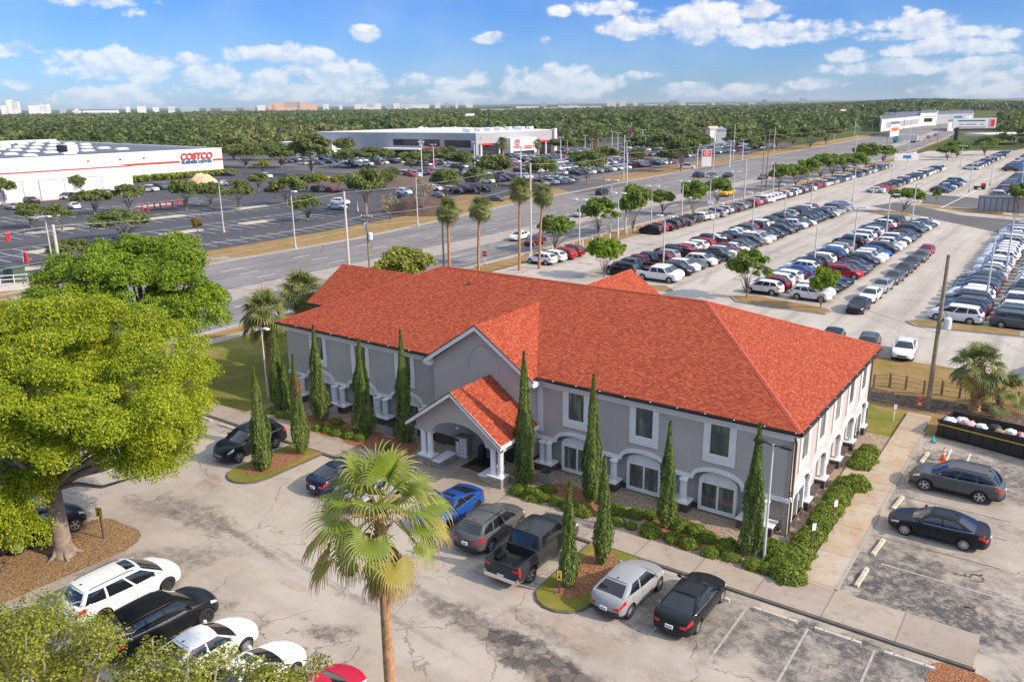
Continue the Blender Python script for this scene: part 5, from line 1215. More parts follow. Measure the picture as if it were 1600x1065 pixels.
row('right file of the first double row', -33.2, 56.6, 150, 0, 4, [('pickup', 'white'), ('suv', 'white'), ('suv', 'dark grey'), ('suv', 'white'), ('sedan', 'grey'), ('suv', 'white'), ('sedan', 'black'), ('pickup', 'grey'), ('suv', 'white'), ('suv', 'maroon')])
row('left file of the middle double row', -20.2, 57.0, 131, PI, 5, [('suv', 'white'), ('suv', 'maroon'), ('suv', 'white'), ('suv', 'white'), ('sedan', 'navy'), ('sedan', 'blue'), ('suv', 'white'), ('suv', 'navy'), ('bigsuv', 'grey'), ('suv', 'white')])
row('right file of the middle double row', -14.8, 56.8, 134, 0, 6, [('suv', 'white'), ('suv', 'white'), ('sedan', 'black'), ('sedan', 'dark grey'), ('sedan', 'navy'), (None, None), ('suv', 'red'), ('sedan', 'dark grey'), ('sedan', 'grey'), ('sedan', 'black'), ('suv', 'dark grey'), ('suv', 'white'), ('suv', 'white')])
row('nose-to-tail line beside the middle double row', -8.9, 54.6, 104, -N90, 7, [('sedan', 'black'), ('sedan', 'white'), ('sedan', 'silver'), ('sedan', 'grey'), ('sedan', 'dark grey'), ('sedan', 'dark grey'), ('sedan', 'slate'), ('sedan', 'red'), ('suv', 'navy')], pitch=6.2)
row('left file of the right-hand double row', 0.4, 55.6, 142, PI, 8, [('minivan', 'white'), ('bigsuv', 'black'), ('bigsuv', 'slate'), ('minivan', 'dark grey'), ('minivan', 'white'), ('suv', 'white'), ('bigsuv', 'slate'), ('bigsuv', 'slate'), ('bigsuv', 'dark grey'), ('suv', 'slate')], cols=[('white', 6), ('silver', 2), ('pale silver', 2), ('slate', 2), ('grey', 1)])
row('right file of the right-hand double row', 6.0, 56.0, 142, 0, 9, [('minivan', 'slate'), ('minivan', 'slate'), ('minivan', 'white'), ('bigsuv', 'black'), ('minivan', 'white'), ('suv', 'grey'), ('suv', 'black'), ('suv', 'dark grey')], cols=[('white', 6), ('silver', 2), ('slate', 2), ('grey', 1.5), ('black', 1)])
row('far-right row at the picture edge', 13.6, 84, 128, PI, 10, [('sedan', 'grey'), ('suv', 'white'), ('suv', 'white'), ('sedan', 'blue'), ('sedan', 'blue')])
row('middle row of the upper lot', -35.6, 192, 290, PI, 11, [('sedan', 'white'), ('sedan', 'red'), ('sedan', 'red'), ('sedan', 'grey')], pitch=2.75)
row('short row behind the upper lot', -22.0, 202, 232, 0, 12, [('sedan', 'dark grey'), ('sedan', 'slate'), ('sedan', 'black')], pitch=3.0); row('far corner row', -8.0, 196, 300, 0, 13, pitch=2.8)
row('far corner row', 4.0, 205, 300, PI, 14, pitch=2.8); row('far corner row', -26, 300, 420, PI, 15, pitch=2.8); row('far corner row', -14, 300, 430, 0, 16, pitch=2.8); row('far corner row', -2, 300, 420, PI, 17, pitch=2.8)
# cars seen one by one on the street and in the far car parks: (px, py, kind, colour, heading, place)
ONE = [(812, 374, 'sedan', 'white', -N90, 'driving on the street behind the tall palms'), (836, 382, 'sedan', 'maroon', -N90, 'driving on the street beside the white car behind the tall palms'), (909, 338, 'sedan', 'silver', -N90, 'in the street lane behind the pair of roadside trees'),
  (941, 304, 'suv', 'dark grey', N90, 'on the far street lane near the driveway mouth'), (1136, 306, 'pickup', 'yellow', -N90, 'on the street behind the row of roadside trees'), (1091, 277, 'suv', 'dark grey', N90+.9, 'turning out of the driveway by the white monument sign'), (1137, 277, 'sedan', 'navy', N90, 'on the far street lane right of the driveway'), (1112, 277, 'sedan', 'grey', N90, 'behind the tall steel pole near the driveway'), (1192, 280, 'sedan', 'slate', -N90, 'on the street at the gap in the roadside trees'), (1395, 238, 'suv', 'black', -N90, 'on the distant stretch of the street'), (1427, 241, 'sedan', 'white', -N90, 'on the distant street by the low blue-white sign'), (1437, 221, 'sedan', 'white', N90, 'behind the truck on the distant street'), (1450, 216, 'sedan', 'red', N90, 'farthest on the distant street'), (1462, 213, 'suv', 'silver', N90, 'on the distant street near the billboard post'),
  (20, 327, 'sedan', 'silver', 0, 'at the left edge of the warehouse car park'), (50, 318, 'suv', 'dark grey', 0.1, 'behind the leftmost car-park tree'), (97, 311, 'sedan', 'white', .3, 'near the small trees by the loading wall'), (110, 311, 'suv', 'navy', .3, 'beside a white car by the loading wall'), (122, 309, 'sedan', 'dark grey', .3, 'third of the cars by the loading wall'), (117, 326, 'sedan', 'white', -.2, 'alone on the open warehouse car park'), (132, 302, 'sedan', 'silver', .3, 'right of the small trees by the loading wall'), (168, 305, 'suv', 'white', .2, 'in front of the loading doors'), (222, 300, 'sedan', 'silver', .2, 'outside the loading wall corner'), (236, 299, 'suv', 'white', .2, 'second outside the loading wall corner'), (247, 296, 'pickup', 'grey', .2, 'right of two pale cars at the loading wall corner'), (258, 295, 'suv', 'slate', .2, 'farthest right at the loading wall corner'), (350, 290, 'sedan', 'white', .2, 'behind the sandy pile in the warehouse car park'), (357, 275, 'sedan', 'dark grey', .2, 'at the end of the warehouse hedge'),
  (425, 300, 'sedan', 'red', 0, 'bright red at the left end of the middle car-park row'), (518, 300, 'coupe', 'red', 0, 'bright red in the middle of the warehouse car park'), (527, 327, 'sedan', 'pale silver', .35, 'driving slowly across the warehouse car park'), (532, 320, 'suv', 'white', .35, 'just behind the pale sedan in the warehouse car park'), (416, 278, 'suv', 'white', 0, 'at the upper left of the warehouse car park'), (456, 281, 'suv', 'silver', 0, 'upper row behind the leafy car-park tree'), (472, 283, 'sedan', 'white', 0, 'second in the upper row of the car park'), (482, 288, 'sedan', 'slate', 0, 'third in the upper row of the car park'), (514, 286, 'suv', 'white', 0, 'right of the yellow-green tree'), (497, 300, 'suv', 'dark grey', 0, 'left of the bright red coupe'), (507, 297, 'sedan', 'black', 0, 'behind the bright red coupe'), (635, 312, 'sedan', 'navy', 0, 'navy by the bare tree'), (632, 304, 'suv', 'white', 0, 'white by the bare tree'), (657, 312, 'sedan', 'silver', 0, 'between the two bare trees'), (680, 298, 'suv', 'white', 0, 'white in the row near the dirt heap'), (705, 300, 'suv', 'white', 0, 'white behind the dirt heap'), (715, 303, 'suv', 'black', 0, 'black behind the dirt heap'), (725, 300, 'pickup', 'red', 0, 'red behind the dirt heap'), (738, 303, 'suv', 'black', 0, 'black right of the red pickup'), (755, 300, 'suv', 'black', 0, 'black at the right end of the dirt-heap row'), (687, 309, 'sedan', 'silver', 0, 'silver in front of the dirt heap row'), (774, 314, 'sedan', 'slate', .2, 'slate grey, alone near the verge'), (787, 277, 'bigsuv', 'slate', 0, 'near the pole row at the dealership'), (1072, 264, 'pickup', 'white', .3, 'white on the grass corner by the driveway')]
for (px, py, k, c, h, pl) in ONE:
    p = gp(px, py); CARS.append((k, c, p.x, p.y, h, '!'+pl, 0))
def block(x0, x1, y0, y1, seed, name, dx=15.5, pitch=2.75, fill=.9):
    rr = random.Random(seed); x = x0
    while x < x1:
        for off, rz in ((0, PI), (5.4, 0)):
            y = y0
            while y < y1:
                if rr.random() < fill: CARS.append((pick(KW, rr), pick(CW[:8], rr), *hgr(x+off, y, rz), name, 0))
                y += pitch
        x += dx
block(-190, -118, 190, 262, 21, 'dealership lot', fill=.85); block(-190, -128, 290, 420, 22, 'dealership lot', dx=17, fill=.8); block(-238, -196, 170, 204, 23, 'dealership lot', fill=.8); block(-165, -112, 152, 172, 24, 'dealership lot', fill=.7)
# how large does each one show: nearest first
CARS = [c for c in CARS if -60 < pj((c[2], c[3], 1))[0] < 1660]
CARS.sort(key=lambda c: (c[2]-CAM.x)**2+(c[3]-CAM.y)**2)
near_n = 300-23
cnt = {}; rowmates = {}
for i, c in enumerate(CARS): rowmates.setdefault(c[5], []).append(i)
ROWN = {'left file of the first double row': "the first double row's left file", 'right file of the first double row': "the first double row's right file", 'left file of the middle double row': "the middle double row's left file", 'right file of the middle double row': "the middle double row's right file", 'left file of the right-hand double row': "the right-hand double row's left file", 'right file of the right-hand double row': "the right-hand double row's right file", 'nose-to-tail line beside the middle double row': 'the nose-to-tail line beside the middle row', 'far-right row at the picture edge': 'the row at the right picture edge'}
def place_label(i, c):
    k, col, nm = KNAME[c[0]], c[1], c[5]
    if nm[0] == '!': return '%s %s %s' % (col if col not in nm.split() else '', k, nm[1:])
    mates = rowmates[nm]; j = mates.index(i)+1
    return '%s %s, %s from near end of %s' % (col, k, ordn(j), ROWN.get(nm, 'the '+nm))
far = []
for i, c in enumerate(CARS):
    if i >= near_n: far.append(c); continue
    d = math.hypot(c[2]-CAM.x, c[3]-CAM.y)
    car(c[0], c[1], c[2], c[3], c[4], place_label(i, c).strip(), ('cars in the '+c[5]) if c[5][0] != '!' else ('cars on the street and in the warehouse car park'), detail=1 if d < 118 else 0, dark=(i*7) % 3 == 0 and c[0] == 'suv', raw=True)
FPAINT = {k: mat('far_car_paint_'+k.replace(' ', '_'), v, .3, coat=.5) for k, v in PAINTS.items()}
fk = list(PAINTS); mb = MB()
for (k, col, x, y, rz, nm, z) in far:
    sp = SPEC[k]; L, w, H = sp['L'], sp['W']/2*.97, sp['H']; ci = fk.index(col); gi = len(fk); ti = gi+1; zs = sp['top'][4][1]
    c, s = math.cos(rz), math.sin(rz)
    def T(u, v, zz): u = L/2-u; return (x+u*c-v*s, y+u*s+v*c, zz)
    def sec(u, ww, z0, z1): return [T(u, -w*ww, z0), T(u, w*ww, z0), T(u, w*ww, z1), T(u, -w*ww, z1)]
    S = [sec(0, .8, .35, zs*.72), sec(.25, .95, .28, zs*.86), sec(1.1, 1, .26, zs), sec(L-.5, 1, .26, zs+.05), sec(L, .86, .36, zs*.9)]
    o = [p for q in S for p in q]; f = [(3, 2, 1, 0), (16, 17, 18, 19)]
    for a in range(4):
        for b in range(4): f.append((a*4+b, a*4+(b+1) % 4, a*4+4+(b+1) % 4, a*4+4+b))
    mb.add(o, f, ci)
    a = [T(sp['cowl'], -w*.92, zs-.02), T(sp['cowl'], w*.92, zs-.02), T(sp['rbase'], w*.92, zs-.02), T(sp['rbase'], -w*.92, zs-.02), T(sp['wtop'], -w*.72, H-.08), T(sp['wtop'], w*.72, H-.08), T(sp['rend'], w*.72, H-.08), T(sp['rend'], -w*.72, H-.08)]
    mb.add(a, [(0, 1, 5, 4), (1, 2, 6, 5), (2, 3, 7, 6), (3, 0, 4, 7)], gi)
    r = [T(sp['wtop']-.05, -w*.74, H-.08), T(sp['wtop']-.05, w*.74, H-.08), T(sp['rend']+.05, w*.74, H-.08), T(sp['rend']+.05, -w*.74, H-.08), T(sp['wtop']+.2, -w*.6, H), T(sp['wtop']+.2, w*.6, H), T(sp['rend']-.2, w*.6, H), T(sp['rend']-.2, -w*.6, H)]
    mb.add(r, [(4, 5, 6, 7), (0, 1, 5, 4), (1, 2, 6, 5), (2, 3, 7, 6), (3, 0, 4, 7)], ci)
    for u in (sp['fw'], sp['fw']+sp['wb']):
        for sg in (-1, 1):
            mb.cyl(T(u, sg*w*1.0, .34), T(u, sg*w*.75, .34), .34, n=8, m=ti)
o = mb.build('distant_cars', [FPAINT[k] for k in fk]+[M['cglass'], M['tyre']])
tag(o, 'rows of small parked cars far off in the dealership and upper lots', 'cars', kind='stuff')
# ------------------------------------------------------------------ plants
def nrm(a): return a/(np.linalg.norm(a, axis=1, keepdims=True)+1e-9)
def leaf_data(C, S, Nm, aspect=.62, rng=RNG):
    n = len(C); Nm = nrm(Nm); a = nrm(np.cross(Nm, rng.normal(size=(n, 3)))); b = np.cross(Nm, a)
    S = S[:, None]; k = (.5*S*a), (.5*aspect*S*b)
    V = np.stack([C-k[0], C-k[0]*.1+k[1], C+k[0], C-k[0]*.1-k[1]], 1).reshape(-1, 3)
    return V
def quads_mesh(name, V, m):
    n = len(V)//4; me = bpy.data.meshes.new(name); me.vertices.add(4*n); me.vertices.foreach_set('co', V.astype(np.float32).ravel())
    me.loops.add(4*n); me.loops.foreach_set('vertex_index', np.arange(4*n, dtype=np.int32))
    me.polygons.add(n); me.polygons.foreach_set('loop_start', np.arange(0, 4*n, 4, dtype=np.int32)); me.polygons.foreach_set('loop_total', np.full(n, 4, dtype=np.int32))
    me.update(calc_edges=True); me.materials.append(m); return me
def clump_leaves(clumps, dens, size, rng=RNG, up=.45, hollow=.45, droop=0.0):
    Cs, Ss, Ns = [], [], []
    for (c, r) in clumps:
        r = np.array(r); n = max(8, int(dens*(r[0]*r[1]+r[1]*r[2]+r[0]*r[2])/3))
        d = nrm(rng.normal(size=(n, 3))); d[:, 2] = np.where((d[:, 2] < -.35), -d[:, 2], d[:, 2])
        rad = hollow+(1-hollow)*rng.random(n)**.6
        rad *= 1+.22*np.sin(d[:, 0]*5+c[0]*3)*np.cos(d[:, 1]*5+c[1]*2)
        Cs.append(np.array(c)+d*r*rad[:, None]); Ss.append(size*(.65+.7*rng.random(n)))
        Ns.append(d*.7+rng.normal(size=(n, 3))*.55+np.array((0, 0, up)))
    return leaf_data(np.concatenate(Cs), np.concatenate(Ss), np.concatenate(Ns))
def branchy(mb, base, tips, r0, fork, rng, m=0, rt=.025):
    base = Vector(base); fork = Vector(fork)
    for t in tips:
        t = Vector(t); mid = fork.lerp(t, .5)+Vector((rng.normal()*.25, rng.normal()*.25, -.12*(t-fork).length*rng.random()))
        k = r0*(.30+.25*rng.random()); mb.tube([fork-Vector((0, 0, .3)), fork.lerp(mid, .5)+Vector((0, 0, .08)), mid, mid.lerp(t, .55), t], [k, k*.8, k*.55, k*.35, rt], 6, m)
def big_tree(name, label, base, h, crown_c, crown_r, nclump, cr, dens, leaf, fmat, tr, seed, cat='tree', extra=(), group=None, fork_h=.35, low=-.35, ntips=34, lean=(0, 0), shift=(0, 0, 0)):
    rng = np.random.default_rng(seed); t = thing(name, label, cat, base, 0, group); B = np.array(base)-np.array(shift); cc = np.array(crown_c)-B; R3 = np.array(crown_r)
    cl = []
    while len(cl) < nclump:
        d = nrm(rng.normal(size=(1, 3)))[0]
        if d[2] < low: continue
        f = .38+.64*rng.random()**.6; q = cr*(.5+.95*rng.random())
        p = cc+d*R3*f*(1+.12*math.sin(3*d[0]+seed)+.10*math.cos(4*d[1]+seed))
        cl.append((p, (q, q, q*.72)))
    for e in extra: cl.append((np.array(e[0])-B, e[1]))
    V = clump_leaves(cl, dens, leaf, rng)
    link('crown', quads_mesh('crown', V, M[fmat]), t)
    mb = MB(); fk = (lean[0], lean[1], h*fork_h)
    mb.tube([(0, 0, -.1), (0, 0, .15), (.02, 0, .6), (lean[0]*.5, lean[1]*.5, h*fork_h*.6), fk], [tr*1.6, tr*1.25, tr*1.04, tr*.96, tr*.9], 14)
    for i in range(5):
        a = i*1.3+seed; mb.tube([(tr*.7*math.cos(a), tr*.7*math.sin(a), .5), (tr*1.3*math.cos(a), tr*1.3*math.sin(a), .12), (tr*2.3*math.cos(a), tr*2.3*math.sin(a), -.05)], [tr*.35, tr*.3, tr*.12], 6)
    tips = [cl[i][0]*1.0 for i in rng.permutation(len(cl))[:ntips]]
    branchy(mb, (0, 0, 0), tips, tr*1.1, fk, rng)
    for i in range(ntips*2):
        c, r = cl[int(rng.integers(len(cl)))]
        for k in range(3):
            d = nrm(rng.normal(size=(1, 3)))[0]; p = Vector(c); q = p+Vector(d*np.array(r)*1.12); mb.tube([p, p.lerp(q, .5)+Vector((0, 0, .1)), q], [.04, .028, .008], 4, 1)
    mb.build('trunk', [M['bark'], M['twig']], t, True, fix=False)
    return t
def dp(px, py, at, off=0.0):       # the point seen at a photograph pixel, at the distance of a given place
    d = (Vector(at)-CAM).dot(FW)+off; return tuple(CAM+ray(px, py)*(d/FOC))
# the two lime-green trees on the left and the leaves in the bottom corner
ob = Vector((-29.5, -21.38, .0)); OS = np.array((-.76, .06, 0))
big_tree('shade_tree', 'huge lime-green shade tree with thick grey trunk in the leaf-littered island', ob, 13.0, (-29.6, -21.2, 7.9), (6.9, 6.0, 3.9), 190, .98, 2250, .115, 'f_lime', .40, 11, extra=[(tuple(np.array(gp(*q))-OS), (1.25, 1.25, 1.0)) for q in ((30, 735, 4.6), (46, 778, 3.8), (14, 812, 3.4), (36, 836, 2.9), (4, 775, 4.2), (40, 690, 5.4), (130, 690, 6.0), (262, 690, 5.2), (225, 720, 5.0), (180, 690, 5.6), (290, 640, 6.2), (300, 590, 7.2))]+[(tuple(np.array(dp(a, c, (-30.3, -21.2, 7), o))-OS), (q, q, q*.8)) for a, c, q, o in ((150, 690, 1.2, -2), (182, 705, 1.1, -1), (215, 730, 1.1, -1.5), (245, 735, 1.0, -1), (268, 715, 1.1, 0), (292, 680, 1.1, 0), (306, 630, 1.1, 1), (312, 580, 1.0, 1), (300, 545, 1.0, 2), (262, 525, 1.1, 2), (215, 505, 1.2, 1), (160, 490, 1.2, 1), (110, 485, 1.2, 1), (60, 495, 1.2, 0), (20, 520, 1.3, 0), (240, 690, 1.2, -3), (200, 670, 1.2, -3), (70, 700, 1.2, -3), (30, 680, 1.3, -3), (250, 640, 1.2, -4), (120, 650, 1.2, -5))]+[((-25.4, -18.2, 5.2), (1.6, 1.5, 1.5)), ((-24.2, -20.0, 5.9), (1.3, 1.4, 1.1)), ((-27.2, -24.8, 4.0), (1.5, 1.5, 1.3)), ((-29.0, -26.0, 3.6), (1.9, 1.7, 1.6)), ((-31.2, -25.2, 3.0), (1.7, 1.6, 1.3)), ((-29.6, -24.2, 3.0), (1.3, 1.4, 1.2)), ((-23.6, -17.6, 6.8), (1.5, 1.4, 1.3)), ((-27.9, -22.6, 4.6), (1.2, 1.2, 1.0))], low=-.30, ntips=40, fork_h=.30, shift=OS)
big_tree('shade_tree', 'darker green spreading tree behind the huge lime-green one, overhanging the street lawn', (-48.3, -5.0, 0), 12, (-46.2, -5.6, 7.8), (6.6, 5.2, 3.7), 150, 1.02, 1150, .175, 'f_mid', .40, 23, extra=[((-41.0, -4.2, 7.2), (1.9, 1.7, 1.2)), ((-40.2, -6.0, 6.4), (1.5, 1.6, 1.0)), ((-42.5, -5.0, 9.6), (1.6, 1.6, 1.1)), ((-46.5, -2.0, 11.0), (2.0, 1.9, 1.2))]+[(tuple(np.array(dp(a, c, (-47.5, -5.4, 7), o))-np.array((-1.3, .2, 0))), (q, q, q*.75)) for a, c, q, o in ((75, 440, 1.4, 0), (95, 415, 1.3, 0), (160, 392, 1.2, 0), (205, 385, 1.3, 1), (255, 395, 1.2, 1), (290, 430, 1.3, 0), (330, 470, 1.3, 0), (340, 500, 1.2, -1), (60, 470, 1.4, 0), (60, 500, 1.4, -2), (110, 480, 1.4, -3), (170, 500, 1.4, -4), (230, 510, 1.3, -4), (280, 515, 1.2, -3))], shift=(-1.3, .2, 0))
def fore(px, py, z, r, n, cr, seed, lab):
    p = gp(px, py, z); b = (p.x, p.y, 0); big_tree('foreground_tree', lab, b, z+1.5, (p.x, p.y, z-.3), r, n, cr, 1150, .095, 'f_olive', .22, seed, fork_h=.4, ntips=22, low=-.2)
fore(38, 1105, 6.2, (4.4, 3.4, 2.3), 54, .70, 31, 'olive-green tree crown filling the bottom left corner of the view')
fore(300, 1126, 5.2, (3.9, 2.6, 1.6), 60, .50, 32, 'loose olive-green tree crown in front of the white sedan')
fore(462, 1088, 4.0, (1.7, 1.5, 1.2), 18, .42, 33, 'small olive-green tree crown right of the other foreground crowns')
# Italian cypresses
def cypress_mesh(h, w, seed):
    rng = np.random.default_rng(seed); n = int(12500*h/7*w/.8); t = rng.random(n)**.85
    prof = lambda t: w*np.clip(np.minimum((t+.035)/.14, 1), .35, 1)**.5*np.clip(1-t**1.5, 0, 1)**1.0*(.90+.12*np.sin(t*14+seed))
    a = rng.random(n)*2*np.pi; lob = 1+.16*np.sin(a*3+seed+t*5)+.10*np.sin(a*7-t*11)
    r = prof(t)*lob*(.62+.38*rng.random(n)**.5)
    C = np.stack([r*np.cos(a), r*np.sin(a), .12+t*(h-.2)], 1); Nn = np.stack([np.cos(a), np.sin(a), np.full(n, .12)], 1)+rng.normal(size=(n, 3))*.45
    Nn = nrm(Nn); up = np.array((0, 0, 1.0))+rng.normal(size=(n, 3))*.28; aa = nrm(up-Nn*(up*Nn).sum(1, keepdims=True)); bb = np.cross(Nn, aa); S = (.085+.10*rng.random(n))[:, None]
    V = np.stack([C-aa*S*.5, C+bb*S*.22, C+aa*S*.95, C-bb*S*.22], 1).reshape(-1, 3)
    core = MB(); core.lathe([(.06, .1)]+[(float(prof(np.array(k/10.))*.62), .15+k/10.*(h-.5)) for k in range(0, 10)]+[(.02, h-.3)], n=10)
    return V, core, C, Nn
def cypress(label, px, py, top, hw, seed, z=.1):
    b = gp(px, py, z); h = top_of(b, top); w = hw*mpp(b)*1.12; V, core, C, Nn = cypress_mesh(h, w, seed)
    t = thing('cypress', label, 'tree', b, 0, 'slender Italian cypresses round the office')
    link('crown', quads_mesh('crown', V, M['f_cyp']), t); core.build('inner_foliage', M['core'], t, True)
    rng = np.random.default_rng(seed+99); k = []
    for i in range(1):
        c0 = C[int(len(C)*.4)]; m = np.linalg.norm((C-c0)*np.array((1, 1, .45)), axis=1) < .26; k.append(np.concatenate([C[m]+Nn[m]*.05]))
    k = np.concatenate(k)
    if len(k) > 5 and seed in (42, 46, 49): link('browned_patch', quads_mesh('browned_patch', leaf_data(k, np.full(len(k), .13), rng.normal(size=(len(k), 3))), M['f_dead']), t)
    mb = MB(); mb.tube([(0, 0, -.1), (0, 0, .5)], [.12, .09], 8); mb.build('trunk', M['bark'], t)
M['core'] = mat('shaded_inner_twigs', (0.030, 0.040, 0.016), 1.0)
for i, a in enumerate([('cypress at the aisle end of the left grass island', 412, 733, 572, 17), ('leftmost cypress, against the far left corner of the building', 437, 637, 506, 14), ('cypress at the walkway end of the left grass island', 471, 708, 553, 14), ('cypress hiding the left end upper window', 501, 655, 507, 14), ('broad cypress between the first and second left bays', 570, 677, 528, 17), ('cypress just left of the entrance porch', 634, 688, 514, 14), ('tall cypress immediately right of the entrance porch with a browned patch', 820, 758, 548, 17), ('tall cypress between the first and second bays right of the porch', 924, 783, 584, 16), ('cypress at the walkway end of the island beside the pickup', 941, 880, 710, 15), ('cypress at the aisle end of the island beside the pickup', 888, 916, 750, 15), ('cypress before the last-but-one bay, by the round shrubs', 1040, 822, 657, 15), ('stout cypress beside the grey lamp post at the right corner', 1172, 864, 660, 19), ('small cypress squeezed behind the leftmost one', 448, 640, 560, 9)]): cypress(*a, seed=40+i)
# clipped shrubs
def shrub_mesh(seed, flat=.8):
    rng = np.random.default_rng(seed); n = 2200; d = nrm(rng.normal(size=(n, 3))); d[:, 2] = np.abs(d[:, 2])*1.0
    r = (.80+.24*rng.random(n))*(1+.10*np.sin(d[:, 0]*7+seed)*np.cos(d[:, 1]*6)); C = d*r[:, None]*np.array((1, 1, flat)); C[:, 2] += .12
    V = leaf_data(C, .10+.09*rng.random(n), d+rng.normal(size=(n, 3))*.6, .6, rng)
    return quads_mesh('foliage', V, M['f_shrub'])
SHM = [shrub_mesh(s) for s in range(5)]
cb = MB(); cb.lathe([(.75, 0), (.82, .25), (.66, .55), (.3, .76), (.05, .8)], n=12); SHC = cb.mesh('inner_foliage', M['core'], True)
SHR = [(965, 812, 10, 'front'), (986, 819, 9, 'front'), (1016, 826, 15, 'front'), (1051, 837, 13, 'front'), (1076, 845, 14, 'front'), (1065, 816, 15, 'front'), (1087, 826, 13, 'front'), (1105, 835, 14, 'front'), (1108, 860, 13, 'front'), (1139, 866, 11, 'front'), (1137, 849, 17, 'front'), (1176, 878, 14, 'front'), (1197, 885, 12, 'front'), (812, 762, 14, 'front'), (833, 770, 16, 'front'), (846, 775, 10, 'front'), (857, 760, 11, 'front'), (869, 780, 11, 'front'), (889, 788, 12, 'front'), (910, 794, 15, 'front'), (966, 795, 12, 'front'), (992, 799, 13, 'front'), (1016, 801, 11, 'front'), (1146, 868, 10, 'front'),
  (425, 640, 8, 'left'), (439, 646, 8, 'left'), (452, 648, 8, 'left'), (496, 665, 9, 'left'), (514, 669, 9, 'left'), (530, 672, 11, 'left'), (548, 676, 11, 'left'), (564, 681, 10, 'left'), (527, 657, 9, 'left'), (603, 697, 9, 'left'),
  (1337, 752, 19, 'side'), (1350, 712, 17, 'side'), (1357, 702, 14, 'side'), (1342, 722, 15, 'side'), (1322, 752, 17, 'side'), (1313, 765, 17, 'side'), (1306, 776, 18, 'side'), (1296, 790, 19, 'side'), (1287, 802, 18, 'side'), (1279, 816, 18, 'side'), (1268, 832, 19, 'side'), (1256, 842, 18, 'side'), (1248, 858, 20, 'side'), (1232, 890, 25, 'side'), (1214, 858, 22, 'side'), (1207, 850, 16, 'side'), (1243, 872, 20, 'side'), (1218, 880, 18, 'side')]
sc = {}
for i, (px, py, r, wh) in enumerate(SHR): sc.setdefault(wh, []).append((px, py, r, i))
for wh, lst in sc.items():
    lst.sort()
    for j, (px, py, r, i) in enumerate(lst):
        b = gp(px, py+r*.55, .03); s = r*mpp(b)*1.16
        lab = {'front': '%s green shrub, %s from the porch, in the gravel bed along the front wall' % ('large round' if r > 13 else 'small round', ordn(j+1)), 'left': 'small clipped shrub, %s from the left lawn, along the left front walkway' % ordn(j+1), 'side': 'dense hedge bush, %s from the right front corner, along the side wall' % ordn(len(lst)-j if wh != 'side' else j+1)}[wh]
        t = thing('shrub', lab, 'shrub', b, i*1.1, {'front': 'round shrubs in the front gravel bed', 'left': 'clipped shrubs by the left walkway', 'side': 'hedge bushes along the side wall'}[wh])
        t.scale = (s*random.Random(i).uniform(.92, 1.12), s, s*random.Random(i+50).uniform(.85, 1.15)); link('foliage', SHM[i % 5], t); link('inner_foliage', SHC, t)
# fan palms ------------------------------------------------------------
def fan_mesh(L=1.1, spread=118, nseg=26, droop=.5, seed=0, fold=.10, split=.52):
    rng = np.random.default_rng(seed); V, F, T = [], [], []
    for i in range(nseg):
        a = R(-spread+2*spread*i/(nseg-1)); da = R(spread/(nseg-1))*.98; ln = L*(.86+.14*math.cos(a*.9))*(.94+.1*rng.random()); dz = droop*(.8+.5*rng.random())
        rs = [.03, split*.5, split, split+.14*(1-split), split+.32*(1-split), split+.62*(1-split), 1.0]
        o = len(V)
        for r in rs:
            w = (da*r if r <= split else da*split*max(0, 1-(r-split)/(1-split))**.7*.50+.0035)*ln
            k = max(0, r-split)/(1-split); rr = ln*(r-min(.48, .34*dz)*k**1.3); z = ln*(-.20*r*r*droop-dz*k**1.25*.66)+.10*ln*math.cos(a)*r
            cx, sy = math.cos(a), math.sin(a); fz = fold*w*(.8 if i % 2 else 1)
            for sg, up in ((-1, 0), (0, 1), (1, 0)): V.append((rr*cx-sg*w*sy, rr*sy+sg*w*cx, z+up*fz)); T.append(min(1, max(0, r)))
        for q in range(len(rs)-1):
            for s in range(2): F.append((o+q*3+s, o+q*3+s+1, o+q*3+s+4, o+q*3+s+3))
    me = bpy.data.meshes.new('frond'); me.from_pydata(V, [], F); at = me.attributes.new('tip', 'FLOAT', 'POINT'); at.data.foreach_set('value', T)
    me.polygons.foreach_set('use_smooth', [True]*len(F)); me.update(); return me
def frond_mesh(o, x, y, z, L, nseg, spread, grav, split, m, rng):
    # one fan leaf: a pleated blade whose split tips bend towards the ground
    V, F, T = [], [], []; dn = np.array((0, 0, -1.0)); o, x, y, z = (np.array(q) for q in (o, x, y, z))
    for i in range(nseg):
        a = R(-spread+2*spread*i/(nseg-1)); da = R(spread/(nseg-1)); d = np.cos(a)*x+np.sin(a)*y+.10*z; tv = -np.sin(a)*x+np.cos(a)*y
        ln = L*(.84+.16*math.cos(a*.9))*(.9+.2*rng.random()); p = o+d*.02; b0 = len(V); st = [.03, split*.5, split]+[split+(1-split)*k for k in (.16, .36, .6, .82, 1.0)]; g = grav*(.6+.8*rng.random()); pr = 0
        for r in st:
            k = max(0, r-split)/(1-split)
            if k > 0: d = d+dn*g*(r-pr)*(1.0+1.6*k); d = d/np.linalg.norm(d)
            p = p+d*ln*(r-pr); pr = r
            w = (da*r*.98 if r <= split else da*split*((1-k)**.6*.62)+.003)*ln
            for s, u in ((-1, 0), (0, 1), (1, 0)): V.append(tuple(p+tv*s*w+z*(u*w*.9*(1-.5*k)))); T.append(min(1, r*.98))
        for q in range(len(st)-1):
            for s in range(2): F.append((b0+q*3+s, b0+q*3+s+1, b0+q*3+s+4, b0+q*3+s+3))
    me = bpy.data.meshes.new('frond'); me.from_pydata(V, [], F); at = me.attributes.new('tip', 'FLOAT', 'POINT'); at.data.foreach_set('value', T)
    me.polygons.foreach_set('use_smooth', [True]*len(F)); me.materials.append(m); me.update(); return me
FANS = {}
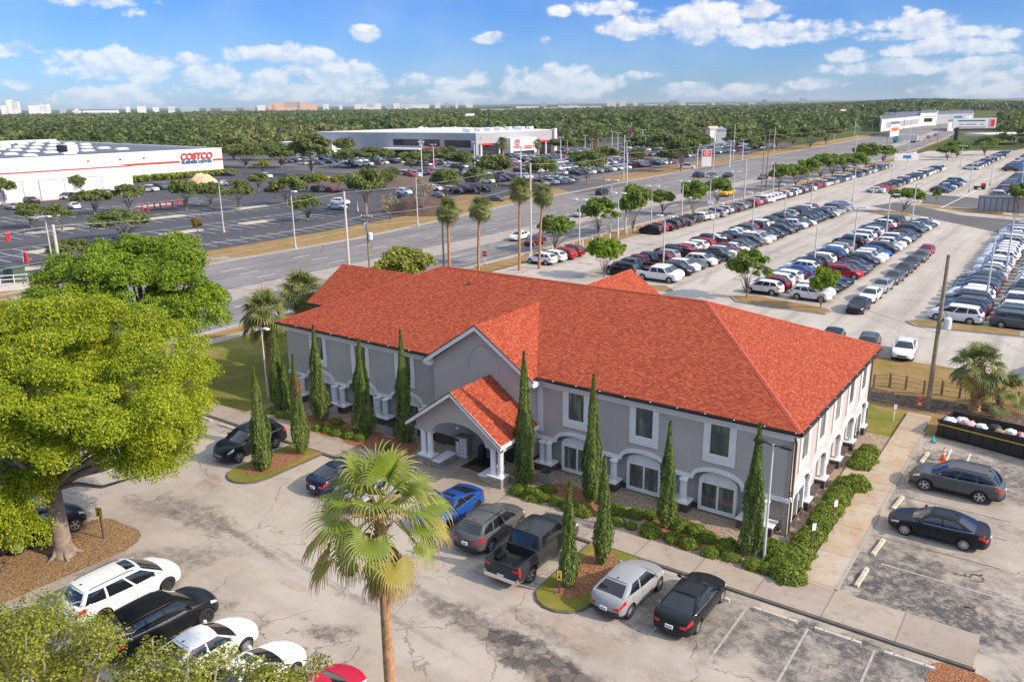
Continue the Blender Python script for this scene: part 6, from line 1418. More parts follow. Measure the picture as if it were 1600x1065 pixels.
def fan(droop, seed, L=1.0, m='frond', nseg=26, spread=118):
    k = (round(droop, 1), seed % 4, m, nseg, spread)
    if k not in FANS:
        me = fan_mesh(L, droop=k[0], seed=k[1]+1, nseg=nseg, spread=spread, split=.40+.05*(k[1] % 3)); me.materials.append(M[m]); FANS[k] = me
    return FANS[k]
def fan_palm(name, label, base, h, nfr, pet, L, m, seed, trunk_r=(.2, .16), dead=0, group=None, boots=True, nseg=26, lean=(0, 0), lowest=-35, cat='palm', droopy=0):
    rng = np.random.default_rng(seed); t = thing(name, label, cat, base, 0, group); top = Vector((lean[0], lean[1], h))
    mb = MB(); pts = [Vector((lean[0]*k*k, lean[1]*k*k, h*k)) for k in [i/16 for i in range(17)]]
    mb.tube([(0, 0, -.1)]+pts, [trunk_r[0]*1.35]+[trunk_r[0]*(1.2-.2*min(1, k*6))+(trunk_r[1]-trunk_r[0])*k+.006*math.sin(k*90) for k in [i/16 for i in range(17)]], 14)
    mb.build('trunk', M['palmbark'], t, True, fix=False)
    if boots:
        mb = MB(); nb = 46
        for i in range(nb):
            a = i*2.4; zz = h-.15-(i/nb)*boots; ln = .25+.2*rng.random(); o = top*(zz/h)**2; o = Vector((o.x, o.y, zz)); d = Vector((math.cos(a), math.sin(a), 1.1+rng.random())).normalized(); s = o+Vector((math.cos(a), math.sin(a), 0))*trunk_r[1]*.7
            mb.tube([s, s+d*ln*.5, s+d*ln+Vector((math.cos(a), math.sin(a), -.3))*.08], [.05, .035, .012], 5)
        mb.build('leaf_bases', M['boot'], t, fix=False)
    pm = MB()
    for i in range(nfr+dead):
        isd = i >= nfr
        if isd: el = R(rng.uniform(-86, -66)); az = rng.random()*2*math.pi; pl = pet*rng.uniform(.30, .62)
        else: f = (i+.5)/nfr; el = R(82-(82-lowest)*f**1.05+rng.normal()*4); az = i*2.39996+rng.normal()*.15; pl = pet*(.78+.4*rng.random())*(1.0 if f > .15 else .85)
        d0 = Vector((math.cos(az)*math.cos(el), math.sin(az)*math.cos(el), math.sin(el))); st = top+Vector((0, 0, -.25*(i/(nfr+dead))-(rng.random()*1.2*droopy if isd else 0)))
        bend = .28*pl*(1-abs(math.sin(el))*.5) if not isd else .1; mid = st+d0*pl*.5+Vector((0, 0, .04)); end = st+d0*pl+Vector((0, 0, -bend))
        pm.tube([st, mid, end], [.034, .022, .016], 5, 1 if isd else 0)
        x = (end-mid).normalized(); x = (x+Vector((0, 0, -.10-.15*rng.random()))).normalized(); z = (Vector((0, 0, 1))-x*x.z); z = z.normalized() if z.length > .05 else Vector((-math.cos(az), -math.sin(az), 0))
        roll = rng.normal()*.35; y = z.cross(x); z2 = z*math.cos(roll)+y*math.sin(roll); y2 = z2.cross(x)
        dr = .5 if not isd else 1.0
        if not isd: dr = .45+.65*max(0, .9-math.sin(el))*.8+.5*droopy*(.4+rng.random())
        fm = m if not isd else 'frond_dead'
        if not isd and droopy and f_old(i, nfr) and (m == 'frond' or i % 4 == 0): fm = 'frond_dry'
        if droopy:
            link('frond', frond_mesh(end, x, y2, z2, L*(.86+.28*rng.random())*(.9 if isd else 1), nseg, (38 if isd else (112, 96, 118, 84)[i % 4]), (3.6 if isd else .8+1.8*rng.random()+1.3*max(0, .6-math.sin(el))), .44+.16*rng.random(), M[fm], rng), t); continue
        o = link('frond', fan(min(1.1+.7*droopy, dr), i, 1.0, fm, nseg, (62 if isd else (118 if not droopy else (104, 92, 112, 84)[i % 4]))), t); mx = Matrix((x, y2, z2)).transposed().to_4x4(); mx.translation = end
        sc_ = L*(.82+.3*rng.random())*(.75 if isd else 1); o.matrix_local = mx @ Matrix.Scale(sc_, 4)
    pm.build('petioles', [M['petiole'], M['boot']], t, True, fix=False)
    return t
def f_old(i, n): return i > n*.58 and i % 2 == 0
pb = gp(592, 792, 10.0)
fan_palm('fan_palm', 'tall fan palm with yellow-green drooping fronds standing nearest in front of the building', (pb.x, pb.y, 0), 9.85, 34, 1.45, 1.12, 'frond', 5, (.19, .15), 40, boots=2.6, nseg=30, lowest=-46, droopy=1)
def verge_palm(px, X, y, top, seed, lab, L=1.0, lean=(0, 0)):
    b = Vector((*hg(X, y), 0)); h = top_of(b, top)-.9*L; return fan_palm('street_palm', lab, b, h, 30, .9*L, 1.4*L, 'frond_dk', seed, (.19, .15), 8, 'tall palms on the street verge', boots=1.2, nseg=16, lean=lean, lowest=-40)
verge_palm(704, -51.0, 36.9, 314, 61, 'leftmost of the four tall verge palms, rising behind the roof ridge')
verge_palm(748, -50.9, 42.4, 311, 62, 'second tall verge palm from the left, beside the round red sign', lean=(.3, .2))
verge_palm(811, -51.2, 51.9, 283, 63, 'tallest verge palm, third from the left', 1.05, (.2, 0))
verge_palm(846, -49.6, 54.3, 291, 64, 'rightmost verge palm with leaning trunk by the white cars', 1.0, (.5, .3))
b = gp(1522, 640); fan_palm('cabbage_palm', 'shaggy palm with stout boot-covered trunk behind the debris container', b, 3.3, 38, 1.15, 1.15, 'frond_dk', 71, (.36, .30), 8, boots=3.2, nseg=20, lowest=-42, droopy=.5)
b = gp(1560, 642); fan_palm('cabbage_palm', 'small low palm right of the shaggy palm by the container', b, 1.5, 18, 1.1, 1.1, 'frond_dk', 72, (.2, .18), 3, boots=1.2, nseg=18, lowest=-20, droopy=.5)
fan_palm('cabbage_palm', 'cabbage palm with brown hanging fronds at the left corner of the building', (*hg(-42.9, 3.2), 0), 5.3, 38, 1.25, 1.35, 'frond_dk', 73, (.24, .2), 22, boots=1.6, nseg=18, lowest=-48, droopy=.6)
fan_palm('cabbage_palm', 'cabbage palm behind the other, nearer the street', (*hg(-45.6, 9.4), 0), 5.6, 36, 1.2, 1.35, 'frond_dk', 74, (.24, .2), 12, boots=1.6, nseg=18, lowest=-40, droopy=.6)
# middle-distance trees: a few shared crowns, copied ---------------------------
def mid_proto(seed, kind):
    rng = np.random.default_rng(seed); cl = []
    n, cr, leaf, dens = (30, .29, .125, 330) if kind != 'bare' else (16, .26, .10, 160)
    while len(cl) < n:
        d = nrm(rng.normal(size=(1, 3)))[0]
        if d[2] < (-.35 if kind != 'wide' else -.3): continue
        rz = {'round': .50, 'wide': .46, 'tall': .72, 'bare': .62}[kind]; f = .45+.55*rng.random()**.6; q = cr*(.6+.6*rng.random())
        cl.append((np.array((0, 0, 1.0))+d*np.array((.80, .80, rz))*f, (q, q, q*.7)))
    V = clump_leaves(cl, dens/ .13 if False else dens*9, leaf, rng); fo = quads_mesh('crown', V, M['f_street']); mb = MB(); fk = (0, 0, .42)
    mb.tube([(0, 0, -.02), (0, 0, .06), (0, 0, .42)], [.055, .04, .032], 8); branchy(mb, (0, 0, 0), [c for c, r in cl[:12]], .035, fk, rng, 0, .004)
    return fo, mb.mesh('trunk', M['bark'], True, fix=False)
MIDP = {k: [mid_proto(s+i, k) for i in range(3)] for k, s in (('round', 200), ('wide', 220), ('tall', 240), ('bare', 260))}
_recol = {}
def mid_tree(px, py, top, w, kind, fm, label, group, i, name='tree', pos=None, h=None):
    b = gp(px, py) if pos is None else Vector((*hg(pos[0], pos[1]), pos[2])); h = top_of(b, top) if h is None else h; fo, tr = MIDP[kind][i % 3]
    key = (fo.name, fm)
    if key not in _recol:
        m2 = fo.copy(); m2.materials.clear(); m2.materials.append(M[fm]); _recol[key] = m2
    t = thing(name, label, 'tree', b, i*1.7, group); wr = w*mpp(b)/2
    zt = {'round': 1.62, 'wide': 1.48, 'tall': 1.85, 'bare': 1.75}[kind]
    t.scale = (wr, wr, h/zt); link('crown', _recol[key], t); link('trunk', tr, t); return t
CP = [(50, 356, 315, 50), (98, 363, 320, 46), (148, 335, 298, 62), (194, 375, 326, 96), (204, 331, 290, 60), (292, 329, 283, 50), (330, 323, 283, 46), (373, 330, 284, 50), (9, 322, 280, 40), (92, 309, 279, 30), (121, 308, 272, 40), (112, 414, 378, 74), (449, 321, 272, 62), (481, 345, 305, 60), (574, 334, 268, 66), (697, 313, 262, 52), (750, 303, 262, 46), (560, 300, 270, 50), (600, 297, 266, 46), (480, 300, 274, 34), (775, 292, 244, 60), (848, 291, 243, 52), (918, 289, 238, 66), (1064, 268, 215, 56), (995, 262, 230, 30), (410, 272, 250, 28), (500, 300, 272, 30), (530, 296, 272, 30), (611, 288, 262, 36), (405, 300, 272, 34)]
for i, (px, py, tp, w) in enumerate(CP):
    mid_tree(px, py, tp, w, 'wide' if i % 3 else 'round', 'f_oak' if i not in (25, 26, 27) else 'f_olive', '%s car-park oak, %s from the left across the warehouse side of the street' % ('broad' if w > 55 else 'small', ordn(1+sorted(CP).index((px, py, tp, w)))), 'oaks in the car parks across the street', i, 'oak_tree')
DT = [(440, 262, 226, 60), (489, 275, 207, 74), (545, 262, 232, 56), (590, 262, 228, 66), (644, 268, 236, 56), (425, 250, 222, 60), (385, 262, 222, 60), (365, 250, 225, 50), (720, 272, 236, 56), (540, 248, 214, 40), (672, 258, 232, 44), (905, 260, 236, 46), (942, 258, 228, 56), (1002, 248, 210, 60), (1040, 250, 208, 66), (1085, 245, 205, 56), (1020, 240, 205, 50), (1150, 235, 206, 50), (1190, 232, 205, 50), (1215, 235, 200, 50), (1240, 228, 200, 46), (1265, 232, 196, 50), (1290, 226, 192, 44), (880, 242, 215, 50), (700, 250, 228, 40), (1045, 262, 226, 44), (1175, 240, 212, 44), (560, 240, 214, 44)]
for i, (px, py, tp, w) in enumerate(DT): mid_tree(px, py, tp, w, 'round', 'f_oak', 'dark rounded oak near the dealership, %s from the left' % ordn(1+sorted(DT).index((px, py, tp, w))), 'dark oaks round the dealership', i, 'oak_tree')
STT = [(867, 392, 333, 62), (936, 370, 307, 66), (989, 365, 288, 58), (1035, 334, 295, 44), (1082, 337, 280, 50), (1121, 318, 278, 48)]
STL = ['round street tree right of the leaning verge palm', 'taller street tree above the parked white and red SUVs', 'street tree behind the dark SUV at the end of the street-side row', 'slim street tree between two lamp posts', 'leafy street tree left of the yellow pickup', 'street tree directly in front of the yellow pickup']
for i, a in enumerate(STT): mid_tree(*a, 'round', 'f_street', STL[i], 'street trees along the sales lot', i, 'street_tree')
for i, (px, tp) in enumerate([(1217, 255), (1242, 255), (1262, 247), (1282, 240), (1300, 239), (1318, 240), (1335, 238), (1353, 222), (1378, 226)]):
    py = [297, 292, 286, 280, 276, 271, 267, 262, 256][i]; mid_tree(px, py, tp, 44, 'round', 'f_street', 'street tree %s in the closed row beyond the gap in the trees' % ordn(i+1), 'street trees along the sales lot', i+2, 'street_tree')
LT = [(944, 433, 368, 66, 'round', 'young lot tree at the near end of the first double row'), (1167, 466, 388, 72, 'round', 'round lot tree on the kerbed island right of the rear gable'), (1282, 483, 417, 50, 'round', 'small bright lot tree with thin leaning trunk before the middle row'), (1411, 332, 295, 56, 'wide', 'lot tree at the far end of the middle double row'), (1592, 334, 284, 46, 'round', 'lot tree at the right edge of the picture'), (1462, 318, 290, 14, 'tall', 'thin upright sapling on the dark lot patch'), (1495, 246, 219, 42, 'round', 'dark tree near the foot of the billboard'), (1538, 243, 214, 44, 'wide', 'olive tree right of the billboard'), (1480, 250, 228, 34, 'round', 'dark tree left of the billboard post')]
for i, (px, py, tp, w, k, lab) in enumerate(LT): mid_tree(px, py, tp, w, k, 'f_street' if i != 2 and i != 0 else 'f_mid', lab, 'trees on the sales lot', i, 'lot_tree')
mid_tree(610, 347, 300, 36, 'bare', 'f_dry', 'nearly bare pale tree on the street verge left of the dirt heap', None, 0, 'bare_tree'); mid_tree(661, 336, 272, 40, 'bare', 'f_dry', 'bare pale tree growing from the dirt heap', None, 1, 'bare_tree')
mid_tree(310, 369, 338, 20, 'tall', 'f_yel', 'upright yellow-brown bush on a car-park island', None, 0, 'bush'); mid_tree(828, 312, 280, 26, 'round', 'f_yel', 'yellow-brown bush on the verge left of the driveway', None, 1, 'bush')
mid_tree(0, 0, 0, 110, 'round', 'f_olive', 'olive bushy tree rising behind the roof left of the ridge', None, 2, 'bushy_tree', (-50.8, 28.5, 0), 6.2); mid_tree(0, 0, 0, 80, 'wide', 'f_mid', 'small bushy tree behind the left wing roof', None, 1, 'bushy_tree', (-48.8, 18.5, 0), 5.2)
mid_tree(0, 0, 0, 70, 'round', 'f_mid', 'bushy tree between the cabbage palms and the left wing', None, 0, 'bushy_tree', (-46.8, 14.0, 0), 4.8); mid_tree(0, 0, 0, 60, 'wide', 'f_oak', 'dark low bush behind the cabbage palms', None, 0, 'bushy_tree', (-44.5, 8.5, 0), 2.6)
for i, (px, py, tp, w) in enumerate([(886, 244, 204, 18), (925, 240, 197, 16), (934, 240, 200, 14), (786, 274, 215, 22), (840, 246, 218, 14)]):
    b = gp(px, py); h = top_of(b, tp)-1.5; fan_palm('distant_palm', '%s small palm from the left among the dealership poles' % ordn(i+1), b, h, 16, 1.2, 1.8, 'frond_dk', 80+i, (.3, .24), 0, 'palms at the dealership', boots=False, nseg=8)
# the woodland beyond --------------------------------------------------------
def woodland():
    rng = np.random.default_rng(77); C, S, Nn = [], [], []
    def ok(x, y):
        if at_y(LE, y)-22 < x < at_y(RE, y)+26 and y < 1500: return False
        if -350 < x and -80 < y < 140: return False
        if -300 < x and 139 < y < 275: return False
        if -200 < x < -95 and y < 390: return False
        if x >= -56 and y < 390: return False
        if -140 < x < -70 and 440 < y < 620: return False
        return True
    def band(d0, d1, step, rad, hgt, nl, ls):
        n = int((PHI1-PHI0)*(d1*d1-d0*d0)/2/step**2); d = np.sqrt(rng.random(n)*(d1*d1-d0*d0)+d0*d0); ph = PHI0+(PHI1-PHI0)*rng.random(n)
        for di, p in zip(d, ph):
            x, y = CAM.x-di*math.sin(p), CAM.y+di*math.cos(p)
            if not ok(x, y): continue
            den = mnoise(Vector((x*.004, y*.004, 3)))
            if den < -.33 and di > 700: continue
            h = hgt*(.55+.55*rng.random()+.45*mnoise(Vector((x*.012, y*.012, 0)))); r = rad*(.55+1.0*rng.random()**1.6+.35*mnoise(Vector((x*.02, y*.02, 5))))
            if 600 < di < 1500 and .10 < p < .25: h *= 1.0
            u = nrm(rng.normal(size=(nl, 3))); u[:, 2] = np.abs(u[:, 2])*1.0-.15; q = .7+.35*rng.random(nl)
            C.append(np.array((x, y, h-r*.72))+u*q[:, None]*np.array((r, r, r*.72))); S.append(ls*(.6+.8*rng.random(nl))); Nn.append(u+rng.normal(size=(nl, 3))*.45+np.array((0, 0, .3)))
    PHI0, PHI1 = YAW-.62, YAW+.60
    band(225, 420, 8.5, 4.6, 10.5, 120, 1.25); band(420, 800, 11, 5.5, 11, 60, 2.1); band(800, 1600, 19, 8.5, 10.5, 44, 3.2); band(1600, 3600, 34, 13, 8.5, 34, 4.5); band(3600, 9000, 90, 30, 7.0, 18, 7.0)
    # a low pine ridge on the right
    for i in range(1100):
        d = 1700+900*rng.random(); p = YAW-rng.uniform(.30, .56); x, y = CAM.x-d*math.sin(p), CAM.y+d*math.cos(p)
        h = 10+10*math.exp(-((p-(YAW-.45))/.07)**2)*(1-(abs(d-2150)/600)**2); r = 11; u = nrm(rng.normal(size=(26, 3))); u[:, 2] = np.abs(u[:, 2])
        C.append(np.array((x, y, max(6, h)-r*.6))+u*np.array((r, r, r*.7))); S.append(6*(.6+.8*rng.random(26))); Nn.append(u+rng.normal(size=(26, 3))*.4)
    V = leaf_data(np.concatenate(C), np.concatenate(S), np.concatenate(Nn), .8, rng)
    o = link('woodland', quads_mesh('woodland', V, M['f_far'])); tag(o, 'dense green woodland stretching to the horizon', 'woodland', kind='stuff')
    # dark floor under the crowns
woodland()
# hedges along the warehouse wall
for nm, (x0, x1, y0, y1), lab in (('hedge', (-207, -204, 82, 99), 'clipped hedge along the left part of the white warehouse wall'), ('hedge', (-208, -205, 101, 128), 'clipped hedge below the warehouse sign')):
    rng = np.random.default_rng(int(y0)); n = 2600; C = np.stack([x0+(x1-x0)*rng.random(n), y0+(y1-y0)*rng.random(n), 1.7*rng.random(n)**.4], 1); C[:, :2] = [hg(*q[:2]) for q in C]; (x0, y0), (x1, y1) = hg(x0, y0), hg(x1, y1); o = thing(nm, lab, 'hedge', ((x0+x1)/2, (y0+y1)/2, 0)); C[:, 0] -= (x0+x1)/2; C[:, 1] -= (y0+y1)/2
    link('foliage', quads_mesh('foliage', leaf_data(C, .7+.4*rng.random(n), rng.normal(size=(n, 3))+np.array((.5, 0, .5)), .7, rng), M['f_shrub']), o)
# ------------------------------------------------------------------ lamp posts, power poles and wires, signs
def lamp(px, py, top, label, heads=2, group='lamp posts on the sales lot', m='galv', name='lamp_post', r=.095, b=None, h=None, base=True, hs=1.0):
    b = gp(px, py) if b is None else Vector(b); h = top_of(b, top) if h is None else h; t = thing(name, label, 'lamp post', b, 0, group)
    W = MB(); W.cyl((0, 0, .0), (0, 0, h), r*1.25, r*.8, 10)
    W.build('pole', M[m], t)
    if base: W = MB(); W.cyl((0, 0, -.05), (0, 0, .65), .24, .22, 14); W.build('footing', M['mblock'], t)
    ang = -.15+(int(px)*37 % 10)*.03
    for s in ((1, -1) if heads == 2 else ((1,) if heads == 1 else ())):
        W = MB(); c, n = math.cos(ang)*s, math.sin(ang)*s; W.tube([(0, 0, h-.06), (c*.5, n*.5, h+.02)], .04, 6)
        W.build('arm', M[m], t)
        W = MB(); W.box(.40, .40+.85*hs, -.24*hs, .24*hs, h-.05*hs, h+.13*hs); W.v = [(x*math.cos(ang)*s-y*math.sin(ang)*s, x*math.sin(ang)*s+y*math.cos(ang)*s, z) for x, y, z in W.v]; W.build('lamp_head', M['polewhite'] if m != 'dk' else M['dkframe'], t)
    return t
LP = [(1036, 420, 338), (905, 383, 312), (954, 362, 282), (965, 371, 302), (1017, 357, 291), (1065, 340, 283), (1114, 388, 318), (1108, 331, 276), (1145, 321, 268), (1175, 366, 302), (1207, 304, 256), (1225, 348, 289), (1266, 333, 280), (1332, 401, 324), (1271, 421, 353), (1332, 315, 261), (1364, 302, 252), (1384, 371, 304), (1425, 345, 287), (1392, 288, 247), (1570, 433, 336), (1539, 478, 372), (1514, 301, 250), (1547, 290, 246), (1500, 262, 228), (1594, 300, 250), (1414, 283, 248)]
for i, a in enumerate(LP):
    lamp(*a, 'grey lot lamp post, %s from the left, %s' % (ordn(1+sorted(LP).index(a)), 'twin white heads' if i not in (14, 21) else 'no lamp head'), 2 if i not in (14, 21) else 0)
WL = [(84, 421, 338), (350, 363, 285), (462, 389, 299), (559, 330, 272), (653, 354, 274), (438, 408, 392)]
for i, a in enumerate(WL[:5]): lamp(*a, 'pale lamp post across the street, %s from the left' % ordn(i+1), 1 if i != 3 else 0, 'lamp posts across the street', 'polecon', r=.09)
DL = [(430, 235, 207), (446, 236, 210), (510, 228, 198), (660, 282, 222), (678, 264, 226), (742, 268, 222), (752, 262, 215), (814, 285, 232), (838, 240, 212), (842, 246, 216), (876, 253, 215), (877, 262, 236), (898, 228, 204), (914, 236, 212), (923, 240, 218), (956, 242, 206), (965, 240, 208), (979, 250, 220), (1003, 248, 203), (1008, 250, 212), (1022, 232, 207), (1036, 238, 222), (1040, 236, 212), (1068, 224, 210), (1089, 262, 226), (848, 240, 218), (870, 225, 203), (1140, 262, 220), (1160, 250, 218), (1170, 222, 206), (1045, 222, 204)]
for i, a in enumerate(DL): lamp(*a, 'slim white dealership lamp post, %s from the left' % ordn(1+sorted(DL).index(a)), 2, 'white lamp posts at the dealership', 'polewhite', r=.13, base=False)
t = lamp(1193, 876, 694, 'grey lamp post with black twin heads at the front right corner of the office', 2, None, 'galv', b=gp(1193, 876, .03), r=.055, base=False, hs=.62)
for ch in t.children:
    if ch.name.startswith(('arm', 'lamp_head')): ch.data.materials[0] = M['dkframe']
lamp(419, 622, 512, 'grey single-headed lamp post at the left corner of the office', 1, None, r=.055, base=False, hs=.6)
def pole(label, b, h, r=.15, m='polewood', arms=(), boxes=(), name='power_pole', group='power poles along the street', cat='utility pole'):
    t = thing(name, label, cat, b, 0, group); W = MB(); W.cyl((0, 0, -.1), (0, 0, h), r, r*.68, 12); W.build('pole', M[m], t)
    for z, w in arms:
        W = MB(); W.box(-w, w, -.05, .05, z-.06, z+.06); W.build('cross_arm', M['wood'], t)
        W = MB()
        for x in (-w*.9, -w*.4, w*.4, w*.9): W.lathe([(.04, 0), (.06, .05), (.05, .1), (.03, .16)], (x, 0, z+.06), 8)
        W.build('insulator', M['polewhite'], t)
    for z, x, y in boxes:
        W = MB(); W.lathe([(.2, 0), (.26, .05), (.26, .75), (.22, .82), (.06, .9)], (x, y, z), 14); W.box(min(0, x), max(0, x), -.04, .04, z+.3, z+.4); W.build('transformer', M['polewhite'], t)
        W = MB(); W.tube([(x, y, z+.85), (x*.5, y, z+1.2), (0, 0, z+1.5)], .02, 5); W.build('cable', M['black'], t)
    return t
PP = [((-56.6, -5.2), 12.4, 'polecon', 'pale concrete pole rising behind the lime-green trees'), ((-56.7, 26.3), 12.3, 'polecon', 'thick pale concrete pole behind the left wing'), ((-56.8, 29.6), 10.7, 'polewood', 'wooden pole with transformers behind the left wing'), ((-56.8, 43), 8.2, 'pgreen', 'greenish slim pole left of the tall verge palms'), ((-56.6, 63), 13.2, 'polecon', 'tall grey pole among the verge palms'), ((-56.2, 92.6), 13.2, 'polecon', 'tall grey pole between two street trees'), ((-87.2, 213), 13.6, 'polecon', 'tall steel pole on the far side of the street by the driveway'), ((-59.5, 175), 13.5, 'polewood', 'left one of a close pair of dark poles by the street'), ((-60.0, 180), 14.6, 'polewood', 'right one of a close pair of dark poles by the street'), ((-57.8, 157.5), 8.9, 'polecon', 'short grey pole left of the pair of dark poles'), ((-104.6, 187), 12.5, 'polecon', 'grey pole in front of the dealership flag'), ((-94, 155), 8.4, 'polewood', 'brownish pole on the mulch by the driveway')]
for i, ((x, y), h, m, lab) in enumerate(PP):
    x, y = hg(x, y); pole(lab, (x, y, 0), h, .17 if m == 'polecon' else .14, m, [(h-1.6, .9)] if i == 2 else (), [(h-4.2, .45, 0), (h-3.2, -.4, .2)] if i == 2 else ())
for i in range(26):
    y = 215+i*24; s = i % 2; x = (at_y(RE, y)+1.5) if s else (at_y(LE, y)-2.2)
    pole('slim street pole, %s along the distant %s side of the street' % (ordn(1+i//2), 'near' if s else 'far'), (x, y, 0), 9+4*((i*7) % 3)/2, .16, 'polecon' if i % 3 else 'polewood')
b = gp(1449, 637)
pole('leaning wooden utility pole with transformer behind the debris container', b, top_of(b, 398), .17, 'polewood', (), [(5.9, .5, .15)], group=None)
def wire(label, pts, sag, r=.022, group='overhead wires along the street'):
    W = MB(); pts = [(*hg(p[0], p[1]), p[2]) for p in pts] if group else pts
    for a, c in zip(pts, pts[1:]):
        a, c = Vector(a), Vector(c); W.tube([a.lerp(c, k/14)-Vector((0, 0, sag*4*(k/14)*(1-k/14))) for k in range(15)], r, 5)
    o = W.build('overhead_wire', M['wire']); tag(o, label, 'wire', group)
wire('highest overhead wire strung between the tall concrete poles', [(-56.6, -60, 12.3), (-56.6, -5.2, 12.3), (-56.7, 26.3, 12.2), (-56.6, 63, 13.1), (-56.2, 92.6, 13.1), (-59.5, 175, 13.4), (-62, 300, 13)], .55)
wire('middle overhead wire below the highest one', [(-56.6, -60, 9.6), (-56.6, -5.2, 9.6), (-56.8, 29.6, 9.3), (-56.6, 63, 10.3), (-56.2, 92.6, 10.4), (-59.5, 175, 10.6), (-62, 300, 10)], .6)
wire('lowest overhead wire over the street verge', [(-56.6, -60, 8.3), (-56.6, -5.2, 8.3), (-56.8, 29.6, 8.1), (-56.6, 63, 8.6), (-56.2, 92.6, 8.8), (-57.8, 157.5, 8.7)], .6)
wire('thin service wire from the leaning pole over the sales lot aisle', [(b.x, b.y, 5.6), (-20, 44, 6.2), (-56.8, 43, 8)], .5, .016, None); wire('thin service wire from the leaning pole towards the right', [(b.x, b.y, 5.9), (40, 36, 5.6)], .5, .016, None)
# signs
def post_sign(label, px, py, top, w, h2, face, z0=.0, post='brown', name='sign_post', extra=None, rz=0.0):
    b = gp(px, py, z0); h = top_of(b, top); t = thing(name, label, 'sign', b, rz)
    W = MB(); W.box(-.035, .035, -.035, .035, -.05, h-.02); W.build('post', M[post], t)
    W = MB(); W.box(-w/2-.03, w/2+.03, -.065, -.045, h-h2-.03, h+.03); W.build('back_board', M['black'], t)
    W = MB(); W.box(-w/2, w/2, -.08, -.068, h-h2, h); f = W.build('sign_face', M[face], t)
    if extra: extra(t, h, w, h2)
    return t
def tow(t, h, w, h2):
    W = MB()
    for z, ww in ((.82, .7), (.62, .5), (.20, .8)): W.box(-w*.5*ww, w*.5*ww, -.086, -.081, h-h2+h2*z-.02, h-h2+h2*z+.02)
    W.box(-w*.22, w*.22, -.086, -.081, h-h2*.72, h-h2*.5); W.build('sign_marks', M['black'], t)
post_sign('yellow and black notice on a dark post in the oak island', 162, 838, 793, .30, .46, 'yellow', .12, 'brown', extra=tow, rz=.35)
post_sign('yellow and black notice on a green post at the foot of the island cypress', 874, 926, 890, .22, .46, 'yellow', .12, 'pgreen', extra=tow, rz=.45)
for lab, px, py, tp in (('small white sign on a brown post in the side hedge nearest the corner', 1266, 868, 816), ('small white sign on a post in the side hedge near the middle', 1302, 812, 780), ('small white notice on a white post on the grass by the container', 1396, 656, 631)):
    post_sign(lab, px, py, tp, .22, .38, 'polewhite', .03, 'polewhite' if px > 1390 else 'brown', rz=.9 if px < 1390 else .5)
def round_sign(label, px, X, y, top, face):
    b = Vector((X, y, 0)); h = top_of(b, top); t = thing('road_sign', label, 'sign', b); W = MB(); W.cyl((0, 0, 0), (0, 0, h), .04, n=8); W.build('post', M['galv'], t)
    W = MB(); W.cyl((0, -.05, h-.4), (0, -.08, h-.4), .42, n=24); W.build('sign_face', M[face], t)
    if face == 'red': W = MB(); W.box(-.3, .3, -.09, -.082, h-.46, h-.34); W.build('white_bar', M['white'], t)
q = gp(758, 410); round_sign('round red no-entry sign with white bar beside the verge palms', 758, q.x, q.y, 392, 'red')
q = gp(37, 410); round_sign('grey round sign back at the warehouse entrance', 37, q.x, q.y, 390, 'galv')
def bollard(label, px, py, n=1):
    b = gp(px, py); t = thing('red_bollard', label, 'bollard', b, 0, 'red bollards in the warehouse car park'); W = MB(); W.lathe([(.17, 0), (.17, 1.35), (.12, 1.5), (.02, 1.54)], n=10); W.build('post', M['red'], t); W = MB(); W.lathe([(.30, 0), (.30, .1), (.2, .14)], n=10); W.build('foot', M['red'], t)
for i, (px, py) in enumerate([(223, 329), (232, 331), (242, 327), (251, 326), (260, 322), (270, 325), (279, 320), (288, 321), (162, 297), (167, 298), (184, 295), (188, 295), (141, 298), (78, 305), (12, 377), (15, 375), (41, 409), (43, 410)]): bollard('red bollard across the street, %s from the left' % ordn(1+sorted([223, 232, 242, 251, 260, 270, 279, 288, 162, 167, 184, 188, 141, 78, 12, 15, 41, 43]).index(px)), px, py)
# green electrical cabinet and ramp railing at the left edge
q = gp(24, 438); t = thing('utility_cabinet', 'green utility cabinet on the far verge at the left edge', 'cabinet', q, .1); W = MB(); W.box(-1.2, 1.2, -.8, .8, 0, 1.7); W.build('case', M['pgreen'], t); W = MB(); W.box(-1.3, 1.3, -.9, .9, 1.703, 1.82); W.build('lid', M['pgreen'], t); W = MB(); W.box(-.02, .02, -.83, -.803, .1, 1.6); W.box(.2, .24, -.86, -.803, .8, 1.0); W.build('door_handle', M['black'], t)
a, c = gp(-40, 458), gp(46, 452); t = thing('ramp_railing', 'white pipe railing on a low concrete wall at the left edge', 'railing', a); d = (c-a); W = MB(); nrmv = Vector((-d.y, d.x, 0)).normalized()*.15
W.add([-nrmv, d-nrmv, d+nrmv, nrmv, -nrmv+Vector((0, 0, .9)), d-nrmv+Vector((0, 0, .9)), d+nrmv+Vector((0, 0, .9)), nrmv+Vector((0, 0, .9))], [(4, 5, 6, 7), (0, 1, 5, 4), (1, 2, 6, 5), (2, 3, 7, 6), (3, 0, 4, 7)]); W.build('wall', M['polecon'], t)
W = MB()
for z in (1.4, 1.9): W.tube([Vector((0, 0, z)), d+Vector((0, 0, z))], .05, 6)
for k in range(5): W.cyl(d*(k/4)+Vector((0, 0, .85)), d*(k/4)+Vector((0, 0, 1.9)), .05, n=6)
W.build('rail', M['polewhite'], t)
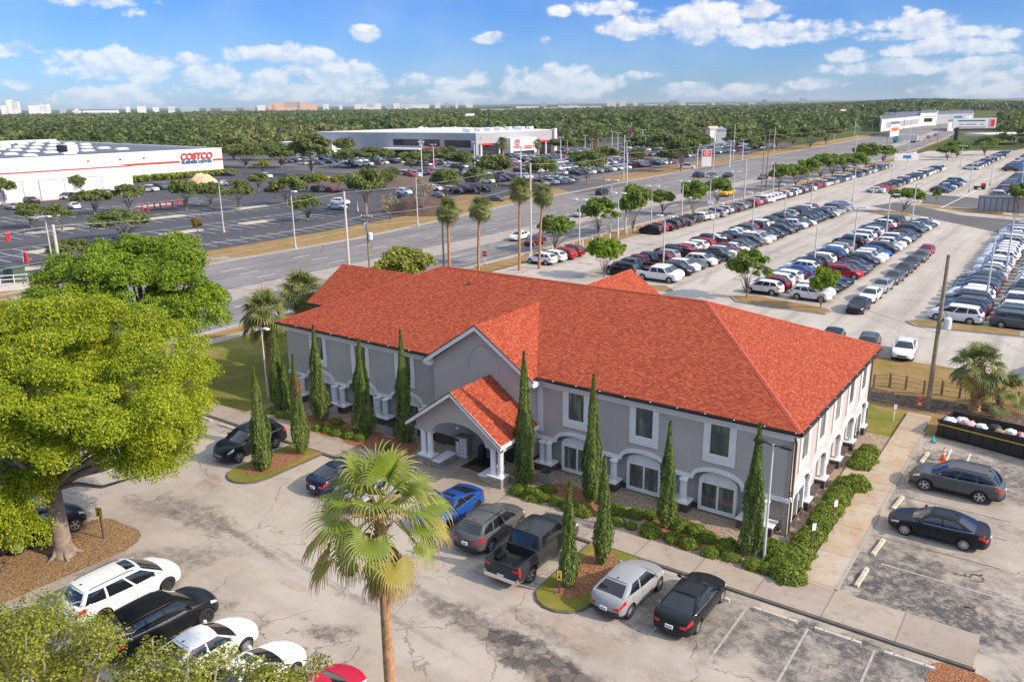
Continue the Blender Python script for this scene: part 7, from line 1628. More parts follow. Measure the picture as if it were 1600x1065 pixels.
# traffic cone
b = gp(1473, 719, .006); t = thing('traffic_cone', 'orange traffic cone with white bands beside the grey SUV', 'cone', b); W = MB(); W.box(-.2, .2, -.2, .2, 0, .035); W.build('base', M['orange'], t)
W = MB(); pr = [(.165, .036), (.13, .28), (.125, .30), (.105, .44), (.10, .46), (.07, .66), (.066, .68), (.035, .92), (.02, .93)]; W.lathe(pr, n=18); W.build('cone', M['orange'], t, True)
for z0, z1, ra, rb in ((.40, .54, .117, .092), (.62, .74, .082, .062)): W = MB(); W.lathe([(ra, z0), (rb, z1)], n=18); W.build('white_band', M['white'], t, True)
# debris container with its bags
t = thing('debris_container', 'long open black debris container with yellow tape along its side', 'container', (0, 0, 0)); 
ca, cb2 = Vector((*hg(3.75, 19.95), 0)), Vector((*hg(12.6, 17.75), 0)); dirc = (cb2-ca).normalized(); nr = Vector((-dirc.y, dirc.x, 0)); t.location = ca; t.rotation_euler = (0, 0, math.atan2(dirc.y, dirc.x))
LN, WD, HT, H0 = 8.6, 2.35, 1.15, .22
W = MB(); th = .07
W.prism([(0, H0), (LN, H0), (LN, HT+.45), (.0, HT)], 'y', 0, th); W.prism([(0, H0), (LN, H0), (LN, HT+.45), (.0, HT)], 'y', WD-th, WD); W.box(0, th, th+.001, WD-th-.001, H0, HT-.02); W.box(LN-th, LN, th+.001, WD-th-.001, H0, HT+.4); W.box(th+.001, LN-th-.001, th+.001, WD-th-.001, H0, H0+.06); W.build('box', M['black'], t)
for i in range(11): W = MB(); x = .3+i*.78; W.box(x, x+.09, -.07, -.001, H0, HT-.02+.052*x); W.build('side_rib', M['black'], t)
W = MB(); W.prism([(-.05, HT), (LN, HT+.45), (LN, HT+.53), (-.05, HT+.08)], 'y', -.09, -.072); W.build('rim', M['black'], t)
W = MB(); W.box(-.1, LN, .1, .3, .02, H0-.002); W.box(-.1, LN, WD-.3, WD-.1, .02, H0-.002); W.build('skid', M['black'], t)
W = MB(); W.prism([(-.05, HT-.25), (LN, HT-.10), (LN, HT-.05), (-.05, HT-.2)], 'y', -.105, -.092); W.build('tape', M['yellow'], t)
cont = t
def lump(seed, r, sq=.6):
    bm = bmesh.new(); bmesh.ops.create_icosphere(bm, subdivisions=3, radius=r)
    for v in bm.verts: k = 1+.32*mnoise(v.co*(2.2/r)+Vector((seed*7, 0, 0)))+.12*mnoise(v.co*(6/r)+Vector((0, seed*5, 0))); v.co *= k; v.co.z *= sq
    me = bpy.data.meshes.new('bag'); bm.to_mesh(me); bm.free(); me.polygons.foreach_set('use_smooth', [True]*len(me.polygons)); return me
fw = MB(); fw.grid(lambda i, j: (.1+(LN-.2)*i, .1+(WD-.2)*j, H0+.07+.40*math.sin(math.pi*min(1, .15+j*.8))+.25*mnoise(Vector((i*9, j*4, 1)))+.15*i), 34, 12); db = fw.mesh('debris_pile', mat('mixed_debris', (.26, .19, .14), .95, var=.7, vscale=4, bump=.8, bscale=6), True, fix=False)
o = link('debris_pile', db); o.location = t.location; o.rotation_euler = t.rotation_euler; tag(o, 'heap of mixed rubbish filling the black debris container', 'rubbish')
PKm = mat('pink_bag', (.55, .36, .38), .6); BKm = M['black']; WHm = mat('white_bag_plastic', (.70, .71, .73), .45)
for i, (u, v, r, mm, lab) in enumerate([(.35, .9, .42, WHm, 'white plastic bag draped over the left end of the container'), (.95, 1.45, .38, WHm, 'white plastic bag, second along the container'), (1.55, .95, .45, PKm, 'pinkish plastic sheet in the debris container'), (2.3, 1.0, .36, WHm, 'pale bag between the pink sheet and the black bag'), (2.95, 1.35, .40, BKm, 'black rubbish bag in the middle of the container'), (3.4, .8, .30, M['boot'], 'brown bag beside the black one in the container'), (3.9, 1.2, .38, WHm, 'white bag right of the brown one in the container'), (4.45, 1.3, .22, M['orange'], 'small orange scrap on top of the rubbish'), (4.9, .9, .40, WHm, 'wide white bag towards the right of the container'), (5.6, .95, .38, WHm, 'rightmost white bag rolled up in the container')]):
    p = cont.matrix_basis @ Vector((u, v, HT-.22+.05*u)); me = lump(i, r); me.materials.append(mm); o = link('rubbish_bag', me); o.location = p; o.rotation_euler = (0, 0, i); tag(o, lab, 'bag', 'bags in the debris container')
b = gp(1458, 690, .006); t = thing('small_cone', 'small faded teal cone at the container corner', 'cone', b); W = MB(); W.lathe([(.14, .03), (.02, .42)], n=12); W.build('cone', M['teal'], t); W = MB(); W.box(-.16, .16, -.16, .16, 0, .03); W.build('base', M['black'], t)
b = gp(1437, 634); t = thing('hydrant', 'orange and white hydrant beside the leaning utility pole', 'hydrant', b); W = MB(); W.lathe([(.2, 0), (.2, .06), (.13, .08), (.13, .5), (.17, .52), (.16, .62), (.06, .72)], n=12); W.cyl((-.24, 0, .36), (.24, 0, .36), .07, n=8); W.build('body', M['orange'], t); W = MB(); W.lathe([(.135, .12), (.135, .3)], n=12); W.build('white_sleeve', M['white'], t)
W = MB(); p0, p1, p2 = gp(1396, 634)+Vector((0, 0, .95)), gp(1436, 634)+Vector((0, 0, .8)), gp(1449, 636)+Vector((0, 0, .9))
W.tube([p0, p1, p2], .035, 5); tag(W.build('caution_tape', M['yellow']), 'yellow caution tape strung from white notice to utility pole', 'tape')
# wire fence with wooden posts at the back
FP = [(1365, 612), (1390, 610), (1415, 614), (1443, 622), (1471, 622), (1499, 627), (1589, 640), (1620, 646)]
pts = []
for i, (px, py) in enumerate(FP):
    bb = gp(px, py-6); pts.append(bb); t = thing('fence_post', 'weathered wooden fence post, %s from the left behind the office' % ordn(i+1), 'post', bb, i, 'wooden fence posts behind the office'); W = MB(); W.cyl((0, 0, -.1), (0, 0, 1.1), .09, .085, 9); W.build('post', M['wood'], t); W = MB(); W.lathe([(.085, 1.1), (.06, 1.14), (.01, 1.15)], n=9); W.build('cap', M['wood'], t)
W = MB()
for z in (.35, .7, 1.02):
    W.tube([p+Vector((0, 0, z)) for p in pts], .012, 4)
for a, c in zip(pts, pts[1:]):
    for k in range(10): q = a.lerp(c, k/10); W.tube([q+Vector((0, 0, .05)), q+Vector((0, 0, 1.02))], .006, 3)
tag(W.build('wire_fence', M['dkframe']), 'low wire mesh fence on wooden posts behind the office', 'fence')
# stubby white posts edging the sales lot verge
W = MB(); W.lathe([(.11, 0), (.11, .9), (.06, .95)], n=8); pm = W.mesh('verge_post', M['line'])
for i in range(40):
    y = 56+i*3.0; o = link('verge_post', pm); o.location = (*hg(-54.15-max(0, y-140)*.02, y), 0); tag(o, 'short pale post, %s from the near end of the sales lot verge' % ordn(i+1), 'post', 'short pale posts along the sales lot verge')
# ------------------------------------------------------------------ far buildings
def text_mesh(s, size, m, depth=.06, bold=.0, shear=0.0, sx=1.0):
    cu = bpy.data.curves.new('t', 'FONT'); cu.body = s; cu.size = size; cu.extrude = depth; cu.offset = bold; cu.shear = shear; cu.align_x = 'CENTER'; cu.align_y = 'CENTER'
    o = bpy.data.objects.new('t', cu); COL.objects.link(o); dg = bpy.context.evaluated_depsgraph_get(); dg.update(); me = bpy.data.meshes.new_from_object(o.evaluated_get(dg)); bpy.data.objects.remove(o)
    me.name = 'lettering'; me.materials.clear(); me.materials.append(m); me.transform(Matrix.Scale(sx, 4, (1, 0, 0))); return me
def place_text(me, name, parent, pos, u, v):   # u: reading direction, v: up
    o = link(name, me, parent); u, v = Vector(u).normalized(), Vector(v).normalized(); mx = Matrix((u, v, u.cross(v))).transposed().to_4x4(); mx.translation = pos; o.matrix_local = mx; return o
# the warehouse store
WX, WB, WY0, WY1, WH = -209.0, -303.0, -70.0, 126.2, 7.5
t = thing('warehouse_store', 'long white warehouse store with red stripe, skylights and sign lettering', 'building', (0, 0, 0))
W = MB(); W.box(WB, WX, WY0, WY1, 1.0, WH); W.build('wall', M['costw'], t)
W = MB(); W.box(WB-.05, WX+.06, WY0, WY1+.06, -.02, .998); W.build('base_wall', M['costb'], t)
W = MB(); W.box(WB+.8, WX-.8, WY0+1, WY1-.8, WH+.004, WH+.05); W.build('roof', M['roofgrey'], t)
W = MB(); W.box(WB, WB+.8, WY0, WY1, WH+.004, WH+.9); W.box(WX-.6, WX, WY0, WY1, WH+.004, WH+.35); W.box(WB+.81, WX-.61, WY1-.6, WY1, WH+.004, WH+.35); W.build('parapet', M['costw'], t)
AX = -180.5
W = MB(); W.box(WX+.004, AX, WY0, 78.5, .9, 6.4); W.build('loading_annex', M['costw'], t); W = MB(); W.box(WX+.07, AX+.05, WY0, 78.55, -.02, .897); W.build('annex_base', M['costb'], t)
W = MB(); W.box(WX+.3, AX-.3, WY0, 78.2, 6.404, 6.46); W.build('annex_roof', M['costw'], t)
W = MB(); W.box(AX-.2, AX+.06, WY0, 78.6, 6.25, 6.5); W.box(WX+.002, WX+.06, 78.7, 111.4, 4.2, 4.75); W.box(WX+.002, WX+.06, 122.7, WY1+.06, 4.2, 4.75); W.box(-216, WX+.0, WY1+.002, WY1+.05, 4.2, 4.75); W.build('red_stripe', M['red'], t)
W = MB()
for y in range(-60, 78, 9): W.box(AX+.001, AX+.02, y, y+.10, .95, 6.2)
for y in range(82, 125, 9): W.box(WX+.001, WX+.02, y, y+.10, 1.05, 4.15)
W.build('panel_joint', M['silverpanel'], t)
for y in (47.5, 56.5, 65.5):
    W = MB(); W.box(AX+.001, AX+.12, y, y+5.2, .2, 4.4); d = W.build('dock_door', M['costw'], t); W = MB(); W.box(AX+.12, AX+.16, y-.25, y, .1, 4.6); W.box(AX+.12, AX+.16, y+5.2, y+5.45, .1, 4.6); W.box(AX+.12, AX+.16, y, y+5.2, 4.4, 4.6); W.build('door_frame', M['silverpanel'], d)
W = MB()
for y in range(-20, 76, 14): W.box(AX+.001, AX+.3, y, y+.5, 4.6, 4.9)
for y in (84, 93, 100): W.box(WX+.001, WX+.3, y, y+.5, 6.0, 6.3)
W.build('wall_light', M['brown'], t)
rr = random.Random(4); k = 0
skm = MB(); skm.box(-1.3, 1.3, -1.7, 1.7, 0, .25); skm.add([(-1.25, -1.65, .25), (1.25, -1.65, .25), (1.25, 1.65, .25), (-1.25, 1.65, .25), (-.8, -1.1, .55), (.8, -1.1, .55), (.8, 1.1, .55), (-.8, 1.1, .55)], [(4, 5, 6, 7), (0, 1, 5, 4), (1, 2, 6, 5), (2, 3, 7, 6), (3, 0, 4, 7)]); skm = skm.mesh('skylight', M['skylt'])
for i in range(9):
    for j in range(10):
        x, y = -297+i*9.6, 22+j*10.6
        if i == 8 and j > 6 or j == 9 and i > 3: continue
        o = link('skylight', skm, t); o.location = (x, y, WH+.06)
for x, y in ((-290, 60), (-262, 50), (-240, 70), (-226, 42), (-270, 92), (-232, 92), (-285, 30)):
    W = MB(); W.box(x-2.2, x+2.2, y-1.6, y+1.6, WH+.06, WH+2.0, 0); W.box(x-2.6, x+2.6, y-2.0, y-1.65, WH+.06, WH+2.0, 1); W.build('roof_unit', [M['skylt'], M['black']], t)
sy = 117.1
def fit(me, w, hh):
    xs = [v.co.x for v in me.vertices]; ys = [v.co.y for v in me.vertices]; me.transform(Matrix.Diagonal((w/(max(xs)-min(xs)), hh/(max(ys)-min(ys)), 1, 1))); return me
place_text(fit(text_mesh('COSTCO', 3.0, M['red'], .12, .11, .15), 9.9, 2.0), 'sign_lettering', t, (WX+.16, sy, 5.75), (0, 1, 0), (0, 0, 1))
place_text(fit(text_mesh('BUSINESS CENTER', 1.28, M['blue'], .10, .03), 9.4, .85), 'sign_lettering', t, (WX+.14, sy, 4.2), (0, 1, 0), (0, 0, 1))
W = MB(); W.box(WX+.03, WX+.10, sy-9.2, sy-7.4, 5.1, 5.4); W.build('sign_dash', M['blue'], t) if False else None
def resite(t, zs):
    c0 = Vector(t.location); c1 = Vector((*hg(c0.x, c0.y), 0)); done = set(); t.location = c1
    for o in t.children_recursive:
        if o.matrix_basis == Matrix():
            if o.data.name in done: continue
            done.add(o.data.name)
            for v in o.data.vertices:
                q = hg(v.co.x+c0.x, v.co.y+c0.y); v.co = (q[0]-c1.x, q[1]-c1.y, v.co.z*zs)
        else:
            m = o.matrix_basis.copy(); p = m.translation+c0; q = hgr(p.x, p.y, math.pi/2); a = q[2]-math.pi/2
            o.matrix_basis = Matrix.Translation((q[0]-c1.x, q[1]-c1.y, p.z*zs)) @ Matrix.Rotation(a, 4, 'Z') @ m.to_3x3().to_4x4() @ Matrix.Scale(zs, 4)
resite(t, 1.09)
# the dealership
t = thing('car_dealership', 'low silver and white dealership building with red-lettered entrance portal', 'building', (-195, 236, 0))
def loc(W, o=(-195, 236)): W.v = [(x-o[0], y-o[1], z) for x, y, z in W.v]; return W
P0, P1, P2, P3 = Vector((-262, 212, 0)), Vector((-195, 236, 0)), Vector((-193, 292, 0)), Vector((-258, 300, 0))
W = MB(); W.prism([(P0.x, P0.y), (P1.x, P1.y), (P2.x, P2.y), (P3.x, P3.y)], 'z', 0, 9.7); loc(W).build('wall', M['silverpanel'], t)
W = MB(); W.prism([(-261, 213.5), (-196, 237.2), (-194.2, 291), (-257, 299)], 'z', 9.704, 9.9); loc(W).build('roof', M['farwall'], t)
dF = (P1-P0).normalized(); nF = Vector((dF.y, -dF.x, 0))
def on_front(a, b, z0, z1, d0, d1, m, nm):
    W = MB(); q = [P0+dF*a+nF*d0, P0+dF*b+nF*d0, P0+dF*b+nF*d1, P0+dF*a+nF*d1]; W.prism([(p.x, p.y) for p in q], 'z', z0, z1); return loc(W).build(nm, M[m], t)
on_front(-12, 13, 0, 5.6, .0, 9, 'farwall', 'service_bay_block'); on_front(-11.5, 12.5, 5.604, 5.75, .5, 8.5, 'farwall', 'service_bay_roof')
for i in range(3): on_front(-8+i*7, -3.5+i*7, 0, 4.0, 9.001, 9.1, 'bglass', 'service_door')
on_front(36, 47, 4.6, 7.2, .001, .12, 'bglass', 'window_band'); on_front(49, 56, 4.6, 7.2, .001, .12, 'bglass', 'window_band'); on_front(58, 69, 4.2, 7.0, .001, .12, 'bglass', 'window_band')
on_front(33, 50, 3.3, 3.8, .001, 8, 'farwall', 'canopy'); on_front(34, 50, 0, 3.2, .001, .1, 'bglass', 'shopfront'); on_front(50.2, 60, 3.0, 3.9, .001, 5, 'red', 'red_canopy'); on_front(52, 70, 0, 3.0, .001, .1, 'bglass', 'shopfront')
for a in (35, 48): on_front(a, a+.5, 0, 3.29, 7, 7.5, 'polewhite', 'canopy_post')
dR = (P2-P1).normalized(); nR = Vector((dR.y, -dR.x, 0))
def on_right(a, b, z0, z1, d0, d1, m, nm):
    W = MB(); q = [P1+dR*a+nR*d0, P1+dR*b+nR*d0, P1+dR*b+nR*d1, P1+dR*a+nR*d1]; W.prism([(p.x, p.y) for p in q], 'z', z0, z1); return loc(W).build(nm, M[m], t)
on_right(3, 54, 0, 5.6, .001, .15, 'bglass', 'shopfront'); on_right(2, 10, 5.0, 5.7, .16, 1.0, 'red', 'red_fascia'); on_right(36, 54, 5.0, 5.7, .16, 1.0, 'red', 'red_fascia'); on_right(55, 57, 0, 10.3, -1, 1.0, 'farwall', 'corner_pylon')
for a in (2, 14, 40, 48): on_right(a, a+.8, 0, 5.6, .2, .9, 'farwall', 'column')
on_right(17, 36, 0, 7.4, .16, 4.5, 'farwall', 'entrance_portal'); on_right(19, 34, 0, 2.2, 4.51, 4.6, 'bglass', 'entrance_glass')
c = P1+dR*21.6+nR*4.7-Vector((-195, 236, 0))
W = MB()
def ring(W, cy, cz, a, b, w, k=26):
    for i in range(k):
        t0, t1 = 2*math.pi*i/k, 2*math.pi*(i+1)/k
        q = [(a*math.cos(t0), b*math.sin(t0)), (a*math.cos(t1), b*math.sin(t1)), ((a-w)*math.cos(t1), (b-w)*math.sin(t1)), ((a-w)*math.cos(t0), (b-w)*math.sin(t0))]
        P = [c+dR*(y+cy)+Vector((0, 0, z+cz)) for y, z in q]; W.poly(P); 
ring(W, 0, 5.6, 1.9, 1.25, .28); ring(W, 0, 5.6, .62, 1.2, .24); ring(W, 0, 6.15, 1.45, .55, .24); W.build('emblem', M['red'], t, fix=False)
place_text(text_mesh('TOYOTA', 1.1, M['red'], .03, .02), 'sign_lettering', t, c+Vector((0, 0, 3.75)), dR, (0, 0, 1))
W = MB(); W.prism([(4.8, 3.9), (11.0, 3.9), (11.0, 4.25), (4.8, 4.25)], 'x', 0, .05); W.prism([(4.8, 3.15), (10.6, 3.15), (10.6, 3.55), (4.8, 3.55)], 'x', 0, .05); W.v = [(c+dR*y+nR*x+Vector((0, 0, z)))[:] for x, y, z in W.v]; W.build('small_lettering', M['red'], t)
for a, d in ((46, 12), (52, 16), (56, 20), (40, 22)):
    q = P0+dF*a-nF*d; W = MB(); W.add([(q.x-3, q.y-3, 9.9), (q.x+3, q.y-3, 9.9), (q.x+3, q.y+3, 9.9), (q.x-3, q.y+3, 9.9), (q.x, q.y, 11.8)], [(0, 1, 4), (1, 2, 4), (2, 3, 4), (3, 0, 4)]); loc(W).build('roof_pyramid', M['skylt'], t)
for i in range(12):
    q = P1+dR*(6+i*4)-nR*(8+(i*5) % 9); W = MB(); W.box(q.x-1.2, q.x+1.2, q.y-1.2, q.y+1.2, 9.9, 11.2); loc(W).build('roof_unit', M['skylt'], t)
resite(t, 1.03)
# monument sign and flag
b = gp(1103, 260); t = thing('monument_sign', 'white upright dealer sign with red emblem at the driveway', 'sign', b, .7); W = MB(); W.box(-1.7, 1.7, -.4, .4, 0, 5.6); W.build('panel', M['farwall'], t)
W = MB(); W.box(-1.5, 1.5, -.44, -.401, 3.3, 5.4); W.build('red_field', M['red'], t); cA = Vector((0, -.46, 4.5)); dR0 = dR; dR = Vector((1, 0, 0)); c = cA; W = MB(); ring(W, 0, 0, 1.0, .7, .14); ring(W, 0, 0, .35, .66, .12); ring(W, 0, .28, .8, .3, .12); W.build('emblem', M['farwall'], t, fix=False); place_text(text_mesh('TOYOTA', .55, M['farwall'], .02), 'sign_lettering', t, (0, -.46, 3.55), (1, 0, 0), (0, 0, 1)); dR = dR0
b = gp(985, 246); t = thing('flagpole', 'white flagpole with hanging red, white and blue flag at the dealership', 'flag', b); h = top_of(b, 192); W = MB(); W.cyl((0, 0, 0), (0, 0, h), .14, .07, 8); W.build('pole', M['polewhite'], t)
W = MB(); W.grid(lambda i, j: (.15+.9*i+.15*math.sin(j*9), .25*math.sin(j*7+i*3), h-.8-5.2*j), 6, 12); f = W.build('flag', M['red'], t, fix=False); W = MB(); W.grid(lambda i, j: (.15+.5*i+.15*math.sin(j*4.2)-.02, .25*math.sin(j*3.2+i*1.5)-.04, h-.8-2.4*j), 4, 6); W.build('canton', M['blue'], f, fix=False)
W = MB()
for k in range(3): W.grid(lambda i, j, k=k: (.25+.25*k+.10*i+.15*math.sin(j*9), .25*math.sin(j*7+(i*.1+.1+.28*k)*3.3)-.05, h-3.3-2.6*j), 1, 8)
W.build('stripe', M['white'], f, fix=False)
# dirt and sand heaps
def heap(name, lab, px, py, r, hh, m, seed):
    b = gp(px, py); W = MB(); W.grid(lambda i, j: (r*(i*2-1), r*.8*(j*2-1), hh*max(0, 1-((i*2-1)**2+(j*2-1)**2))**.8*(1+.35*mnoise(Vector((i*6, j*6, seed))))-.05), 22, 22); o = W.build(name, m, None, True, fix=False); o.location = b; tag(o, lab, 'heap')
heap('dirt_heap', 'dark brown dirt heap by the bare trees on the verge', 658, 330, 9.0, 3.0, mat('dark_earth', (.10, .062, .045), .95, var=.4, vscale=2), 3); heap('sand_heap', 'pale orange sand heap near the warehouse hedge', 317, 286, 5.0, 2.6, mat('pale_sand', (.62, .42, .26), .95, var=.15), 5)
heap('dirt_heap', 'low dark earth bank between the two car parks across the street', 560, 283, 22, 1.6, mat('bare_earth', (.12, .08, .05), .95, var=.4, vscale=1), 7)
# right distance: white plaza, billboard, low sign, canopy, truck
def far_building(label, pts, h, m='farwall', bands=(), name='distant_building', roof='roofgrey', rows=2, group=None):
    P = [gp(*p) if not isinstance(p, Vector) else p for p in pts]; c = sum(P, Vector())/len(P); t = thing(name, label, 'building', c, 0, group)
    W = MB(); W.prism([(p.x-c.x, p.y-c.y) for p in P], 'z', 0, h); W.build('wall', M[m], t); W = MB(); W.prism([((p.x-c.x)*.96, (p.y-c.y)*.96) for p in P], 'z', h+.01, h+.3); W.build('roof', M[roof], t)
    a, b = P[0]-c, P[1]-c; d = (b-a); L = d.length; d.normalize(); n = Vector((d.y, -d.x, 0)); n = -n if n.dot(c-CAM) > 0 else n
    for (f0, f1, z0, z1, mm) in bands:
        W = MB(); q0, q1 = a+d*L*f0+n*.05, a+d*L*f1+n*.05; W.quad((q0.x, q0.y, z0), (q1.x, q1.y, z0), (q1.x, q1.y, z1), (q0.x, q0.y, z1)); W.build('window_band', M[mm], t, fix=False)
    return t
far_building('long white plaza building on the far left of the distant street', [(1376, 206), (1440, 197), (1438, 186), (1372, 190)], 8, bands=((.1, .9, 2, 6, 'silverpanel'),))
far_building('tall white shop front with dark sign in the distance', [(1436, 197), (1462, 196), (1464, 188), (1438, 188)], 10, bands=((.25, .75, 3, 6, 'bglass'), (.05, .95, 7, 7.8, 'silverpanel')))
far_building('long grey-blue store beside the tall white shop front', [(1462, 194), (1520, 191), (1518, 184), (1462, 186)], 8, 'silverpanel', ((.45, .68, 3, 6, 'blue'), (.8, .95, 2, 6, 'farwall')))
far_building('white trailer-like shed under the billboard', [(1480, 205), (1520, 203), (1520, 200), (1480, 201)], 6)
far_building('small white shop with orange roof edge behind the poles', [(1390, 214), (1404, 212), (1404, 208), (1390, 209)], 7, bands=((.1, .9, 3, 5, 'orange'),))
b0, b1 = gp(1488, 229), gp(1491, 229); t = thing('billboard', 'large white billboard with pink corner picture on a dark monopole', 'billboard', b0, 0); h1 = top_of(b0, 185); h0 = top_of(b0, 201); wv = 62*mpp(b0)
u = Vector((math.cos(YAW), math.sin(YAW), 0)); n2 = Vector((u.y, -u.x, 0))
def bq(a0, a1, z0, z1, d): W = MB(); q = [u*a0+n2*d, u*a1+n2*d, u*a1+n2*(d-.5), u*a0+n2*(d-.5)]; W.prism([(p.x, p.y) for p in q], 'z', z0, z1); return W
W = bq(-1.5, wv, h0, h1, .6); W.build('panel', M['farwall'], t); bq(wv*.83, wv-.5, h0+.5, h1-.4, .75).build('picture', mat('pink_poster', (.62, .33, .42), .6, var=.3, vscale=.5), t); bq(wv*.88, wv*.95, h0+1.2, h1-.8, .9).build('picture_dark', M['red'], t)
for i, (a, c2, z) in enumerate(((.05, .72, .76), (.1, .2, .42), (.25, .52, .42), (.62, .7, .40), (.06, .76, .14))): bq(wv*a, wv*c2, h0+(h1-h0)*(z-.05), h0+(h1-h0)*(z+.06), .72).build('poster_line', M['blue'] if i < 1 else M['silverpanel'], t)
W = MB(); W.cyl((1, 0, 0), (1, 0, h0+.5), 1.0, .9, 14); W.build('monopole', M['dkframe'], t); bq(-1, wv-1, h0-1.0, h0-.02, 1.2).build('catwalk', M['dkframe'], t)
b = gp(1415, 254); t = thing('banner_sign', 'low pale blue and white sign board at the sales lot corner', 'sign', b, YAW); hh = top_of(b, 240); W = MB(); W.box(-4.2, 4.2, -.2, .2, .8, hh); W.build('panel', M['farwall'], t); W = MB(); W.box(-1.2, 1.6, -.25, -.201, 1.4, hh*.8); W.build('blue_mark', M['blue'], t); W = MB(); W.box(-3.6, -3.3, -.1, .1, 0, .8); W.box(3.3, 3.6, -.1, .1, 0, .8); W.build('leg', M['galv'], t)
b = gp(1413, 223); t = thing('box_truck', 'box truck with turquoise cab and white body on the distant street', 'truck', b, YAW+2.6); W = MB(); W.prism([(3.0, .5), (5.6, .5), (5.6, 1.8), (5.2, 2.6), (4.6, 3.2), (3.0, 3.2)], 'y', -1.2, 1.2); W.build('cab', M['teal'], t); W = MB(); W.box(-6, 2.9, -1.25, 1.25, 1.0, 4.0); W.build('box_body', M['farwall'], t)
W = MB(); W.quad((5.62, -1.0, 1.85), (5.62, 1.0, 1.85), (5.25, 1.0, 2.6), (5.25, -1.0, 2.6)); W.build('windscreen', M['cglass'], t)
for x in (4.4, -3.4, -4.6):
    W = MB(); W.cyl((x, -1.25, .5), (x, 1.25, .5), .5, n=14); W.build('wheel', M['tyre'], t)
b = gp(1560, 225); t = thing('fuel_canopy', 'flat pale canopy roof with green edge beyond the billboard', 'canopy', b, YAW+.2); hh = top_of(b, 208); W = MB(); W.box(-14, 14, -7, 7, hh-1.2, hh); W.build('canopy_roof', M['farwall'], t); W = MB(); W.box(-14.1, 14.1, -7.1, -7.001, hh-1.2, hh-.3); W.box(14.001, 14.1, -7, 7, hh-1.2, hh-.3); W.build('green_edge', M['pgreen'], t)
for x in (-9, 0, 9): W = MB(); W.cyl((x, 0, 0), (x, 0, hh-1.2), .3, n=8); W.build('post', M['polewhite'], t)
b = gp(1563, 329, .01); t = thing('storage_container', 'grey shed enclosure at the right end of the lot grass strip', 'shed', b, 0.1); W = MB(); W.box(-4, 4, -1.5, 1.5, 0, 2.6); W.build('body', M['silverpanel'], t); W = MB()
for i in range(8): W.box(-3.9+i, -3.82+i, -1.56, -1.501, 0, 2.6)
W.build('fence_bars', M['dkframe'], t); W = MB(); W.box(-4.1, 4.1, -1.6, 1.6, 2.604, 2.72); W.build('roof', M['roofgrey'], t)
b = gp(1530, 296); t = thing('utility_cart', 'red and black flatbed cart standing in the empty lot', 'cart', b, .3); W = MB(); W.box(-1.2, 1.2, -.7, .7, .5, .75); W.build('bed', M['black'], t); W = MB(); W.box(.4, 1.2, -.65, .65, .75, 1.5); W.build('engine_cover', M['red'], t)
for x in (-.8, .8):
    for y in (-.7, .7): W = MB(); W.cyl((x, y-.1, .3), (x, y+.1, .3), .3, n=12); W.build('wheel', M['tyre'], t)
# skyline: hotels and halls several kilometres off
def sky_b(label, px0, px1, top, d, m='farwall', step=(), bands=3, sink=0):
    def at(px, dd): r = ray(px, 168); r = Vector((r.x, r.y, 0)).normalized(); return Vector((CAM.x+r.x*dd, CAM.y+r.y*dd, 0))
    a, b = at(px0, d), at(px1, d); dr = (a-Vector((CAM.x, CAM.y, 0))).normalized()*40; h = top_of(a, top); c = (a+b)/2; t = thing('skyline_building', label, 'building', c, 0, 'buildings on the skyline')
    def blk(p, q, hh, z0=0, off=0, mm=m, nm='wall'):
        W = MB(); W.prism([(v.x-c.x, v.y-c.y) for v in (p+dr*off, q+dr*off, q+dr*(1+off), p+dr*(1+off))], 'z', z0, hh); return W.build(nm, M[mm], t)
    if not step: blk(a, b, h)
    for (f0, f1, tp) in step: blk(a.lerp(b, f0), a.lerp(b, f1), top_of(a, tp))
    for i in range(bands):
        z = h*(.45+.5*i/max(1, bands)); f = (step[len(step)//2][0]+.02, step[len(step)//2][1]-.02) if step else (.04, .96)
        blk(a.lerp(b, f[0]), a.lerp(b, f[1]), z+h*.05, z, -.03, 'farblue' if m != 'farblue' else 'farwall', 'window_band')
sky_b('pale stepped tower block at the extreme left of the skyline', 1, 32, 156, 3800, 'farwall', ((0, .35, 165), (.3, .65, 156), (.6, .85, 159), (.86, 1, 159)))
sky_b('white and blue block second from the left on the skyline', 44, 79, 164, 3700, 'farwall', ((0, .5, 165), (.5, .82, 164), (.82, 1, 163)))
sky_b('low white dome hall on the skyline', 112, 126, 170, 3600, 'farwall', ((0, .3, 173), (.3, .7, 170), (.7, 1, 173)), 1)
sky_b('low white exhibition hall left of the skyline', 128, 185, 173, 3500, 'farwall', (), 1); sky_b('small white block on the skyline left of the blue-grey one', 262, 273, 167, 3900, 'farwall', (), 2); sky_b('long blue-grey block on the skyline', 281, 311, 166, 4000, 'farblue', (), 2); sky_b('grey low block on the skyline left of the salmon hotel', 346, 368, 167.5, 4200, 'silverpanel', (), 2); sky_b('thin grey block just left of the salmon hotel', 381, 398, 167, 4200, 'silverpanel', (), 1)
sky_b('large salmon-coloured stepped hotel on the skyline', 418, 496, 157.5, 3600, 'pink', ((0, .13, 164), (.10, .32, 160.5), (.32, .66, 158), (.60, .8, 161), (.8, 1, 164)), 4)
sky_b('pale stepped apartment blocks on the skyline right of the salmon hotel', 554, 596, 161.5, 4100, 'farwall', ((0, .3, 163), (.28, .45, 162.5), (.45, .75, 162.5), (.75, 1, 161.5)), 3); sky_b('beige low hotel row on the skyline', 615, 671, 162, 4300, 'farwall', ((0, .18, 161), (.2, .5, 163.5), (.5, 1, 164)), 2); sky_b('small dark tower on the skyline', 696, 702, 160.5, 4600, 'silverpanel', (), 1)
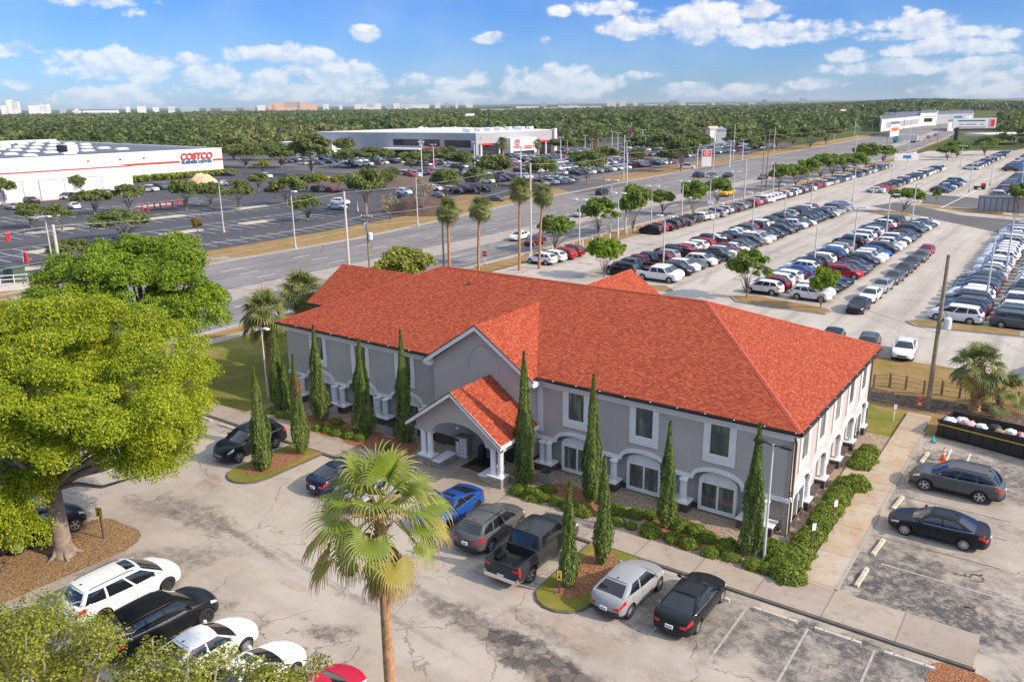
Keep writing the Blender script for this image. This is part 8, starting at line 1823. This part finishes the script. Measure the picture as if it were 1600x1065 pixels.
sky_b('white parking deck in the woodland', 748, 800, 171, 2400, 'farwall', (), 3); sky_b('bright white warehouse roof on the horizon', 806, 842, 166.5, 2900, 'farwall', (), 1); sky_b('wide pale mall buildings on the horizon', 850, 940, 166, 2800, 'farwall', ((0, .3, 168), (.25, .6, 166), (.6, 1, 167)), 1); sky_b('twin small grey towers on the horizon', 891, 901, 160.5, 5200, 'silverpanel', ((0, .4, 161), (.55, 1, 160.5)), 1); sky_b('slim dark chimney on the horizon', 873, 874.6, 160, 5000, 'silverpanel', (), 0)
sky_b('long white shed on the horizon', 1008, 1036, 163.5, 4200, 'farwall', (), 1); sky_b('white shed right of the long one on the horizon', 1075, 1102, 163, 4400, 'farwall', (), 1); sky_b('pale block on the horizon at the middle right', 1131, 1155, 162, 4400, 'farwall', ((0, 1, 163), (.1, .6, 162)), 1); sky_b('orange-topped block at the far right of the skyline', 1572, 1580, 164, 2600, 'pink', (), 1); sky_b('white low block at the far right of the skyline', 1585, 1600, 165, 2800, 'farwall', (), 1); sky_b('white house among the right-hand hills', 1474, 1487, 168, 1900, 'farwall', (), 1)
for i, px in enumerate([64, 92, 196, 214, 238, 322, 402, 505, 530, 602, 680, 712, 728, 846, 948, 968, 990, 1046, 1062, 1112, 1168, 1190, 1222, 1248]):
    w = 4+(i*7) % 11; hz = 171-px*.0118; sky_b('small pale block, %s from the left along the horizon' % ordn(i+1), px, px+w, hz-.6-(i*5) % 4*.6, 3300+(i*331) % 900, ('farwall', 'silverpanel', 'farwall', 'farwall')[i % 4], (), 0)
for i, (px, py, w) in enumerate([(735, 190, 14), (1112, 222, 16), (1126, 224, 20), (1255, 196, 12), (1316, 182, 9), (1290, 188, 8), (1062, 206, 10), (905, 196, 8)]):
    b = gp(px, py); s = w*mpp(b)/2; t = thing('house', '%s house from the left peeping out of the woodland' % ordn(1+sorted([735, 1112, 1126, 1255, 1316, 1290, 1062, 905]).index(px)), 'house', b, i, 'houses in the woodland'); W = MB(); W.box(-s, s, -s*.7, s*.7, 0, 7); W.build('wall', M['farwall'], t); W = MB(); W.prism([(-s*.85, 7), (s*.85, 7), (0, 7+s*.5)], 'x', -s*1.1, s*1.1); W.build('roof', M['pink'] if i % 3 == 1 else M['farwall'], t)
# ------------------------------------------------------------------ thin summer haze round the whole site
def build_haze():
    W = MB(); W.box(-9500, 9500, -400, 10500, -1.5, 62.0)
    m = bpy.data.materials.new('thin_haze'); m.use_nodes = True; t = NT(m.node_tree); t.n.remove(t.n['Principled BSDF'])
    v = t.new('ShaderNodeVolumePrincipled'); v.inputs['Color'].default_value = (0.80, 0.88, 1.0, 1); v.inputs['Density'].default_value = 0.000045; v.inputs['Anisotropy'].default_value = 0.2
    t.link(v.outputs[0], t.n['Material Output'].inputs['Volume'])
    o = W.build('haze', m); tag(o, 'thin bluish haze lying over the distant woodland', 'haze', kind='stuff')
build_haze()
